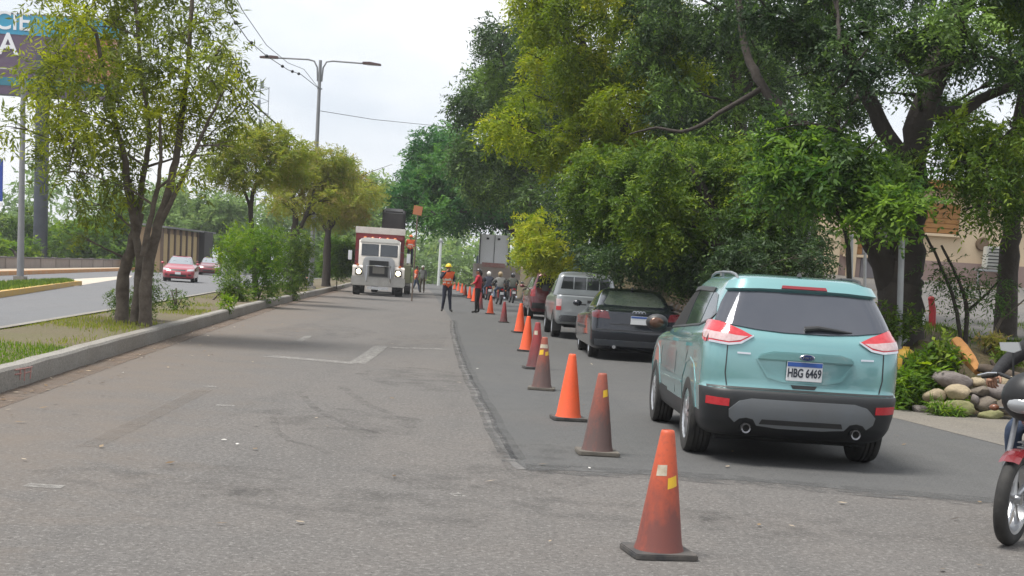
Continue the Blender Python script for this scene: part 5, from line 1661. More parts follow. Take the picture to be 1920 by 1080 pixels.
cn('c8', 'small very dark maroon cone standing apart in the line', 'maroon', 5, M_CBASE, s=.93)
cn('c9', 'orange cone just ahead of the dark maroon cone by the standing person', 'bright', 9, M_CBASE, s=.98)
cn('c10', 'red brown cone right behind the person in red jacket', 'maroon', 4, M_CBASE, s=1.0)
for k, lb in zip(('c11', 'c12', 'c13', 'c14', 'c15', 'c16'), ('first orange cone in line beyond the person in red jacket', 'second orange cone in line beyond the person in red jacket', 'third orange cone in line beyond the person in red jacket', 'fourth orange cone in line beyond the person in red jacket', 'fifth orange cone in line beyond the person in red jacket', 'sixth and last orange cone beyond the person in red jacket')):
    cn(k, lb, 'bright', rng.uniform(0, 30), M_CBASE)

# ================================================================== STONES OF THE BANK FOOT
def stone_mesh(seed, n=2):
    bm = bmesh.new()
    bmesh.ops.create_icosphere(bm, subdivisions=n, radius=1.0)
    rg = random.Random(seed)
    ax = [(Vector((rg.gauss(0, 1), rg.gauss(0, 1), rg.gauss(0, 1))).normalized(), rg.uniform(.55, .9)) for _ in range(9)]
    for v in bm.verts:
        d = v.co.normalized()
        r_ = 1.0
        for a, h_ in ax:
            k = d.dot(a)
            if k > .05: r_ = min(r_, h_ / k)
        v.co = d * (r_ * .75 + .25 * min(1, r_ + .15)) * (1 + rg.uniform(-.03, .03) + .03 * math.sin(d.x * 9 + seed) * math.sin(d.z * 8))
    me = bpy.data.meshes.new('stone')
    bm.to_mesh(me); bm.free()
    me.polygons.foreach_set('use_smooth', [True] * len(me.polygons))
    me.set_sharp_from_angle(angle=R(40))
    return me
SM = [mat('stone_tan', (0.36, 0.29, 0.19), .9, nscale=5, namt=.7, col2=(.22, .18, .12), bscale=9, bamt=.5), mat('stone_grey', (0.20, 0.175, 0.165), .9, nscale=5, namt=.7, col2=(.12, .10, .09), bscale=9, bamt=.5),
      mat('stone_dark', (0.115, 0.095, 0.078), .9, nscale=5, namt=.7, col2=(.19, .16, .12), bscale=9, bamt=.5), mat('stone_moss', (0.22, 0.20, 0.10), .9, nscale=4, namt=.8, col2=(.13, .15, .05), bscale=9, bamt=.5)]
def stone(parent, px, py, Y, w, h, d, mi, seed, rot=0.0, ground=False):
    me = stone_mesh(seed, 3)
    me.materials.append(SM[mi])
    o = link('stone', me, parent)
    p = at(px, py, Y)
    o.location = p
    o.scale = (w / 2, d / 2, h / 2)
    o.rotation_euler = (0, rot, random.Random(seed).uniform(-.3, .3))
    return o
sw_ = thing('stone_wall', 'loose dry stone wall of rounded boulders at the foot of the bank', 'wall', (0, 0, 0))
SL = [(1786, 712, 19.95, .56, .24, .45, 1, 1, .10), (1795, 737, 19.75, .40, .25, .40, 0, 2, 0), (1797, 765, 19.60, .46, .24, .42, 3, 3, 0), (1752, 742, 19.80, .34, .22, .36, 0, 4, 0), (1758, 765, 19.7, .36, .22, .34, 3, 12, 0),
      (1834, 716, 19.9, .24, .16, .30, 0, 5, 0), (1838, 735, 19.75, .34, .18, .32, 2, 6, 0), (1848, 758, 19.65, .36, .24, .36, 2, 7, 0), (1828, 750, 19.62, .12, .20, .2, 1, 8, 0), (1856, 777, 19.5, .40, .16, .34, 3, 9, 0),
      (1872, 735, 19.75, .36, .24, .34, 1, 10, 0), (1888, 762, 19.6, .40, .28, .36, 2, 11, 0), (1910, 740, 19.8, .40, .26, .36, 0, 13, 0), (1925, 768, 19.6, .40, .28, .36, 1, 14, 0), (1860, 715, 19.95, .26, .16, .3, 2, 15, 0), (1895, 716, 20.0, .34, .18, .3, 0, 16, 0),
      (1950, 745, 19.7, .4, .3, .36, 2, 17, 0), (1725, 768, 19.85, .26, .16, .3, 1, 18, 0)]
for q in SL: stone(sw_, *q)

# retaining wall of upright rubble beside the queue
rw = thing('retaining_wall', 'brown rubble retaining wall below the trees beside the queue of cars', 'wall', (0, 0, 0))
core = MB()
yy = np.arange(22.5, 62, 1.5)
for y0_, y1_ in zip(yy[:-1], yy[1:]):
    a, b = road_right(y0_) + .28, road_right(y1_) + .28
    core.add([(a, y0_, 0), (b, y1_, 0), (b + .1, y1_, 1.0), (a + .1, y0_, 1.0), (a + .9, y0_, 1.05), (b + .9, y1_, 1.05)], [(0, 1, 2, 3), (3, 2, 5, 4)])
core.build('wall_core', M_BANK, rw, smooth=0)
sms = []
for k in range(6):
    me = stone_mesh(40 + k, 1)
    me.materials.append([SM[2], SM[1], mat('stone_brown', (.17, .115, .075), .9, nscale=5, namt=.7, col2=(.10, .075, .05), bscale=9, bamt=.4)][k % 3])
    sms.append(me)
rg = random.Random(3)
for row in range(5):
    y = 23.0 + rg.random() * .2
    while y < 40:
        w = rg.uniform(.20, .38)
        o = link('stone', rg.choice(sms), rw)
        o.location = (road_right(y) + .27 + row * .02, y, .12 + row * .205)
        o.scale = (.14, w * .56, .135 * rg.uniform(.9, 1.15))
        o.rotation_euler = (rg.uniform(-.3, .3), 0, rg.choice((0, PI)) - math.atan(.075))
        y += w

# ================================================================== POSTS, LAMPS, WIRES, BILLBOARD
M_GALV = mat('galvanised', (0.36, 0.37, 0.38), .5, .5, nscale=4, namt=.5, col2=(.22, .22, .22))
M_LAMP = mat('lamp_grey', (0.20, 0.205, 0.215), .5, .3, nscale=2, namt=.5, col2=(.28, .28, .28))
M_WIRE = mat('cable_black', (0.02, 0.02, 0.022), .6)
def lamp_post(label, base, ht, arm, arms=(-1, 1), r0=.13, r1=.075):
    T = thing('street_lamp', label, 'street lamp', base, 0)
    MB().tube([(0, 0, 0), (0, 0, ht * .5), (0, 0, ht)], [r0, (r0 + r1) / 2, r1], 14).build('pole', M_LAMP, T)
    MB().box((0, 0, .08), (.45, .45, .16)).build('footing', M_CONC, T)
    for s_ in arms:
        a = MB().tube([(s_ * .10, 0, ht - 1.0), (s_ * .14, 0, ht - .35), (s_ * .30, 0, ht - .06), (s_ * .6, 0, ht), (s_ * arm, 0, ht - .02)], .040, 8).build('arm', M_LAMP, T)
        hd_ = MB().prism([(s_ * (arm - .10), ht - .06), (s_ * (arm + .8), ht - .08), (s_ * (arm + .8), ht), (s_ * (arm + .25), ht + .07), (s_ * (arm - .10), ht + .05)], 'y', -.13, .13).build('lamp_head', mat('lamp_head', (.10, .06, .055), .5), a, bevel=.015)
        MB().box((s_ * (arm + .40), 0, ht - .075), (.6, .18, .02)).build('lamp_lens', M_PLATE, hd_, smooth=0)
    MB().tube([(-.10, 0, ht - 1.35), (.14, 0, ht - 1.35)], .03, 6).build('insulator_bracket', M_WIRE, T)
    return T
LY = 72.0
lt = at(601, 113, LY)
lamp_post('tall grey street lamp with two long arms standing in the median trees', (lt.x, LY, .2), lt.z - .2, 2.15)
pb_ = gnd(38, 525)
lamp_post('slim grey lamp pole standing on the left traffic island', (pb_.x, pb_.y, 0), 8.6, 1.2, (-1,), .15, .09)
def wire(label, pts, r_=.018, sag=0.0, beads=()):
    P = [Vector(p) for p in pts]
    if len(P) == 2:
        n = 14
        a, b = P
        P = [a.lerp(b, i / n) - Vector((0, 0, sag * 4 * (i / n) * (1 - i / n))) for i in range(n + 1)]
    mb = MB().tube(P, r_, 5)
    o = mb.build('overhead_cable', M_WIRE)
    set_props(o, label, 'cable', 'overhead cables')
    for t in beads:
        k = t * (len(P) - 1); i = int(k)
        q = P[i].lerp(P[min(i + 1, len(P) - 1)], k - i)
        MB().ell(q, (.075, .075, .07), 8, 6).build('cable_weight', M_WIRE, o)
lp = Vector((lt.x, LY, lt.z - 1.35))
wire('dark cable with small round weights running to the two armed lamp', [at(405, -60, 40), at(430, 25, 45), at(465, 75, 52), at(500, 105, 60), at(540, 131, 67), at(565, 140, 70), lp], .016, beads=(.22, .36, .5, .62, .72, .80))
wire('thin cable rising steeply left from the two armed lamp', [at(415, -60, 40), at(455, 20, 45), at(500, 85, 55), at(540, 118, 63), at(570, 130, 69), lp], .012)
wire('thin cable leaving the two armed lamp towards the right trees', [at(601, 208, LY), at(700, 224, 80), at(860, 240, 95)], .014)
wire('thick dark cable slanting down behind the median trees', [at(425, 150, 60), at(470, 190, 68), at(530, 243, 80), at(590, 290, 95)], .045)
# lattice mast far away
mp0 = at(490, 330, 260)
MT = thing('radio_mast', 'thin lattice radio mast far beyond the median trees', 'mast', (mp0.x, 260, 0))
mst = MB()
hM = at(490, 148, 260).z
for s_ in (-1, 1):
    mst.tube([(s_ * .9, 0, 0), (s_ * .75, 0, hM * (1.0 if s_ < 0 else .96))], .07, 5)
for k in range(26):
    z = hM - 1 - k * 1.1
    mst.tube([(-.8, 0, z), (.8, 0, z - .55 + (k % 2) * 1.1)], .05, 4)
    if k % 3 == 0: mst.box((rg.uniform(-.9, .9), 0, z), (.5, .4, 1.3))
mst.build('lattice', mat('mast_steel', (.16, .18, .2), .6), MT, smooth=0)

# billboard on a thick dark column
BY = 118.0
bp = at(75, 482, BY)
BB = thing('billboard', 'tall billboard with cyan and purple print on a thick dark column', 'billboard', (bp.x, BY, 0), 0)
b0, b1 = at(-260, 22, BY), at(222, 178, BY)
w = b1.x - b0.x; zt_, zb_ = at(10, 22, BY).z, at(10, 178, BY).z; zc = (zt_ + zb_) / 2; hh = zt_ - zb_
MB().cyl((0, 0, 0), (0, 0, zc), .56, .54, 20).build('column', mat('column_blue_grey', (.018, .023, .034), .55, nscale=1, namt=.4, col2=(.07, .08, .1)), BB)
cx = (b0.x + b1.x) / 2 - bp.x
MB().box((cx, .5, zc), (w, .5, hh)).build('frame', mat('board_back', (.12, .12, .13), .7), BB)
pn = MB().box((cx, .22, zc), (w - .2, .05, hh - .2)).build('print', mat('print_purple', (.07, .045, .10), .5, nscale=.3, namt=.6, col2=(.16, .10, .13)), BB, smooth=0)
MB().box((cx, .18, zc + hh * .36), (w - .25, .05, hh * .24)).build('print_band', mat('print_cyan', (.03, .30, .46), .5, nscale=.3, namt=.5, col2=(.05, .22, .42)), BB, smooth=0)
MB().box((cx + w * .41, .17, zc - .1), (w * .16, .05, hh * .55)).build('print_panel', mat('print_orange', (.42, .12, .06), .5, nscale=.4, namt=.7, col2=(.3, .25, .2)), BB, smooth=0)
MB().box((cx - w * .02, .175, zc - hh * .33), (w - .3, .05, hh * .10)).build('print_strip', mat('print_teal', (.02, .16, .22), .5), BB, smooth=0)
TW = mat('print_white', (.75, .76, .78), .5)
c1 = at(22, 40, BY); text_mesh('lettering', 'CIE', 2.0, TW, BB, (c1.x - bp.x, .13, c1.z), (PI / 2, 0, 0), .02, .02)
c2 = at(14, 84, BY); text_mesh('lettering', 'A', 2.4, TW, BB, (c2.x - bp.x, .13, c2.z), (PI / 2, 0, 0), .02, .03)
# blue sign at the far left
sp = at(-8, 520, 82.0)
SG = thing('street_sign', 'blue sign panel with white foot on a post by the far pavement', 'sign', (sp.x, 82, 0))
s0, s1 = at(-40, 297, 82), at(6, 383, 82)
MB().cyl((0, 0, 0), (0, 0, s0.z), .09).build('post', M_GALV, SG)
MB().box(((s0.x + s1.x) / 2 - sp.x, -.12, (s0.z + s1.z) / 2 + .1), (s1.x - s0.x, .10, s0.z - s1.z - .1)).build('panel', mat('sign_blue', (.015, .05, .30), .45), SG, bevel=.02)
MB().box(((s0.x + s1.x) / 2 - sp.x, -.12, s1.z - .02), (s1.x - s0.x, .10, .22)).build('foot_strip', M_PLATE, SG, bevel=.01)

# low boundary wall beyond the far carriageway
wa, wb = gnd(-260, 516), gnd(225, 505)
wl = thing('boundary_wall', 'long low grey pink block wall beyond the far carriageway', 'wall', (wa.x, wa.y, 0), math.atan2(wb.y - wa.y, wb.x - wa.x))
Lw = (wb - wa).length
WM = [mat('block_grey', (.27, .235, .215), .9, nscale=1.5, namt=.6, col2=(.20, .17, .155)), mat('block_pale', (.31, .27, .25), .9, nscale=1.5, namt=.6, col2=(.23, .2, .18))]
seg = Lw / 14
for k in range(14):
    MB().box((seg * (k + .5), 0, .36), (seg - .05, .20, .72 + .02 * (k % 3))).build('panel', WM[k % 2], wl, bevel=.01)
    MB().box((seg * k, 0, .40), (.24, .28, .84)).build('pier', WM[0], wl, bevel=.01)
MB().box((Lw / 2, 0, .76), (Lw, .30, .05)).build('coping', mat('coping_dark', (.12, .11, .11), .9), wl)

# yellow low building with panelled wall and grey roof beyond the red car
y0p = at(306, 478, 114); y1p = at(392, 474, 128)
YB = thing('yellow_building', 'low yellow panelled building with grey sheet roof beyond the red car', 'building', (y0p.x, y0p.y, 0), math.atan2(y1p.y - y0p.y, y1p.x - y0p.x))
Lb = (Vector((y1p.x, y1p.y, 0)) - Vector((y0p.x, y0p.y, 0))).length
zb = at(340, 432, 120).z
YM = mat('yellow_wall', (.48, .36, .17), .85, nscale=.8, namt=.6, col2=(.36, .25, .13))
MB().box((Lb / 2, 1.2, zb / 2), (Lb, 2.0, zb)).build('wall', mat('tan_wall', (.30, .21, .12), .85), YB, smooth=0)
npn = 8
for k in range(npn):
    MB().box((Lb * (k + .5) / npn, .17, zb * .48), (Lb / npn - .35, .08, zb * .80)).build('panel', YM, YB, smooth=0)
    MB().box((Lb * k / npn, .12, zb / 2), (.22, .2, zb)).build('pilaster', mat('brown_post', (.12, .08, .055), .8), YB, smooth=0)
MB().box((Lb / 2, 1.1, zb + .16), (Lb + 1.2, 3.0, .14), Matrix.Rotation(R(3), 3, 'X')).build('roof', mat('sheet_roof', (.22, .22, .22), .6, .3, nscale=1, namt=.5), YB, smooth=0)
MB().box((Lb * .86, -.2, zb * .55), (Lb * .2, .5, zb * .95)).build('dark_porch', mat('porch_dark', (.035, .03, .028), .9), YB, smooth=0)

# white utility post at the end of the road
wp0, wp1 = at(822, 535, 150), at(828, 447, 150)
UP = thing('utility_post', 'slim white utility post standing at the end of the road', 'post', (wp0.x, 150, 0))
MB().cyl((0, 0, 0), (0, 0, wp1.z), .17, .13, 10).build('post', mat('post_white', (.58, .60, .58), .7), UP)
MB().box((0, 0, wp1.z - .3), (.5, .3, .2)).build('cross_bar', M_GALV, UP)

# ================================================================== RIGHT: BUILDING, FENCE POSTS, BANK THINGS
BX = thing('beige_building', 'beige rendered building with orange shutters and pink base behind the trees', 'building', (0, 0, 0))
Yb = 42.0
q0, q1 = at(1556, 505, Yb), at(2150, 540, Yb)
zg = bank_z(q0.x + 6, Yb) - .2
MBE = mat('beige_render', (.66, .53, .37), .9, nscale=1.2, namt=.6, col2=(.54, .42, .29)); MPK = mat('pink_base', (.30, .22, .20), .9, nscale=1.5, namt=.6, col2=(.22, .16, .14)); MOR = mat('orange_shutter', (.36, .18, .055), .7, nscale=3, namt=.5, col2=(.26, .12, .04))
MB().box(((q0.x + q1.x) / 2, Yb + 4, zg + 1.3), (q1.x - q0.x, 8, 3.0)).build('wall', MBE, BX, smooth=0)
MB().box(((q0.x + q1.x) / 2, Yb - .05, zg + .38), (q1.x - q0.x + .1, .1, .80)).build('base_course', MPK, BX, smooth=0)
for xa in (1556, 1588):
    p = at(xa, 470, Yb)
    MB().box((p.x + .12, Yb - .10, zg + 1.3), (.26, .2, 2.95)).build('pilaster', mat('cream_pilaster', (.56, .45, .31), .9), BX, bevel=.01)
MB().box(((q0.x + q1.x) / 2, Yb + .2, zg + 2.92), (q1.x - q0.x + .6, 1.2, .22)).build('eaves', mat('eaves_orange', (.42, .20, .06), .7, nscale=2, namt=.5), BX, bevel=.02)
for (xa, xb, ya, yb_) in ((1592, 1625, 405, 478), (1735, 1795, 380, 440), (1655, 1690, 395, 450), (1960, 2020, 395, 455)):
    a, b = at(xa, ya, Yb), at(xb, yb_, Yb)
    wdw = MB().box(((a.x + b.x) / 2, Yb - .03, (a.z + b.z) / 2), (b.x - a.x, .10, a.z - b.z)).build('shutter', MOR, BX, bevel=.01)
    for k in range(6):
        zz = b.z + (a.z - b.z) * (k + .5) / 6
        MB().box(((a.x + b.x) / 2, Yb - .09, zz), ((b.x - a.x) * .9, .03, (a.z - b.z) / 6 * .8)).build('slat', MOR, wdw, smooth=0)
    MB().box(((a.x + b.x) / 2, Yb - .08, b.z - .05), (b.x - a.x + .2, .2, .08)).build('sill', MBE, wdw, bevel=.01)
a = at(1612, 505, Yb)
MB().box((a.x + .45, Yb - .06, zg + 1.0), (.95, .12, 2.0)).build('door', mat('grey_door', (.14, .13, .14), .6), BX, bevel=.02)
a = at(1841, 458, Yb)
MB().lathe([(.001, -.12), (.17, -.12), (.19, -.08), (.19, .0)], 16, 'y', c=(a.x, Yb, a.z)).build('wall_vent', mat('vent_brown', (.16, .11, .07), .8), BX)
AC = thing('air_conditioner', 'white air conditioner unit on a bracket against the beige wall', 'air conditioner', (0, 0, 0))
a = at(1872, 484, Yb - .6)
MB().box(a, (.80, .36, .62)).build('case', mat('ac_white', (.50, .50, .46), .5, nscale=3, namt=.4), AC, bevel=.02)
for k in range(6):
    MB().box((a.x, a.y - .19, a.z - .24 + k * .095), (.70, .02, .03)).build('grille_bar', M_GREYP, AC, smooth=0)
MB().box((a.x, a.y + .1, a.z - .36), (1.1, .5, .06)).build('bracket', M_GALV, AC)
for s_ in (-1, 1):
    MB().box((a.x + s_ * .5, a.y + .05, (a.z - .36 + bank_z(a.x, a.y)) / 2), (.05, .05, a.z - .36 - bank_z(a.x, a.y))).build('stand_leg', M_GALV, AC, smooth=0)
    MB().box((a.x + s_ * .1, a.y + .35, a.z - .1), (.06, .5, .05)).build('wall_tie', M_GALV, AC, smooth=0)

def fence_post(label, px, py_top, py_bot, Y, r_=.035, brace=False):
    a, b = at(px, py_bot, Y), at(px, py_top, Y)
    z0 = min(a.z, bank_z(a.x, Y)) - .1
    T = thing('fence_post', label, 'post', (a.x, Y, z0), 0, 'metal fence posts on the bank')
    MB().tube([(0, 0, 0), (b.x - a.x, 0, b.z - z0)], r_, 10).build('pipe', M_GALV, T)
    MB().lathe([(.001, .02), (r_ * 1.2, .0), (r_ * 1.2, -.05)], 10, 'z', c=(b.x - a.x, 0, b.z - z0)).build('cap', M_GALV, T)
    if brace:
        MB().tube([(.05, -.05, .78), (-.50, .1, .12)], .018, 8).build('brace', M_GALV, T)
fence_post('leaning galvanised fence pipe with brace in front of the forked tree', 1691, 446, 655, 21.6, .045, True)
fence_post('thin fence pipe left of the beige building among dark shrubs', 1516, 425, 560, 30, .04)
fence_post('short thin fence pipe close to the beige building corner', 1540, 470, 560, 33, .035)
fence_post('fence pipe in front of the narrow orange shutter', 1597, 440, 560, 31, .035)
fence_post('fence pipe beside the grey door of the beige building', 1622, 470, 570, 33, .035)
hp = at(1749, 606, 25.0)
zz = bank_z(hp.x, 25.0)
HY = thing('red_marker_post', 'short red painted post standing behind the forked tree', 'post', (hp.x, 25.0, zz), 0)
MB().tube([(0, 0, -.05), (-.03, 0, .30), (-.07, 0, .46)], [.06, .06, .05], 10).build('post', mat('red_paint_post', (.42, .03, .035), .6, nscale=6, namt=.5), HY)
MB().ell((-.07, 0, .47), (.06, .06, .05), 10, 6).build('cap', mat('red_paint_post', (.42, .03, .035), .6), HY)
MB().box((-.22, .05, .10), (.20, .10, .20)).build('white_box', M_PLATE, HY, bevel=.02)
# cut logs
lg0, lg1 = at(1792, 640, 20.9), at(1830, 692, 20.35)
LG = thing('cut_log', 'orange brown split log leaning on the bank above the stones', 'log', tuple(lg1), 0)
dv_ = lg0 - lg1
MB().tube([dv_ * -.08, dv_ * .3, dv_ * .7, dv_ * 1.0], [.06, .095, .10, .085], 7).build('log', mat('split_wood', (.42, .20, .055), .8, nscale=7, namt=.7, col2=(.28, .12, .04), bscale=14, bamt=.6), LG, smooth=25)
MB().tube([dv_ * 1.0, dv_ * 1.012], [.085, .08], 7).build('cut_face', mat('cut_face', (.52, .30, .09), .8, nscale=12, namt=.5), LG, smooth=25)
lg0, lg1 = at(1838, 690, 20.3), at(1925, 712, 20.1)
LG = thing('fallen_log', 'dark weathered log lying along the top of the stones', 'log', tuple(lg0), 0)
dv_ = lg1 - lg0
MB().tube([dv_ * -.05, dv_ * .3 + Vector((0, 0, .02)), dv_ * .7, dv_ * 1.1], [.055, .08, .075, .07], 9).build('log', mat('bark_log', (.10, .075, .055), .9, nscale=9, namt=.7, bscale=20, bamt=.7), LG, smooth=50)
MB().tube([dv_ * .35 + Vector((0, 0, .04)), dv_ * .35 + Vector((-.1, 0, .16))], [.035, .02], 7).build('branch_stub', MATS['bark_log'], LG)
# yellow drum with orange rag beside the SUV
yd = at(1697, 672, 20.9)
YD = thing('yellow_container', 'yellow plastic container with orange rag on the bank beside the SUV', 'container', (yd.x, 20.9, yd.z - .17), 0)
MB().lathe([(.001, 0), (.13, 0), (.14, .04), (.14, .24), (.10, .29), (.05, .31), (.05, .34), (.001, .34)], 16, 'z').build('drum', mat('drum_yellow', (.60, .36, .04), .6, nscale=6, namt=.6, col2=(.35, .2, .05)), YD)
MB().box((.10, -.14, .12), (.18, .05, .22), taper=.6).build('rag', mat('rag_orange', (.55, .18, .04), .9, nscale=9, namt=.6), YD, bevel=.02)
MB().box((-.02, -.146, .12), (.10, .02, .14)).build('label_patch', M_GREYP, YD)
# crumpled blue cup
cp = at(1863, 628, 22.2)
CP = thing('plastic_cup', 'pale blue crumpled plastic cup lying on the bank crest', 'litter', (cp.x, 22.2, bank_z(cp.x, 22.2)), .4)
MB().lathe([(.001, 0), (.05, 0), (.07, .13), (.065, .13), (.045, .01)], 12, 'z').build('cup', mat('cup_blue', (.35, .48, .55), .5), CP)

# red scrawl on the kerb side
SCR = thing('kerb_scrawl', 'faint red spray painted scrawl on the side of the kerb', 'graffiti', (0, 0, 0))
MS = mat('spray_red', (.42, .15, .13), .9, nscale=22, namt=.85, col2=(.36, .30, .27))
def kq(px, py):
    g0 = gnd(px, 722)
    Y = g0.y
    for _ in range(6):
        d_ = ray_dir(px, py)
        X = pl(KERB, Y) + .004
        Y = X / d_.x
    z = CAM_H + ray_dir(px, py).z * Y
    return Vector((pl(KERB, Y) + .006, Y, min(.20, max(.02, z))))
for st_ in ([(28, 692), (60, 688)], [(38, 690), (37, 712)], [(46, 690), (45, 714)], [(45, 700), (58, 696)], [(58, 688), (56, 710)], [(28, 702), (40, 700)]):
    a, b = kq(*st_[0]), kq(*st_[1])
    MB().tube([a, b], .008, 5).build('paint_stroke', MS, SCR)
# ================================================================== TREES
NR = np.random.default_rng(12)
def unit(a): return a / np.maximum(1e-9, np.linalg.norm(a, axis=1, keepdims=True))

def make_leaves(clumps, total, ll, lw, per=14, sprig=0.38, droop=0.5, tint_mu=0.45, tint_sd=0.18, flat=0.7, hollow=0.45, new_top=0.0):
    """clumps: (centre Vector, radius, tint shift).  Sprigs spring from each clump's shell, leaflets sit in pairs along them."""
    cs = np.array([[c.x, c.y, c.z] for c, r_, t_ in clumps]); rs = np.array([r_ for c, r_, t_ in clumps]); ts = np.array([t_ for c, r_, t_ in clumps])
    ns = max(1, total // per)
    w = rs ** 2
    idx = NR.choice(len(rs), ns, p=w / w.sum())
    d = unit(NR.normal(size=(ns, 3)))
    rad = (hollow + (1 - hollow) * NR.random(ns) ** 0.6)
    # lumpy outline: radius varies with direction
    ph = NR.random((len(rs), 3)) * 6.28
    lump = 1 + 0.22 * np.sin(d[:, 0] * 5 + ph[idx, 0]) + 0.20 * np.sin(d[:, 1] * 6 + ph[idx, 1]) + 0.16 * np.sin(d[:, 2] * 7 + ph[idx, 2])
    pos = cs[idx] + d * (rad * rs[idx] * lump)[:, None] * np.array([1, 1, flat])
    ax = unit(d + NR.normal(size=(ns, 3)) * 0.55 + np.array([0, 0, -droop]))
    side = unit(np.cross(ax, unit(NR.normal(size=(ns, 3)) * .5 + np.array([0, 0, 1.0]))))
    ln = sprig * (0.6 + 0.7 * NR.random(ns))
    tn = np.clip(NR.normal(tint_mu, tint_sd, ns) + ts[idx] + new_top * d[:, 2], 0, 1)  # tint also shifts towards the top of each clump
    t = (np.arange(per) // 2 + 0.7) / (per / 2)
    sg = np.where(np.arange(per) % 2 == 0, 1.0, -1.0)
    P = pos[:, None, :] + ax[:, None, :] * (ln[:, None] * t[None, :])[:, :, None]
    P[:, :, 2] -= (droop * 0.5 * ln[:, None] * t[None, :] ** 2)
    D = ax[:, None, :] * 0.55 + side[:, None, :] * sg[None, :, None] * 0.9 + NR.normal(size=(ns, per, 3)) * 0.30 + np.array([0, 0, -0.25 * droop])
    n = ns * per
    P = P.reshape(n, 3); D = unit(D.reshape(n, 3))
    up = unit(NR.normal(size=(n, 3)) * 0.55 + np.array([0, 0, 1.0]))
    S = unit(np.cross(D, up))
    L_ = ll * (0.45 + 1.1 * NR.random(n) ** 1.3)[:, None]
    Wd = lw * (0.7 + 0.6 * NR.random(n))[:, None]
    fold = np.cross(S, D) * Wd * 0.18
    V = np.stack([P, P + D * L_ * .45 + S * Wd * .5 + fold, P + D * L_, P + D * L_ * .45 - S * Wd * .5 + fold], 1).reshape(-1, 3)
    Q = np.arange(n * 4).reshape(n, 4)
    return V, Q, np.clip(np.repeat(tn, per) + NR.normal(0, .06, n), 0, 1)

def limb(mb, pts, r0, r1, n=8, wob=0.05, rg=random):
    P = [Vector(p) for p in pts]
    out_, rad = [], []
    segs = max(6, 4 * (len(P) - 1))
    K = cat_rom([list(p) for p in P], 5) if len(P) > 2 else [np.array(P[0].lerp(P[1], i / 6)) for i in range(7)]
    m_ = len(K)
    for i, k in enumerate(K):
        t = i / (m_ - 1)
        r_ = r0 + (r1 - r0) * t ** 0.8
        j = wob * min(1, 4 * t) * (r_ + .05) * 4 if 0 < i < m_ - 1 else 0
        out_.append(Vector(k) + Vector((rg.uniform(-j, j), rg.uniform(-j, j), rg.uniform(-j, j) * .4)))
        rad.append(r_ * rg.uniform(.93, 1.07))
    mb.tube(out_, rad, n)
    return out_

M_BARK = mat('bark_dark', (0.034, 0.027, 0.022), .95, nscale=6, namt=.7, col2=(.052, .043, .036), bscale=14, bamt=1.0)
M_BARK2 = mat('bark_grey_brown', (0.062, 0.048, 0.037), .95, nscale=7, namt=.8, col2=(.15, .125, .10), bscale=16, bamt=1.0)

def tree(name, label, trunks, clumps, lm, total, ll, lw, bark=M_BARK, group='roadside trees', twig_r=.035, twigs=True, cat='tree', fork=None, extra=(), seed=1, **kw):
    """trunks: list of (points, r0, r1); a limb runs from the nearest trunk node to every clump"""
    rg = random.Random(seed)
    base = Vector(trunks[0][0][0])
    T = thing(name, label, cat, tuple(base), 0, group)
    tb = MB()
    nodes = []
    for pts, r0, r1 in trunks:
        o_ = limb(tb, [Vector(p) - base for p in pts], r0, r1, 10, .03, rg)
        nodes += [(p, r0 + (r1 - r0) * i / len(o_)) for i, p in enumerate(o_)][len(o_) // 3:]
    for pts, r0, r1 in extra:
        limb(tb, [Vector(p) - base for p in pts], r0, r1, 8, .05, rg)
    if twigs:
        for c, r_, t_ in sorted(clumps, key=lambda q: (q[0] - base).length):
            q = Vector(c) - base
            below = [n_ for n_ in nodes if n_[0].z < q.z + .3] or nodes
            p, pr = min(below, key=lambda n_: (n_[0] - q).length + .6 * abs(n_[0].z - q.z + .4))
            mid = p.lerp(q, .5) + Vector((rg.uniform(-.2, .2), rg.uniform(-.2, .2), rg.uniform(.0, .3))) * (q - p).length * .3
            rr0 = min(pr * .75, twig_r * (1 + (q - p).length * .35))
            o_ = limb(tb, [p, mid, q], rr0, twig_r * .35, 6, .05, rg)
            nodes += [(v, twig_r) for v in o_[2:]]
            for _ in range(3):
                e = q + Vector((rg.gauss(0, 1), rg.gauss(0, 1), rg.gauss(0, .8))) * r_ * .7
                limb(tb, [o_[len(o_) // 2], (o_[len(o_) // 2] + e) / 2 + Vector((0, 0, .1 * r_)), e], twig_r * .6, twig_r * .2, 5, .05, rg)
    tb.build('trunk', bark, T, smooth=60)
    V, Q, tn = make_leaves([(Vector(c) - base, r_, t_) for c, r_, t_ in clumps], total, ll, lw, **kw)
    me = fast_mesh('crown', V, Q, lm, tn)
    link('crown', me, T)
    return T

def inside(poly, x, y):
    c = False
    for i in range(len(poly)):
        (x0, y0), (x1, y1) = poly[i - 1], poly[i]
        if (y0 > y) != (y1 > y) and x < (x1 - x0) * (y - y0) / (y1 - y0) + x0: c = not c
    return c
def fill(poly, n, rpx, Yr, seed, tint=(0, .1), gap=.75):
    """clump centres spread through a measured outline over a depth range"""
    rg = random.Random(seed)
    xs = [p[0] for p in poly]; ys = [p[1] for p in poly]
    got = []
    tries = 0
    while len(got) < n and tries < 6000:
        tries += 1
        x, y = rg.uniform(min(xs), max(xs)), rg.uniform(min(ys), max(ys))
        if not inside(poly, x, y): continue
        r_ = rg.uniform(*rpx)
        if any((x - a) ** 2 + (y - b) ** 2 < (gap * (r_ + c) / 1.6) ** 2 for a, b, c, _ in got) and tries < 4000: continue
        got.append((x, y, r_, rg.uniform(*Yr)))
    return [(at(x, y, Y), r_ * Y / FPX, rg.gauss(*tint)) for x, y, r_, Y in got]
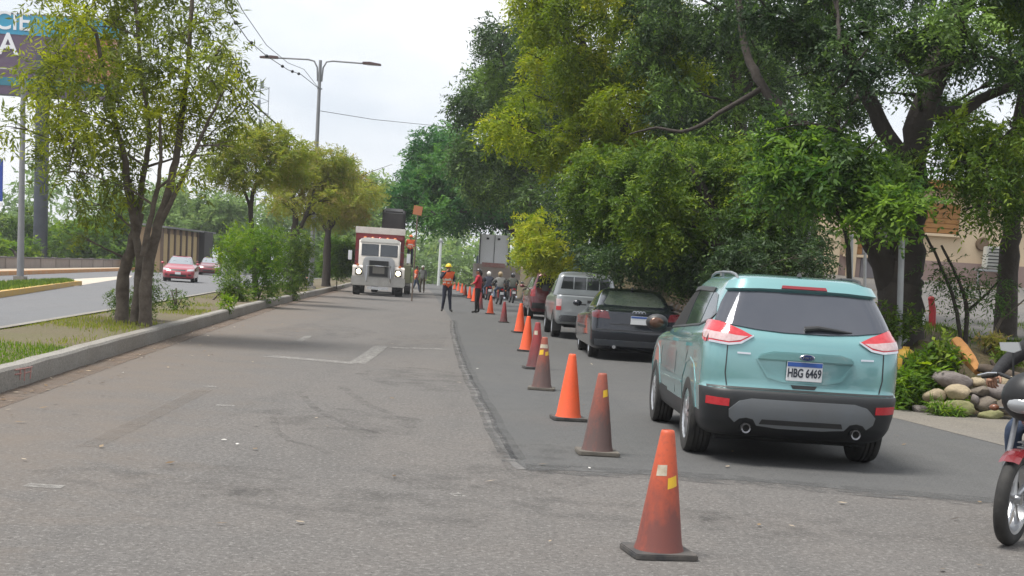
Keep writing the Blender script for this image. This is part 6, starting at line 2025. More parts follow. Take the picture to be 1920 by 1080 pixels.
def px_clumps(lst, Y, tint=0.0, seed=0, dY=1.2):
    rg = random.Random(seed)
    o_ = []
    for q in lst:
        x, y, r_ = q[:3]
        tt = q[3] if len(q) > 3 else tint
        Yc = Y + rg.uniform(-dY, dY)
        o_.append((at(x, y, Yc), r_ * Yc / FPX, tt))
    return o_

LM_OLIVE = leaf_mat('leaf_olive', (0.075, 0.095, 0.035), (0.165, 0.205, 0.030), (0.40, 0.42, 0.04), .46)
LM_DRY = leaf_mat('leaf_olive_dry', (0.145, 0.205, 0.030), (0.255, 0.265, 0.050), (0.31, 0.225, 0.095), .50)
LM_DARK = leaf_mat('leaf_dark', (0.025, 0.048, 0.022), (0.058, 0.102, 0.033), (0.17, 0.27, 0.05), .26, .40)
LM_FROND = leaf_mat('leaf_frond', (0.028, 0.066, 0.018), (0.062, 0.132, 0.026), (0.19, 0.30, 0.045), .38, .45)
LM_MID = leaf_mat('leaf_mid', (0.036, 0.072, 0.014), (0.090, 0.155, 0.022), (0.24, 0.31, 0.035), .32)
LM_YEL = leaf_mat('leaf_yellow_green', (0.075, 0.120, 0.018), (0.205, 0.270, 0.024), (0.42, 0.42, 0.05), .44)
LM_BLUE = leaf_mat('leaf_deep_green', (0.020, 0.065, 0.026), (0.045, 0.135, 0.036), (0.12, 0.25, 0.045), .34, .45)
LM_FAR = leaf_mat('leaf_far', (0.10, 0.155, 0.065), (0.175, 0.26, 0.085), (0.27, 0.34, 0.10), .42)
LM_SHRUB = leaf_mat('leaf_fresh', (0.045, 0.095, 0.013), (0.110, 0.205, 0.020), (0.25, 0.33, 0.03), .42)

# ---- the tall thin-leaved tree in the median (two leaning trunks)
Y1 = 25.4
b1, b2 = gnd(272, 612, .22), gnd(232, 586, .20)
def A(x, y, Y=Y1): return at(x, y, Y)
t1 = [([(b1.x, b1.y, .15), A(275, 520, b1.y), A(292, 440, b1.y), A(318, 350, b1.y + .1), A(335, 262, b1.y + .2), A(352, 120, b1.y + .3), A(362, -40, b1.y + .3)], .125, .03),
      ([(b1.x - .25, b1.y + .2, .15), A(262, 500, b1.y + .3), A(256, 430, b1.y + .4), A(268, 330, b1.y + .5), A(280, 250, b1.y + .4), A(262, 100, b1.y + .4), A(250, -40, b1.y + .5)], .09, .025),
      ([A(256, 430, b1.y + .4), A(240, 350, b1.y + .2), A(232, 290, b1.y), A(205, 190, b1.y - .4), A(180, 60, b1.y - .6)], .09, .028),
      ([A(228, 590, b1.y + .6).xy.to_3d() + Vector((0, 0, .05)), A(230, 530, b1.y + .6), A(248, 460, b1.y + .5), A(262, 400, b1.y + .5)], .13, .08),
      ([A(268, 480, b1.y - .2), A(285, 400, b1.y - .3), A(300, 320, b1.y - .4), A(300, 220, b1.y - .5)], .06, .025),
      ([A(300, 420, b1.y), A(345, 330, b1.y - .1), A(385, 240, b1.y - .2), A(420, 170, b1.y - .2)], .05, .02)]
cl1 = px_clumps([(75, 130, 44, .1), (110, 190, 52, .2), (140, 100, 50, .15), (95, 262, 40), (185, 50, 50, .1), (195, 150, 50, -.05), (175, 225, 48, .1), (210, 280, 44, -.1), (130, 320, 40, -.15), (270, 95, 46, -.1), (290, 180, 44, .25), (245, 340, 30, -.1), (250, 10, 52), (330, 50, 46, -.1),
                 (395, 40, 36, -.1), (390, 130, 42), (425, 160, 36, .2), (440, 220, 30, .05), (345, 215, 40, .3), (300, 240, 36, .25), (405, 250, 26, -.1), (120, 20, 54, .15), (165, 385, 26, -.15), (20, 240, 26), (330, 130, 38, .15), (360, 320, 22, -.1),
                 (300, -40, 56), (190, -50, 60), (90, -60, 60, .1), (400, -40, 40, -.1), (215, 395, 20, -.2), (225, 110, 40, .1), (140, 255, 42, .15), (440, 95, 22, -.1), (150, 440, 14, -.1), (385, 290, 18, -.1), (260, 140, 36, .2), (235, 215, 40, .1), (200, 340, 26, -.1), (415, 85, 26), (455, 145, 18, -.1), (365, 170, 30, .1), (465, 190, 14, -.15), (430, 275, 14, -.15)], 25.4, seed=3, dY=1.5)
tree('median_tree', 'tall thin leaved tree with two leaning trunks in the median', t1, cl1, LM_OLIVE, 28000, .135, .036, M_BARK2, 'median trees', seed=5, per=10, sprig=.30, droop=.55, tint_mu=.46, tint_sd=.2, flat=.85, hollow=.1, twig_r=.020)
# leafy ivy sleeve and suckers at its foot
def shrub(label, clumps, lm, total, ll, lw, stems, name='shrub', group='shrubs in the median', seed=1, cat='shrub', **kw):
    base = stems[0][0]
    return tree(name, label, [(s_, .03, .012) for s_ in stems], clumps, lm, total, ll, lw, M_BARK2, group, .012, True, cat, seed=seed, **kw)
def P_(x, y, Y): return at(x, y, Y)
g0 = gnd(262, 600, .2)
shrub('low leafy suckers around the foot of the two trunk tree', px_clumps([(270, 560, 26), (262, 590, 22), (225, 555, 20), (285, 530, 16), (228, 575, 14), (275, 500, 14)], g0.y - .25, seed=1, dY=.25), LM_MID, 5200, .05, .02, [[(g0.x, g0.y - .1, .15), P_(268, 560, g0.y - .1)], [(g0.x - .35, g0.y, .15), P_(226, 560, g0.y - .1)]], seed=2, per=8, sprig=.16, droop=.6, tint_mu=.35)
g0 = gnd(332, 585, .2)
shrub('spindly sapling with few leaves right of the two trunk tree', px_clumps([(330, 565, 13), (322, 545, 10), (342, 560, 8)], g0.y, seed=1, dY=.2), LM_MID, 500, .07, .03, [[(g0.x, g0.y, .15), P_(331, 570, g0.y), P_(330, 540, g0.y)], [(g0.x, g0.y, .15), P_(322, 548, g0.y)]], seed=2, per=8, sprig=.18, droop=.5, tint_mu=.3)
g0 = gnd(429, 583, .2)
shrub('tiny bright green plant close to the kerb', px_clumps([(429, 572, 9), (428, 560, 7)], g0.y, seed=1, dY=.1), LM_SHRUB, 500, .08, .035, [[(g0.x, g0.y, .15), P_(429, 560, g0.y)]], seed=2, per=8, sprig=.14, droop=.2, tint_mu=.6)

# ---- second, third and fourth median trees
Y2 = 51.0
g2 = gnd(482, 556, .2)
tree('median_tree', 'umbrella shaped olive tree with thin dark trunk behind the shrubs', [([(g2.x, Y2, .15), P_(476, 470, Y2), P_(470, 400, Y2), P_(478, 350, Y2), P_(500, 310, Y2)], .13, .05), ([P_(472, 400, Y2), P_(455, 350, Y2), P_(430, 310, Y2)], .07, .03)],
     px_clumps([(425, 300, 34), (460, 275, 40, .1), (505, 262, 40, .1), (545, 285, 38), (480, 320, 36, -.05), (440, 330, 30), (520, 320, 36), (555, 320, 28), (500, 245, 22), (410, 325, 20), (470, 245, 18, .1)], Y2, seed=4, dY=1.0), LM_DRY, 24000, .13, .042, M_BARK, 'median trees', seed=7, per=10, sprig=.34, droop=.5, tint_mu=.28, flat=.6, hollow=.3, twig_r=.03, new_top=-.12)
Y3 = 66.0
tree('median_tree', 'round crowned olive brown tree beside the two armed lamp', [([P_(552, 536, Y3).xy.to_3d() + Vector((0, 0, .15)), P_(552, 450, Y3), P_(553, 400, Y3), P_(545, 350, Y3)], .24, .08), ([P_(553, 450, Y3), P_(575, 400, Y3), P_(592, 350, Y3)], .13, .05)],
     px_clumps([(540, 340, 36, .1), (575, 315, 36), (610, 305, 36), (560, 370, 34, .1), (600, 350, 36, .12), (635, 335, 32), (530, 380, 26), (620, 375, 30), (580, 285, 24), (640, 300, 22, -.2), (590, 400, 22)], Y3, seed=5, dY=1.4), LM_DRY, 24000, .16, .05, M_BARK, 'median trees', seed=8, per=12, sprig=.42, droop=.5, tint_mu=.42, flat=.65, hollow=.3, twig_r=.04)
Y4 = 82.0
tree('median_tree', 'yellowish tree standing farthest along the median near the dump truck', [([P_(612, 524, Y4).xy.to_3d() + Vector((0, 0, .15)), P_(614, 460, Y4), P_(618, 420, Y4), P_(630, 370, Y4)], .28, .08), ([P_(616, 440, Y4), P_(600, 410, Y4), P_(590, 390, Y4)], .12, .05), ([P_(617, 430, Y4), P_(640, 400, Y4)], .12, .05)],
     px_clumps([(640, 320, 32), (665, 340, 30, .1), (620, 360, 34, .1), (655, 375, 34, .15), (690, 365, 26, -.1), (635, 405, 28), (670, 400, 22), (600, 390, 24), (640, 300, 16, -.2), (705, 350, 14, -.3)], Y4, seed=6, dY=1.6), LM_DRY, 22000, .19, .055, M_BARK, 'median trees', seed=9, per=12, sprig=.5, droop=.5, tint_mu=.48, flat=.65, hollow=.3, twig_r=.045)
# shrubs between them
Ys_ = 46.0
g0 = gnd(480, 563, .2)
shrub('large fresh green shrub with upright stems near the kerb', px_clumps([(425, 470, 20, .15), (450, 450, 21, .2), (480, 470, 23), (505, 450, 21), (495, 500, 21, -.1), (445, 495, 18, .1), (510, 530, 17, -.15), (490, 540, 17, -.1), (515, 480, 17), (465, 435, 12, .2), (460, 545, 14, -.1), (420, 500, 12)], Ys_, seed=8, dY=.6), LM_SHRUB, 9000, .11, .040,
      [[(g0.x, Ys_, .15), P_(480, 500, Ys_), P_(470, 450, Ys_)], [(g0.x + .1, Ys_, .15), P_(505, 500, Ys_), P_(510, 440, Ys_)], [(g0.x - .4, Ys_, .15), P_(445, 490, Ys_), P_(430, 470, Ys_)]], seed=3, per=10, sprig=.36, droop=.2, tint_mu=.42, hollow=.05, flat=1.0)
Ys2 = 56.0
g0 = gnd(555, 548, .2)
shrub('dense green shrub wrapped round the round crowned tree trunk', px_clumps([(548, 480, 22), (560, 450, 20), (545, 520, 22), (570, 510, 18), (540, 545, 14), (575, 470, 14), (530, 500, 12)], Ys2, seed=9, dY=.5), LM_MID, 7000, .12, .042, [[(g0.x, Ys2, .15), P_(550, 480, Ys2)], [(g0.x + .2, Ys2, .15), P_(565, 460, Ys2)]], seed=3, per=10, sprig=.28, droop=.4, tint_mu=.45, hollow=.2, flat=1.0)
Ys3 = 84.0
shrub('green bushes at the far end of the median beside the dump truck', px_clumps([(630, 480, 18), (650, 470, 18), (612, 495, 12), (640, 500, 14), (622, 455, 12)], Ys3, seed=10, dY=.8), LM_SHRUB, 9000, .2, .07, [[P_(632, 525, Ys3).xy.to_3d() + Vector((0, 0, .1)), P_(632, 480, Ys3)]], seed=3, per=10, sprig=.4, droop=.4, tint_mu=.38, hollow=.2, flat=1.0)
g0 = gnd(432, 556, .2)
shrub('loose weedy shrub left of the large fresh green shrub', px_clumps([(432, 525, 14), (440, 545, 14), (455, 556, 12), (425, 540, 10)], 43.0, seed=10, dY=.3), LM_MID, 3000, .09, .03, [[(gnd(440, 560, .2).x, 43.0, .15), P_(436, 530, 43.0)]], seed=3, per=8, sprig=.24, droop=.4, tint_mu=.42, hollow=.2, flat=1.0)

# ---- far trees left
def far_tree(label, poly, n, rpx, Y, lm, total, ll, tint, seed, px, group='trees beyond the far carriageway', name='far_tree', dY=3.0, **kw):
    cl = fill(poly, n, rpx, (Y - dY, Y + dY), seed, (tint, .08))
    b = at(px, 500, Y)
    top = at(px, min(p[1] for p in poly) * .5 + max(p[1] for p in poly) * .5, Y)
    kw.setdefault('tint_mu', .45)
    return tree(name, label, [([(b.x, Y, 0 if b.x < 0 else bank_z(b.x, Y) - .1), ((b.x + top.x) / 2 + .2, Y, top.z * .55), tuple(top)], .25, .08)], cl, lm, total, ll, ll * .45, M_BARK, group, .05, True, seed=seed, per=10, sprig=ll * 2.2, hollow=.3, **kw)
far_tree('dark green tree beyond the low wall left of the slim lamp pole', [(-60, 420), (60, 415), (60, 470), (-60, 478)], 10, (18, 28), 125, LM_MID, 9000, .42, -.1, 21, 15)
far_tree('bright yellow green bush behind the low wall', [(-20, 455), (62, 452), (62, 486), (-20, 488)], 8, (10, 16), 108, LM_SHRUB, 5000, .3, .1, 22, 25)
far_tree('fresh green tree behind the low wall beside the billboard column', [(95, 440), (160, 420), (235, 415), (240, 485), (95, 486)], 14, (18, 28), 122, LM_SHRUB, 14000, .40, -.05, 23, 160)
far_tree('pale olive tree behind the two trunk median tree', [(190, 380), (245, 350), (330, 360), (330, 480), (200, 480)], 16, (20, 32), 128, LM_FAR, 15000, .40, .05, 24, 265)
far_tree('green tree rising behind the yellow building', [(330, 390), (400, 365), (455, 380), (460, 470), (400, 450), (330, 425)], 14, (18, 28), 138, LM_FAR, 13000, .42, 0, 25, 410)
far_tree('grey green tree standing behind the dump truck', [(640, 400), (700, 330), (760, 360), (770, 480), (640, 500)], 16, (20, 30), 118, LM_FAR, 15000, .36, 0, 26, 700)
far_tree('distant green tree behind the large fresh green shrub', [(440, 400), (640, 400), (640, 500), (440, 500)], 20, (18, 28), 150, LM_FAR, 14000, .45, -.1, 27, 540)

# wood closing the view at the end of the road
wd = []
rg = random.Random(77)
for k in range(120):
    Y = rg.uniform(165, 215)
    x = rg.uniform(-70, 60)
    hgt = rg.uniform(2, 9.5) * (1 if x < -22 or x > -3 else .72)
    wd.append((Vector((x, Y, hgt)), rg.uniform(1.8, 3.2), rg.gauss(0, .1)))
for k in range(60):
    wd.append((Vector((rg.uniform(-26, 4), rg.uniform(158, 170), rg.uniform(.6, 3.6))), rg.uniform(1.2, 2.0), rg.gauss(.05, .1)))
for k in range(70):
    wd.append((Vector((rg.uniform(-200, -60), rg.uniform(190, 240), rg.uniform(1, 6))), rg.uniform(2.5, 4), rg.gauss(0, .1)))
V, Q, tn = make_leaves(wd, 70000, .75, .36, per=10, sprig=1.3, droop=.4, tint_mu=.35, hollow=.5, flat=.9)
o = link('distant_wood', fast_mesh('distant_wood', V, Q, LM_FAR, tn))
set_props(o, 'hazy green wood closing the view at the end of the road', 'wood', None, 'stuff')

# ---- right side: the big forked tree
YA = 23.2
bA = at(1690, 618, YA)
zA = bank_z(bA.x, YA) - .1
tA = [([(bA.x, YA, zA), P_(1688, 560, YA), P_(1690, 520, YA), P_(1702, 440, YA), P_(1706, 340, YA), P_(1728, 220, YA), P_(1762, 110, YA), P_(1800, 20, YA), P_(1830, -80, YA)], .42, .12),
      ([P_(1672, 545, YA), P_(1650, 480, YA - .1), P_(1622, 425, YA - .2), P_(1600, 370, YA - .3), P_(1560, 300, YA - .3), P_(1510, 240, YA - .4)], .22, .08),
      ([P_(1710, 330, YA), P_(1650, 230, YA + .2), P_(1600, 120, YA + .4), P_(1560, 20, YA + .4), P_(1540, -60, YA)], .15, .08),
      ([P_(1735, 210, YA), P_(1800, 210, YA + .3), P_(1850, 180, YA + .3), P_(1930, 150, YA)], .13, .06)]
exA = [([P_(1510, 240, YA - .4), P_(1440, 175, YA + .3), P_(1400, 100, YA + .8), P_(1385, 0, YA + 1), P_(1380, -80, YA + 1)], .09, .05),
       ([P_(1430, 165, YA + .4), P_(1360, 205, YA + .2), P_(1290, 245, YA), P_(1230, 240, YA + .2), P_(1180, 252, YA + .4)], .05, .012)]
clA = fill([(1400, -90), (1980, -90), (1980, 150), (1900, 170), (1830, 150), (1760, 230), (1700, 260), (1640, 200), (1560, 210), (1480, 150), (1420, 60)], 44, (22, 44), (21, 26.5), 31, (-.02, .20))
clA += fill([(1450, 220), (1600, 250), (1690, 300), (1740, 330), (1760, 350), (1690, 380), (1560, 370), (1450, 360)], 16, (24, 38), (21, 23.5), 32, (.02, .2))
tree('forked_tree', 'huge dark tree with thick forked trunk beside the leaning fence pipe', tA, clA, LM_DARK, 80000, .088, .035, M_BARK, 'trees along the right bank', .04, True, seed=11, extra=exA, per=14, sprig=.34, droop=.5, tint_mu=.42, tint_sd=.22, hollow=.2, flat=.48)
# bright low boughs of the forked tree with broad pinnate leaves
clB = px_clumps([(1480, 270, 26, .1), (1540, 290, 30, .05), (1600, 300, 26, .15), (1520, 330, 28), (1650, 385, 26, .25), (1690, 370, 22, .2), (1460, 330, 22, 0), (1580, 345, 24), (1620, 335, 24)], 21.3, seed=12, dY=.5)
tree('young_tree', 'young tree with broad layered bright green fronds before the forked trunk', [([(bA.x - .9, 22.0, bank_z(bA.x - .9, 22.0) - .1), P_(1590, 470, 21.8), P_(1570, 400, 21.6), P_(1550, 320, 21.4)], .05, .02)], clB, LM_FROND, 15000, .11, .048, M_BARK, 'trees along the right bank', .02, True, seed=13, per=14, sprig=.5, droop=.35, tint_mu=.55, tint_sd=.2, hollow=.2, flat=.5)
# right edge tree
YR = 24.5
bR = at(1893, 560, YR)
clR = fill([(1770, 240), (1830, 215), (1900, 210), (1990, 220), (1990, 370), (1880, 390), (1800, 340)], 14, (24, 40), (21.5, 24.5), 33, (.08, .12))
clR += px_clumps([(1790, 290, 34, .1), (1840, 260, 34, .2), (1850, 335, 34), (1800, 350, 28), (1880, 300, 34, .15), (1870, 385, 26), (1770, 250, 24), (1830, 395, 20), (1905, 240, 30, .2)], 22.2, seed=71, dY=.8)
clR += fill([(1860, -60), (2000, -60), (2000, 180), (1930, 170)], 10, (30, 50), (22, 26), 34, (-.05, .08))
tree('edge_tree', 'dark trunked tree with pale hanging foliage beside the air conditioner', [([(bR.x, YR, bank_z(bR.x, YR) - .1), P_(1893, 480, YR), P_(1898, 400, YR), P_(1902, 300, YR), P_(1925, 150, YR), P_(1935, -50, YR)], .20, .09), ([P_(1895, 420, YR), P_(1880, 360, YR), P_(1860, 300, YR)], .09, .04)], clR, LM_MID, 36000, .09, .034, M_BARK, 'trees along the right bank', .03, True, seed=14, per=14, sprig=.36, droop=.7, tint_mu=.42, tint_sd=.2, hollow=.3, flat=.7)
# light crown over the queue
YB_ = 40.0
bB = at(1240, 545, YB_)
clC = fill([(985, -40), (1060, -60), (1250, -60), (1300, 120), (1270, 300), (1180, 330), (1090, 320), (1010, 300), (950, 270), (935, 215), (975, 150), (1000, 70)], 44, (24, 42), (37, 43), 35, (.02, .20))
tree('yellow_green_tree', 'light yellow green tree leaning out over the queue of vehicles', [([(bB.x + 1.2, YB_, bank_z(bB.x + 1.2, YB_)), P_(1250, 430, YB_), P_(1220, 330, YB_), P_(1150, 200, YB_), P_(1090, 80, YB_)], .30, .10), ([P_(1235, 370, YB_), P_(1270, 250, YB_), P_(1270, 100, YB_)], .18, .08)], clC, LM_YEL, 95000, .125, .048, M_BARK, 'trees along the right bank', .05, True, seed=15, per=14, sprig=.5, droop=.9, tint_mu=.46, tint_sd=.18, hollow=.25, flat=.6)
# dark crowns behind and above
YD_ = 36.0
clD = fill([(1180, -90), (1460, -90), (1460, 120), (1440, 260), (1330, 300), (1230, 230)], 30, (26, 46), (33, 40), 36, (-.05, .20))
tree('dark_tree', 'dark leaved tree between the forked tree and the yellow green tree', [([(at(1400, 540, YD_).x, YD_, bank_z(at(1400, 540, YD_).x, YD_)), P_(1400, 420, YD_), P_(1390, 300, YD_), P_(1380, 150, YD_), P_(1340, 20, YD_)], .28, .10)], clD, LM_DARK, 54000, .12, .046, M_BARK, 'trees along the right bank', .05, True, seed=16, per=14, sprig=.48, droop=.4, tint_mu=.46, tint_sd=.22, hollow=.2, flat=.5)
# hanging olive mass over the wall
YH = 31.0
clH = fill([(1090, 300), (1200, 290), (1330, 260), (1440, 280), (1470, 390), (1430, 450), (1330, 465), (1230, 455), (1140, 440), (1080, 390)], 40, (26, 44), (29, 34), 37, (.0, .18))
tree('hanging_tree', 'drooping mid green tree hanging over the rubble wall and saloon', [([(at(1360, 560, YH).x, YH, bank_z(at(1360, 560, YH).x, YH)), P_(1350, 470, YH), P_(1330, 380, YH), P_(1290, 310, YH)], .22, .08), ([P_(1345, 450, YH), P_(1250, 400, YH), P_(1160, 370, YH)], .12, .05)], clH, LM_MID, 105000, .10, .042, M_BARK, 'trees along the right bank', .04, True, seed=17, per=14, sprig=.42, droop=.6, tint_mu=.40, tint_sd=.20, hollow=.2, flat=.6)
# undergrowth on the wall crest
clU = fill([(1100, 470), (1250, 490), (1480, 430), (1550, 440), (1540, 510), (1480, 530), (1300, 530), (1230, 520), (1120, 495)], 34, (14, 24), (27.5, 33), 38, (-.12, .10))
clU = [(Vector((c.x, c.y, max(c.z, bank_z(c.x, c.y) + .15))), r_, t_) for c, r_, t_ in clU]
shrub('dark tangled undergrowth along the crest of the rubble wall', clU, LM_DARK, 38000, .085, .034, [[(at(1440, 540, 30).x, 30, bank_z(at(1440, 540, 30).x, 30)), P_(1440, 490, 30)], [(at(1340, 550, 29).x, 29, bank_z(at(1340, 550, 29).x, 29)), P_(1340, 520, 29)]], 'undergrowth', 'trees along the right bank', 4, per=12, sprig=.32, droop=.6, tint_mu=.40, hollow=.2, flat=.8)
# far right side trees over the trucks
YE = 66.0
clE = fill([(890, 100), (930, 60), (1010, 30), (1060, 200), (1040, 360), (980, 380), (910, 350), (865, 310), (862, 190), (885, 180)], 32, (24, 42), (61, 71), 39, (-.02, .18))
tree('dark_tree', 'tall grey green tree rising beyond the yellow green tree', [([(at(1010, 530, YE).x + 2, YE, bank_z(at(1010, 530, YE).x + 2, YE)), P_(1010, 420, YE), P_(980, 300, YE), P_(960, 150, YE)], .35, .12)], clE, LM_DARK, 62000, .20, .080, M_BARK, 'trees along the right bank', .07, True, seed=18, per=12, sprig=.7, droop=.6, tint_mu=.55, tint_sd=.2, hollow=.4, flat=.8)
YF = 92.0
clF = fill([(800, 262), (850, 248), (900, 300), (990, 330), (1000, 395), (900, 412), (840, 412), (795, 405), (755, 370), (780, 318)], 36, (18, 30), (86, 98), 40, (0, .18))
tree('deep_green_tree', 'deep green tree arching over the trucks farthest along the road', [([(at(985, 520, YF).x + 2, YF, bank_z(at(985, 520, YF).x + 2, YF)), P_(970, 440, YF), P_(920, 380, YF), P_(860, 340, YF)], .40, .12)], clF, LM_BLUE, 60000, .27, .11, M_BARK, 'trees along the right bank', .08, True, seed=19, per=12, sprig=.85, droop=.5, tint_mu=.48, tint_sd=.18, hollow=.4, flat=.8, new_top=.12)
YG = 52.0
clG = fill([(985, 430), (1000, 410), (1040, 415), (1075, 450), (1080, 495), (1020, 495), (985, 475)], 18, (16, 24), (49, 55), 41, (.05, .10))
shrub('bright yellow green bush beside the queue near the red SUV', clG, LM_YEL, 24000, .15, .06, [[(at(1050, 560, YG).x + .6, YG, bank_z(at(1050, 560, YG).x + .6, YG)), P_(1040, 480, YG), P_(1010, 440, YG)]], 'bush', 'trees along the right bank', 6, per=12, sprig=.45, droop=.6, tint_mu=.58, hollow=.3, flat=.9)
# dark backdrop of crowns behind the hanging tree and building side
YK = 48.0
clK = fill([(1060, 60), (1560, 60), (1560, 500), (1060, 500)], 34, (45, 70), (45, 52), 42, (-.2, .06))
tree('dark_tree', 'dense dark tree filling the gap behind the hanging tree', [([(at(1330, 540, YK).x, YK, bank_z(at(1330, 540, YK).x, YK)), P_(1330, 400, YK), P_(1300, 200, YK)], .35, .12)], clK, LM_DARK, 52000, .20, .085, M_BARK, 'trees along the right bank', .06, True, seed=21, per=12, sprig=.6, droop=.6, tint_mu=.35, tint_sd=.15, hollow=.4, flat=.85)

# ---- bank plants
def plant(label, px, py, Y, hpx, total, ll, lw, lm, tint, seed, spread=1.0, cat='plant', stems=3):
    rg = random.Random(seed)
    b = at(px, py, Y)
    b.z = max(b.z, bank_z(b.x, Y)) if bank_z(b.x, Y) > 0 else 0
    h_ = hpx * Y / FPX
    cl = [(b + Vector((rg.uniform(-.4, .4) * h_ * spread, rg.uniform(-.2, .2) * h_, h_ * rg.uniform(.25, .9))), h_ * rg.uniform(.28, .42), rg.gauss(tint, .1)) for _ in range(6)]
    st = [[tuple(b - Vector((0, 0, .08))), tuple(b.lerp(c[0], .5)), tuple(c[0])] for c in cl[:stems]]
    T = tree('bank_plant', label, [(s_, .012, .006) for s_ in st], cl, lm, total, ll, lw, MATS['bark_grey_brown'], 'plants on the bank', .006, True, cat, seed=seed, per=8, sprig=h_ * .35, droop=.3, tint_mu=.45, tint_sd=.2, hollow=.15, flat=.9)
    return T
plant('broad leaved green plant beside the yellow container', 1722, 735, 20.3, 85, 1500, .11, .065, LM_SHRUB, 0, 51)
plant('broad leaved plant hanging over the grey flat stone', 1745, 712, 20.5, 60, 900, .10, .055, LM_MID, .1, 52)
plant('grassy green plant between SUV and the stones', 1705, 770, 20.15, 80, 1600, .13, .030, LM_SHRUB, -.05, 53)
plant('tuft of long grass before the tan stones', 1758, 775, 19.45, 30, 300, .15, .018, LM_SHRUB, .05, 54)
plant('small green tuft at the foot of the mossy stones', 1795, 787, 19.4, 20, 200, .11, .016, LM_SHRUB, .0, 55)
plant('dark leafy plant under the cut log', 1768, 700, 20.6, 34, 500, .08, .04, LM_MID, -.1, 56)
plant('low weeds growing around the foot of the forked tree', 1660, 640, 21.6, 60, 1500, .08, .035, LM_MID, -.05, 57, 2.0)
plant('weeds on the bank crest behind the fallen log', 1890, 690, 21.2, 30, 600, .09, .03, LM_MID, .05, 58, 2.0)
plant('dry brown weeds heaped behind the cut log', 1850, 660, 21.6, 28, 800, .10, .018, LM_DRY, .25, 59, 2.2)
# sapling with pinnate fronds before the driveway
Yp = 22.6
sb_ = at(1805, 640, Yp)
zs = bank_z(sb_.x, Yp) - .08
clS = px_clumps([(1765, 500, 16), (1790, 545, 18), (1830, 530, 20), (1860, 545, 18), (1880, 520, 14), (1800, 520, 14), (1745, 470, 12), (1840, 560, 12)], Yp, seed=61, dY=.4)
tree('sapling', 'leaning multi stemmed sapling with feathery fronds before the driveway', [([(sb_.x, Yp, zs), P_(1790, 570, Yp), P_(1765, 500, Yp), P_(1735, 440, Yp)], .035, .018), ([(sb_.x + .05, Yp, zs), P_(1812, 580, Yp), P_(1800, 530, Yp), P_(1765, 460, Yp)], .045, .018), ([P_(1812, 585, Yp), P_(1845, 555, Yp), P_(1880, 520, Yp)], .03, .012)],
     clS, LM_FROND, 2200, .07, .022, M_BARK, 'plants on the bank', .010, True, seed=22, per=16, sprig=.42, droop=.5, tint_mu=.4, hollow=.1, flat=.5)
st = thing('bare_stems', 'two bare leaning stems rising beside the sapling', 'stems', tuple(at(1848, 650, Yp)), 0, 'plants on the bank')
o_ = at(1848, 650, Yp)
for a in ((1878, 600), (1925, 558)), ((1870, 610), (1895, 560)):
    MB().tube([Vector((0, 0, -.1)), P_(*a[0], Yp) - o_, P_(*a[1], Yp) - o_], [.022, .016, .01], 6).build('stem', M_BARK2, st)

# ================================================================== GRASS, LITTER
def blades(name, label, pts, h0, w0, lm, tint, lean=.5):
    P = np.array(pts); n = len(P)
    a = NR.random(n) * 6.28
    d = np.stack([np.cos(a), np.sin(a), np.zeros(n)], 1)
    h_ = h0 * (.5 + NR.random(n))[:, None]
    w_ = w0 * (.6 + .8 * NR.random(n))[:, None]
    s_ = np.stack([-np.sin(a), np.cos(a), np.zeros(n)], 1)
    up = np.array([0, 0, 1.0])
    l_ = lean * NR.random(n)[:, None]
    V = np.stack([P - s_ * w_, P + s_ * w_, P + up * h_ * .6 + d * h_ * l_ * .4 + s_ * w_ * .7, P + up * h_ * (1 - .3 * l_) + d * h_ * l_], 1).reshape(-1, 3)
    o = link(name, fast_mesh(name, V, np.arange(n * 4).reshape(n, 4), lm, np.clip(NR.normal(tint, .2, n), 0, 1)))
    return set_props(o, label, 'grass', None, 'stuff')
rg = random.Random(5)
gp, dp = [], []
for _ in range(26000):
    Y = rg.uniform(13, 75) if rg.random() < .6 else rg.uniform(13, 34)
    a_, b_ = pl(KERB, Y) - KW, pl(MEDL, Y)
    t = rg.random()
    X = a_ + (b_ - a_) * t
    z = median_z(X, Y) - .03
    nz = math.sin(X * 1.3 + Y * .7) + math.sin(Y * .9 - X * .6) + rg.gauss(0, .5)
    if Y < 18.6 and t < .5 and rg.random() < .6: gp.append((X, Y, z))
    elif nz > .3: dp.append((X, Y, z))
for _ in range(9000):
    Y = rg.uniform(14, 18.4); a_ = pl(KERB, Y) - KW
    gp.append((a_ - rg.random() ** 1.3 * 1.7, Y + rg.gauss(0, .2), .19))
blades('grass', 'short bright green grass at the near end of the median', gp, .055, .006, LM_SHRUB, .5)
blades('dry_grass', 'thin dry olive grass along the median earth', dp, .06, .006, LM_DRY, .35)
ip = []
for _ in range(9000):
    u, v = rg.random(), rg.random()
    x = i0.x + (i1.x - i0.x) * u; y = i0.y + (i1.y - i0.y) * u
    x2 = i3.x + (i1.x - 1.2 - i3.x) * u; y2 = i3.y + (i1.y + 2.5 - i3.y) * u
    ip.append((x + (x2 - x) * (.06 + .88 * v), y + (y2 - y) * (.06 + .88 * v), .15))
blades('island_grass', 'green grass on the yellow kerbed traffic island', ip, .11, .012, LM_MID, .5)
bg_ = []
for _ in range(14000):
    Y = rg.uniform(19.9, 27); X = road_right(Y) + rg.uniform(.1, 5.5)
    z = bank_z(X, Y)
    if z < .05 or math.sin(X * 2.1 + Y) + rg.gauss(0, .7) < .2: continue
    bg_.append((X, Y, z - .02))
blades('bank_grass', 'rough mixed grass and weeds on the bank', bg_, .10, .007, LM_MID, .5)
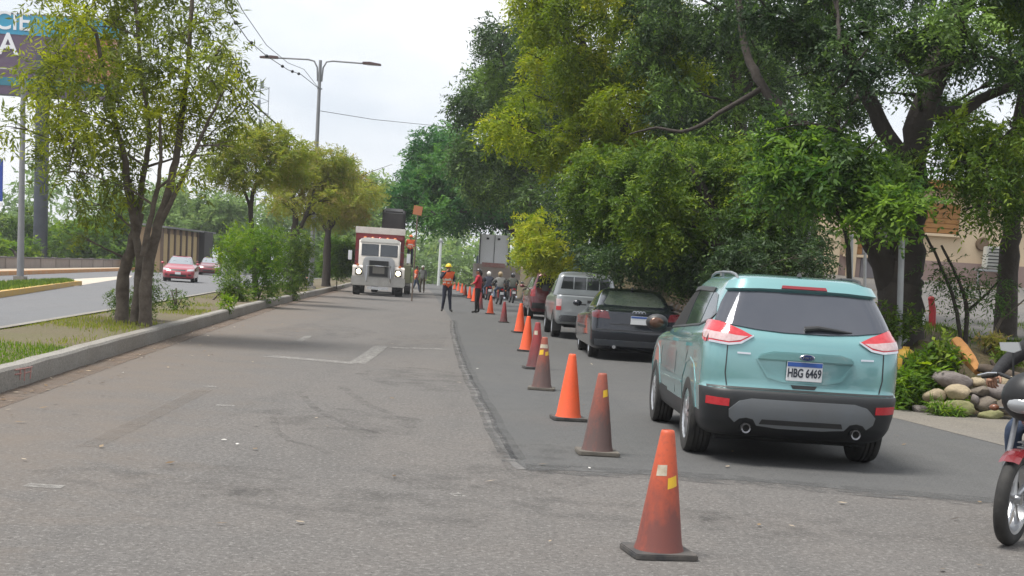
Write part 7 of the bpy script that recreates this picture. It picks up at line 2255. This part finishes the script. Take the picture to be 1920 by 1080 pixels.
# fallen leaves, grit and paper scraps on the asphalt
lv = []
for _ in range(420):
    Y = 8 + rg.random() ** 1.6 * 45
    if rg.random() < .7: X = pl(KERB, Y) + abs(rg.gauss(0, .45)) + .03
    else: X = rg.uniform(pl(KERB, Y), 5)
    lv.append((X, Y, .018))
P = np.array(lv); n = len(P); a = NR.random(n) * 6.28
d = np.stack([np.cos(a), np.sin(a), NR.normal(0, .12, n)], 1) * (.02 + .03 * NR.random(n))[:, None]
s_ = np.stack([-np.sin(a), np.cos(a), NR.normal(0, .12, n)], 1) * (.008 + .012 * NR.random(n))[:, None]
V = np.stack([P - d, P + s_, P + d, P - s_], 1).reshape(-1, 3)
lm_l = leaf_mat('fallen_leaf', (0.10, 0.06, 0.03), (0.22, 0.15, 0.08), (0.42, 0.36, 0.28), .1)
set_props(link('leaf_litter', fast_mesh('leaf_litter', V, np.arange(n * 4).reshape(n, 4), lm_l, NR.random(n))), 'dry leaves and grit scattered over the old asphalt', 'litter', None, 'stuff')
for i, (px, py, lb) in enumerate(((420, 828, 'white paper scrap lying on the old asphalt between skid traces'), (445, 836, 'small white paper scrap close to the larger scrap'), (754, 609, 'white scrap on the road below the dump truck'), (861, 928, 'flat white scrap near the seam of the fresh asphalt'), (230, 701, 'pale scrap at the foot of the kerb'), (895, 693, 'tiny white scrap on the fresh asphalt lane'), (1105, 881, 'white scrap on the edge of fresh asphalt before the cone'), (232, 628, 'white scrap on the median earth'))):
    g_ = gnd(px, py)
    o = MB().add([(-.024, -.009, 0), (.024, -.008, .003), (.02, .010, .004), (0, .012, .006), (-.02, .008, .002)], [(0, 1, 2, 3, 4)]).build('paper_scrap', mat('paper', (.62, .60, .56), .8, nscale=30, namt=.4), smooth=0)
    z = .016 if i != 7 else .225
    if i == 7: g_ = gnd(px, py, .22)
    o.location = (g_.x, g_.y, z)
    o.rotation_euler = (0, 0, i * 1.3)
    set_props(o, lb, 'paper', 'paper scraps on the ground')
# ================================================================== HAZE: thin dusty air over the whole street
hz = MB().box((0, 850, 27), (1600, 1750, 56)).build('haze', None, smooth=0)
hm = bpy.data.materials.new('street_haze')
hm.use_nodes = True
ht = hm.node_tree
ht.nodes.clear()
ho = ht.nodes.new('ShaderNodeOutputMaterial')
hv = ht.nodes.new('ShaderNodeVolumePrincipled')
hv.inputs['Color'].default_value = (0.90, 0.93, 0.97, 1)
hv.inputs['Density'].default_value = 0.00045
hv.inputs['Anisotropy'].default_value = 0.2
ht.links.new(hv.outputs[0], ho.inputs['Volume'])
hz.data.materials.clear()
hz.data.materials.append(hm)
set_props(hz, 'thin pale dusty haze over the street', 'haze', None, 'stuff')
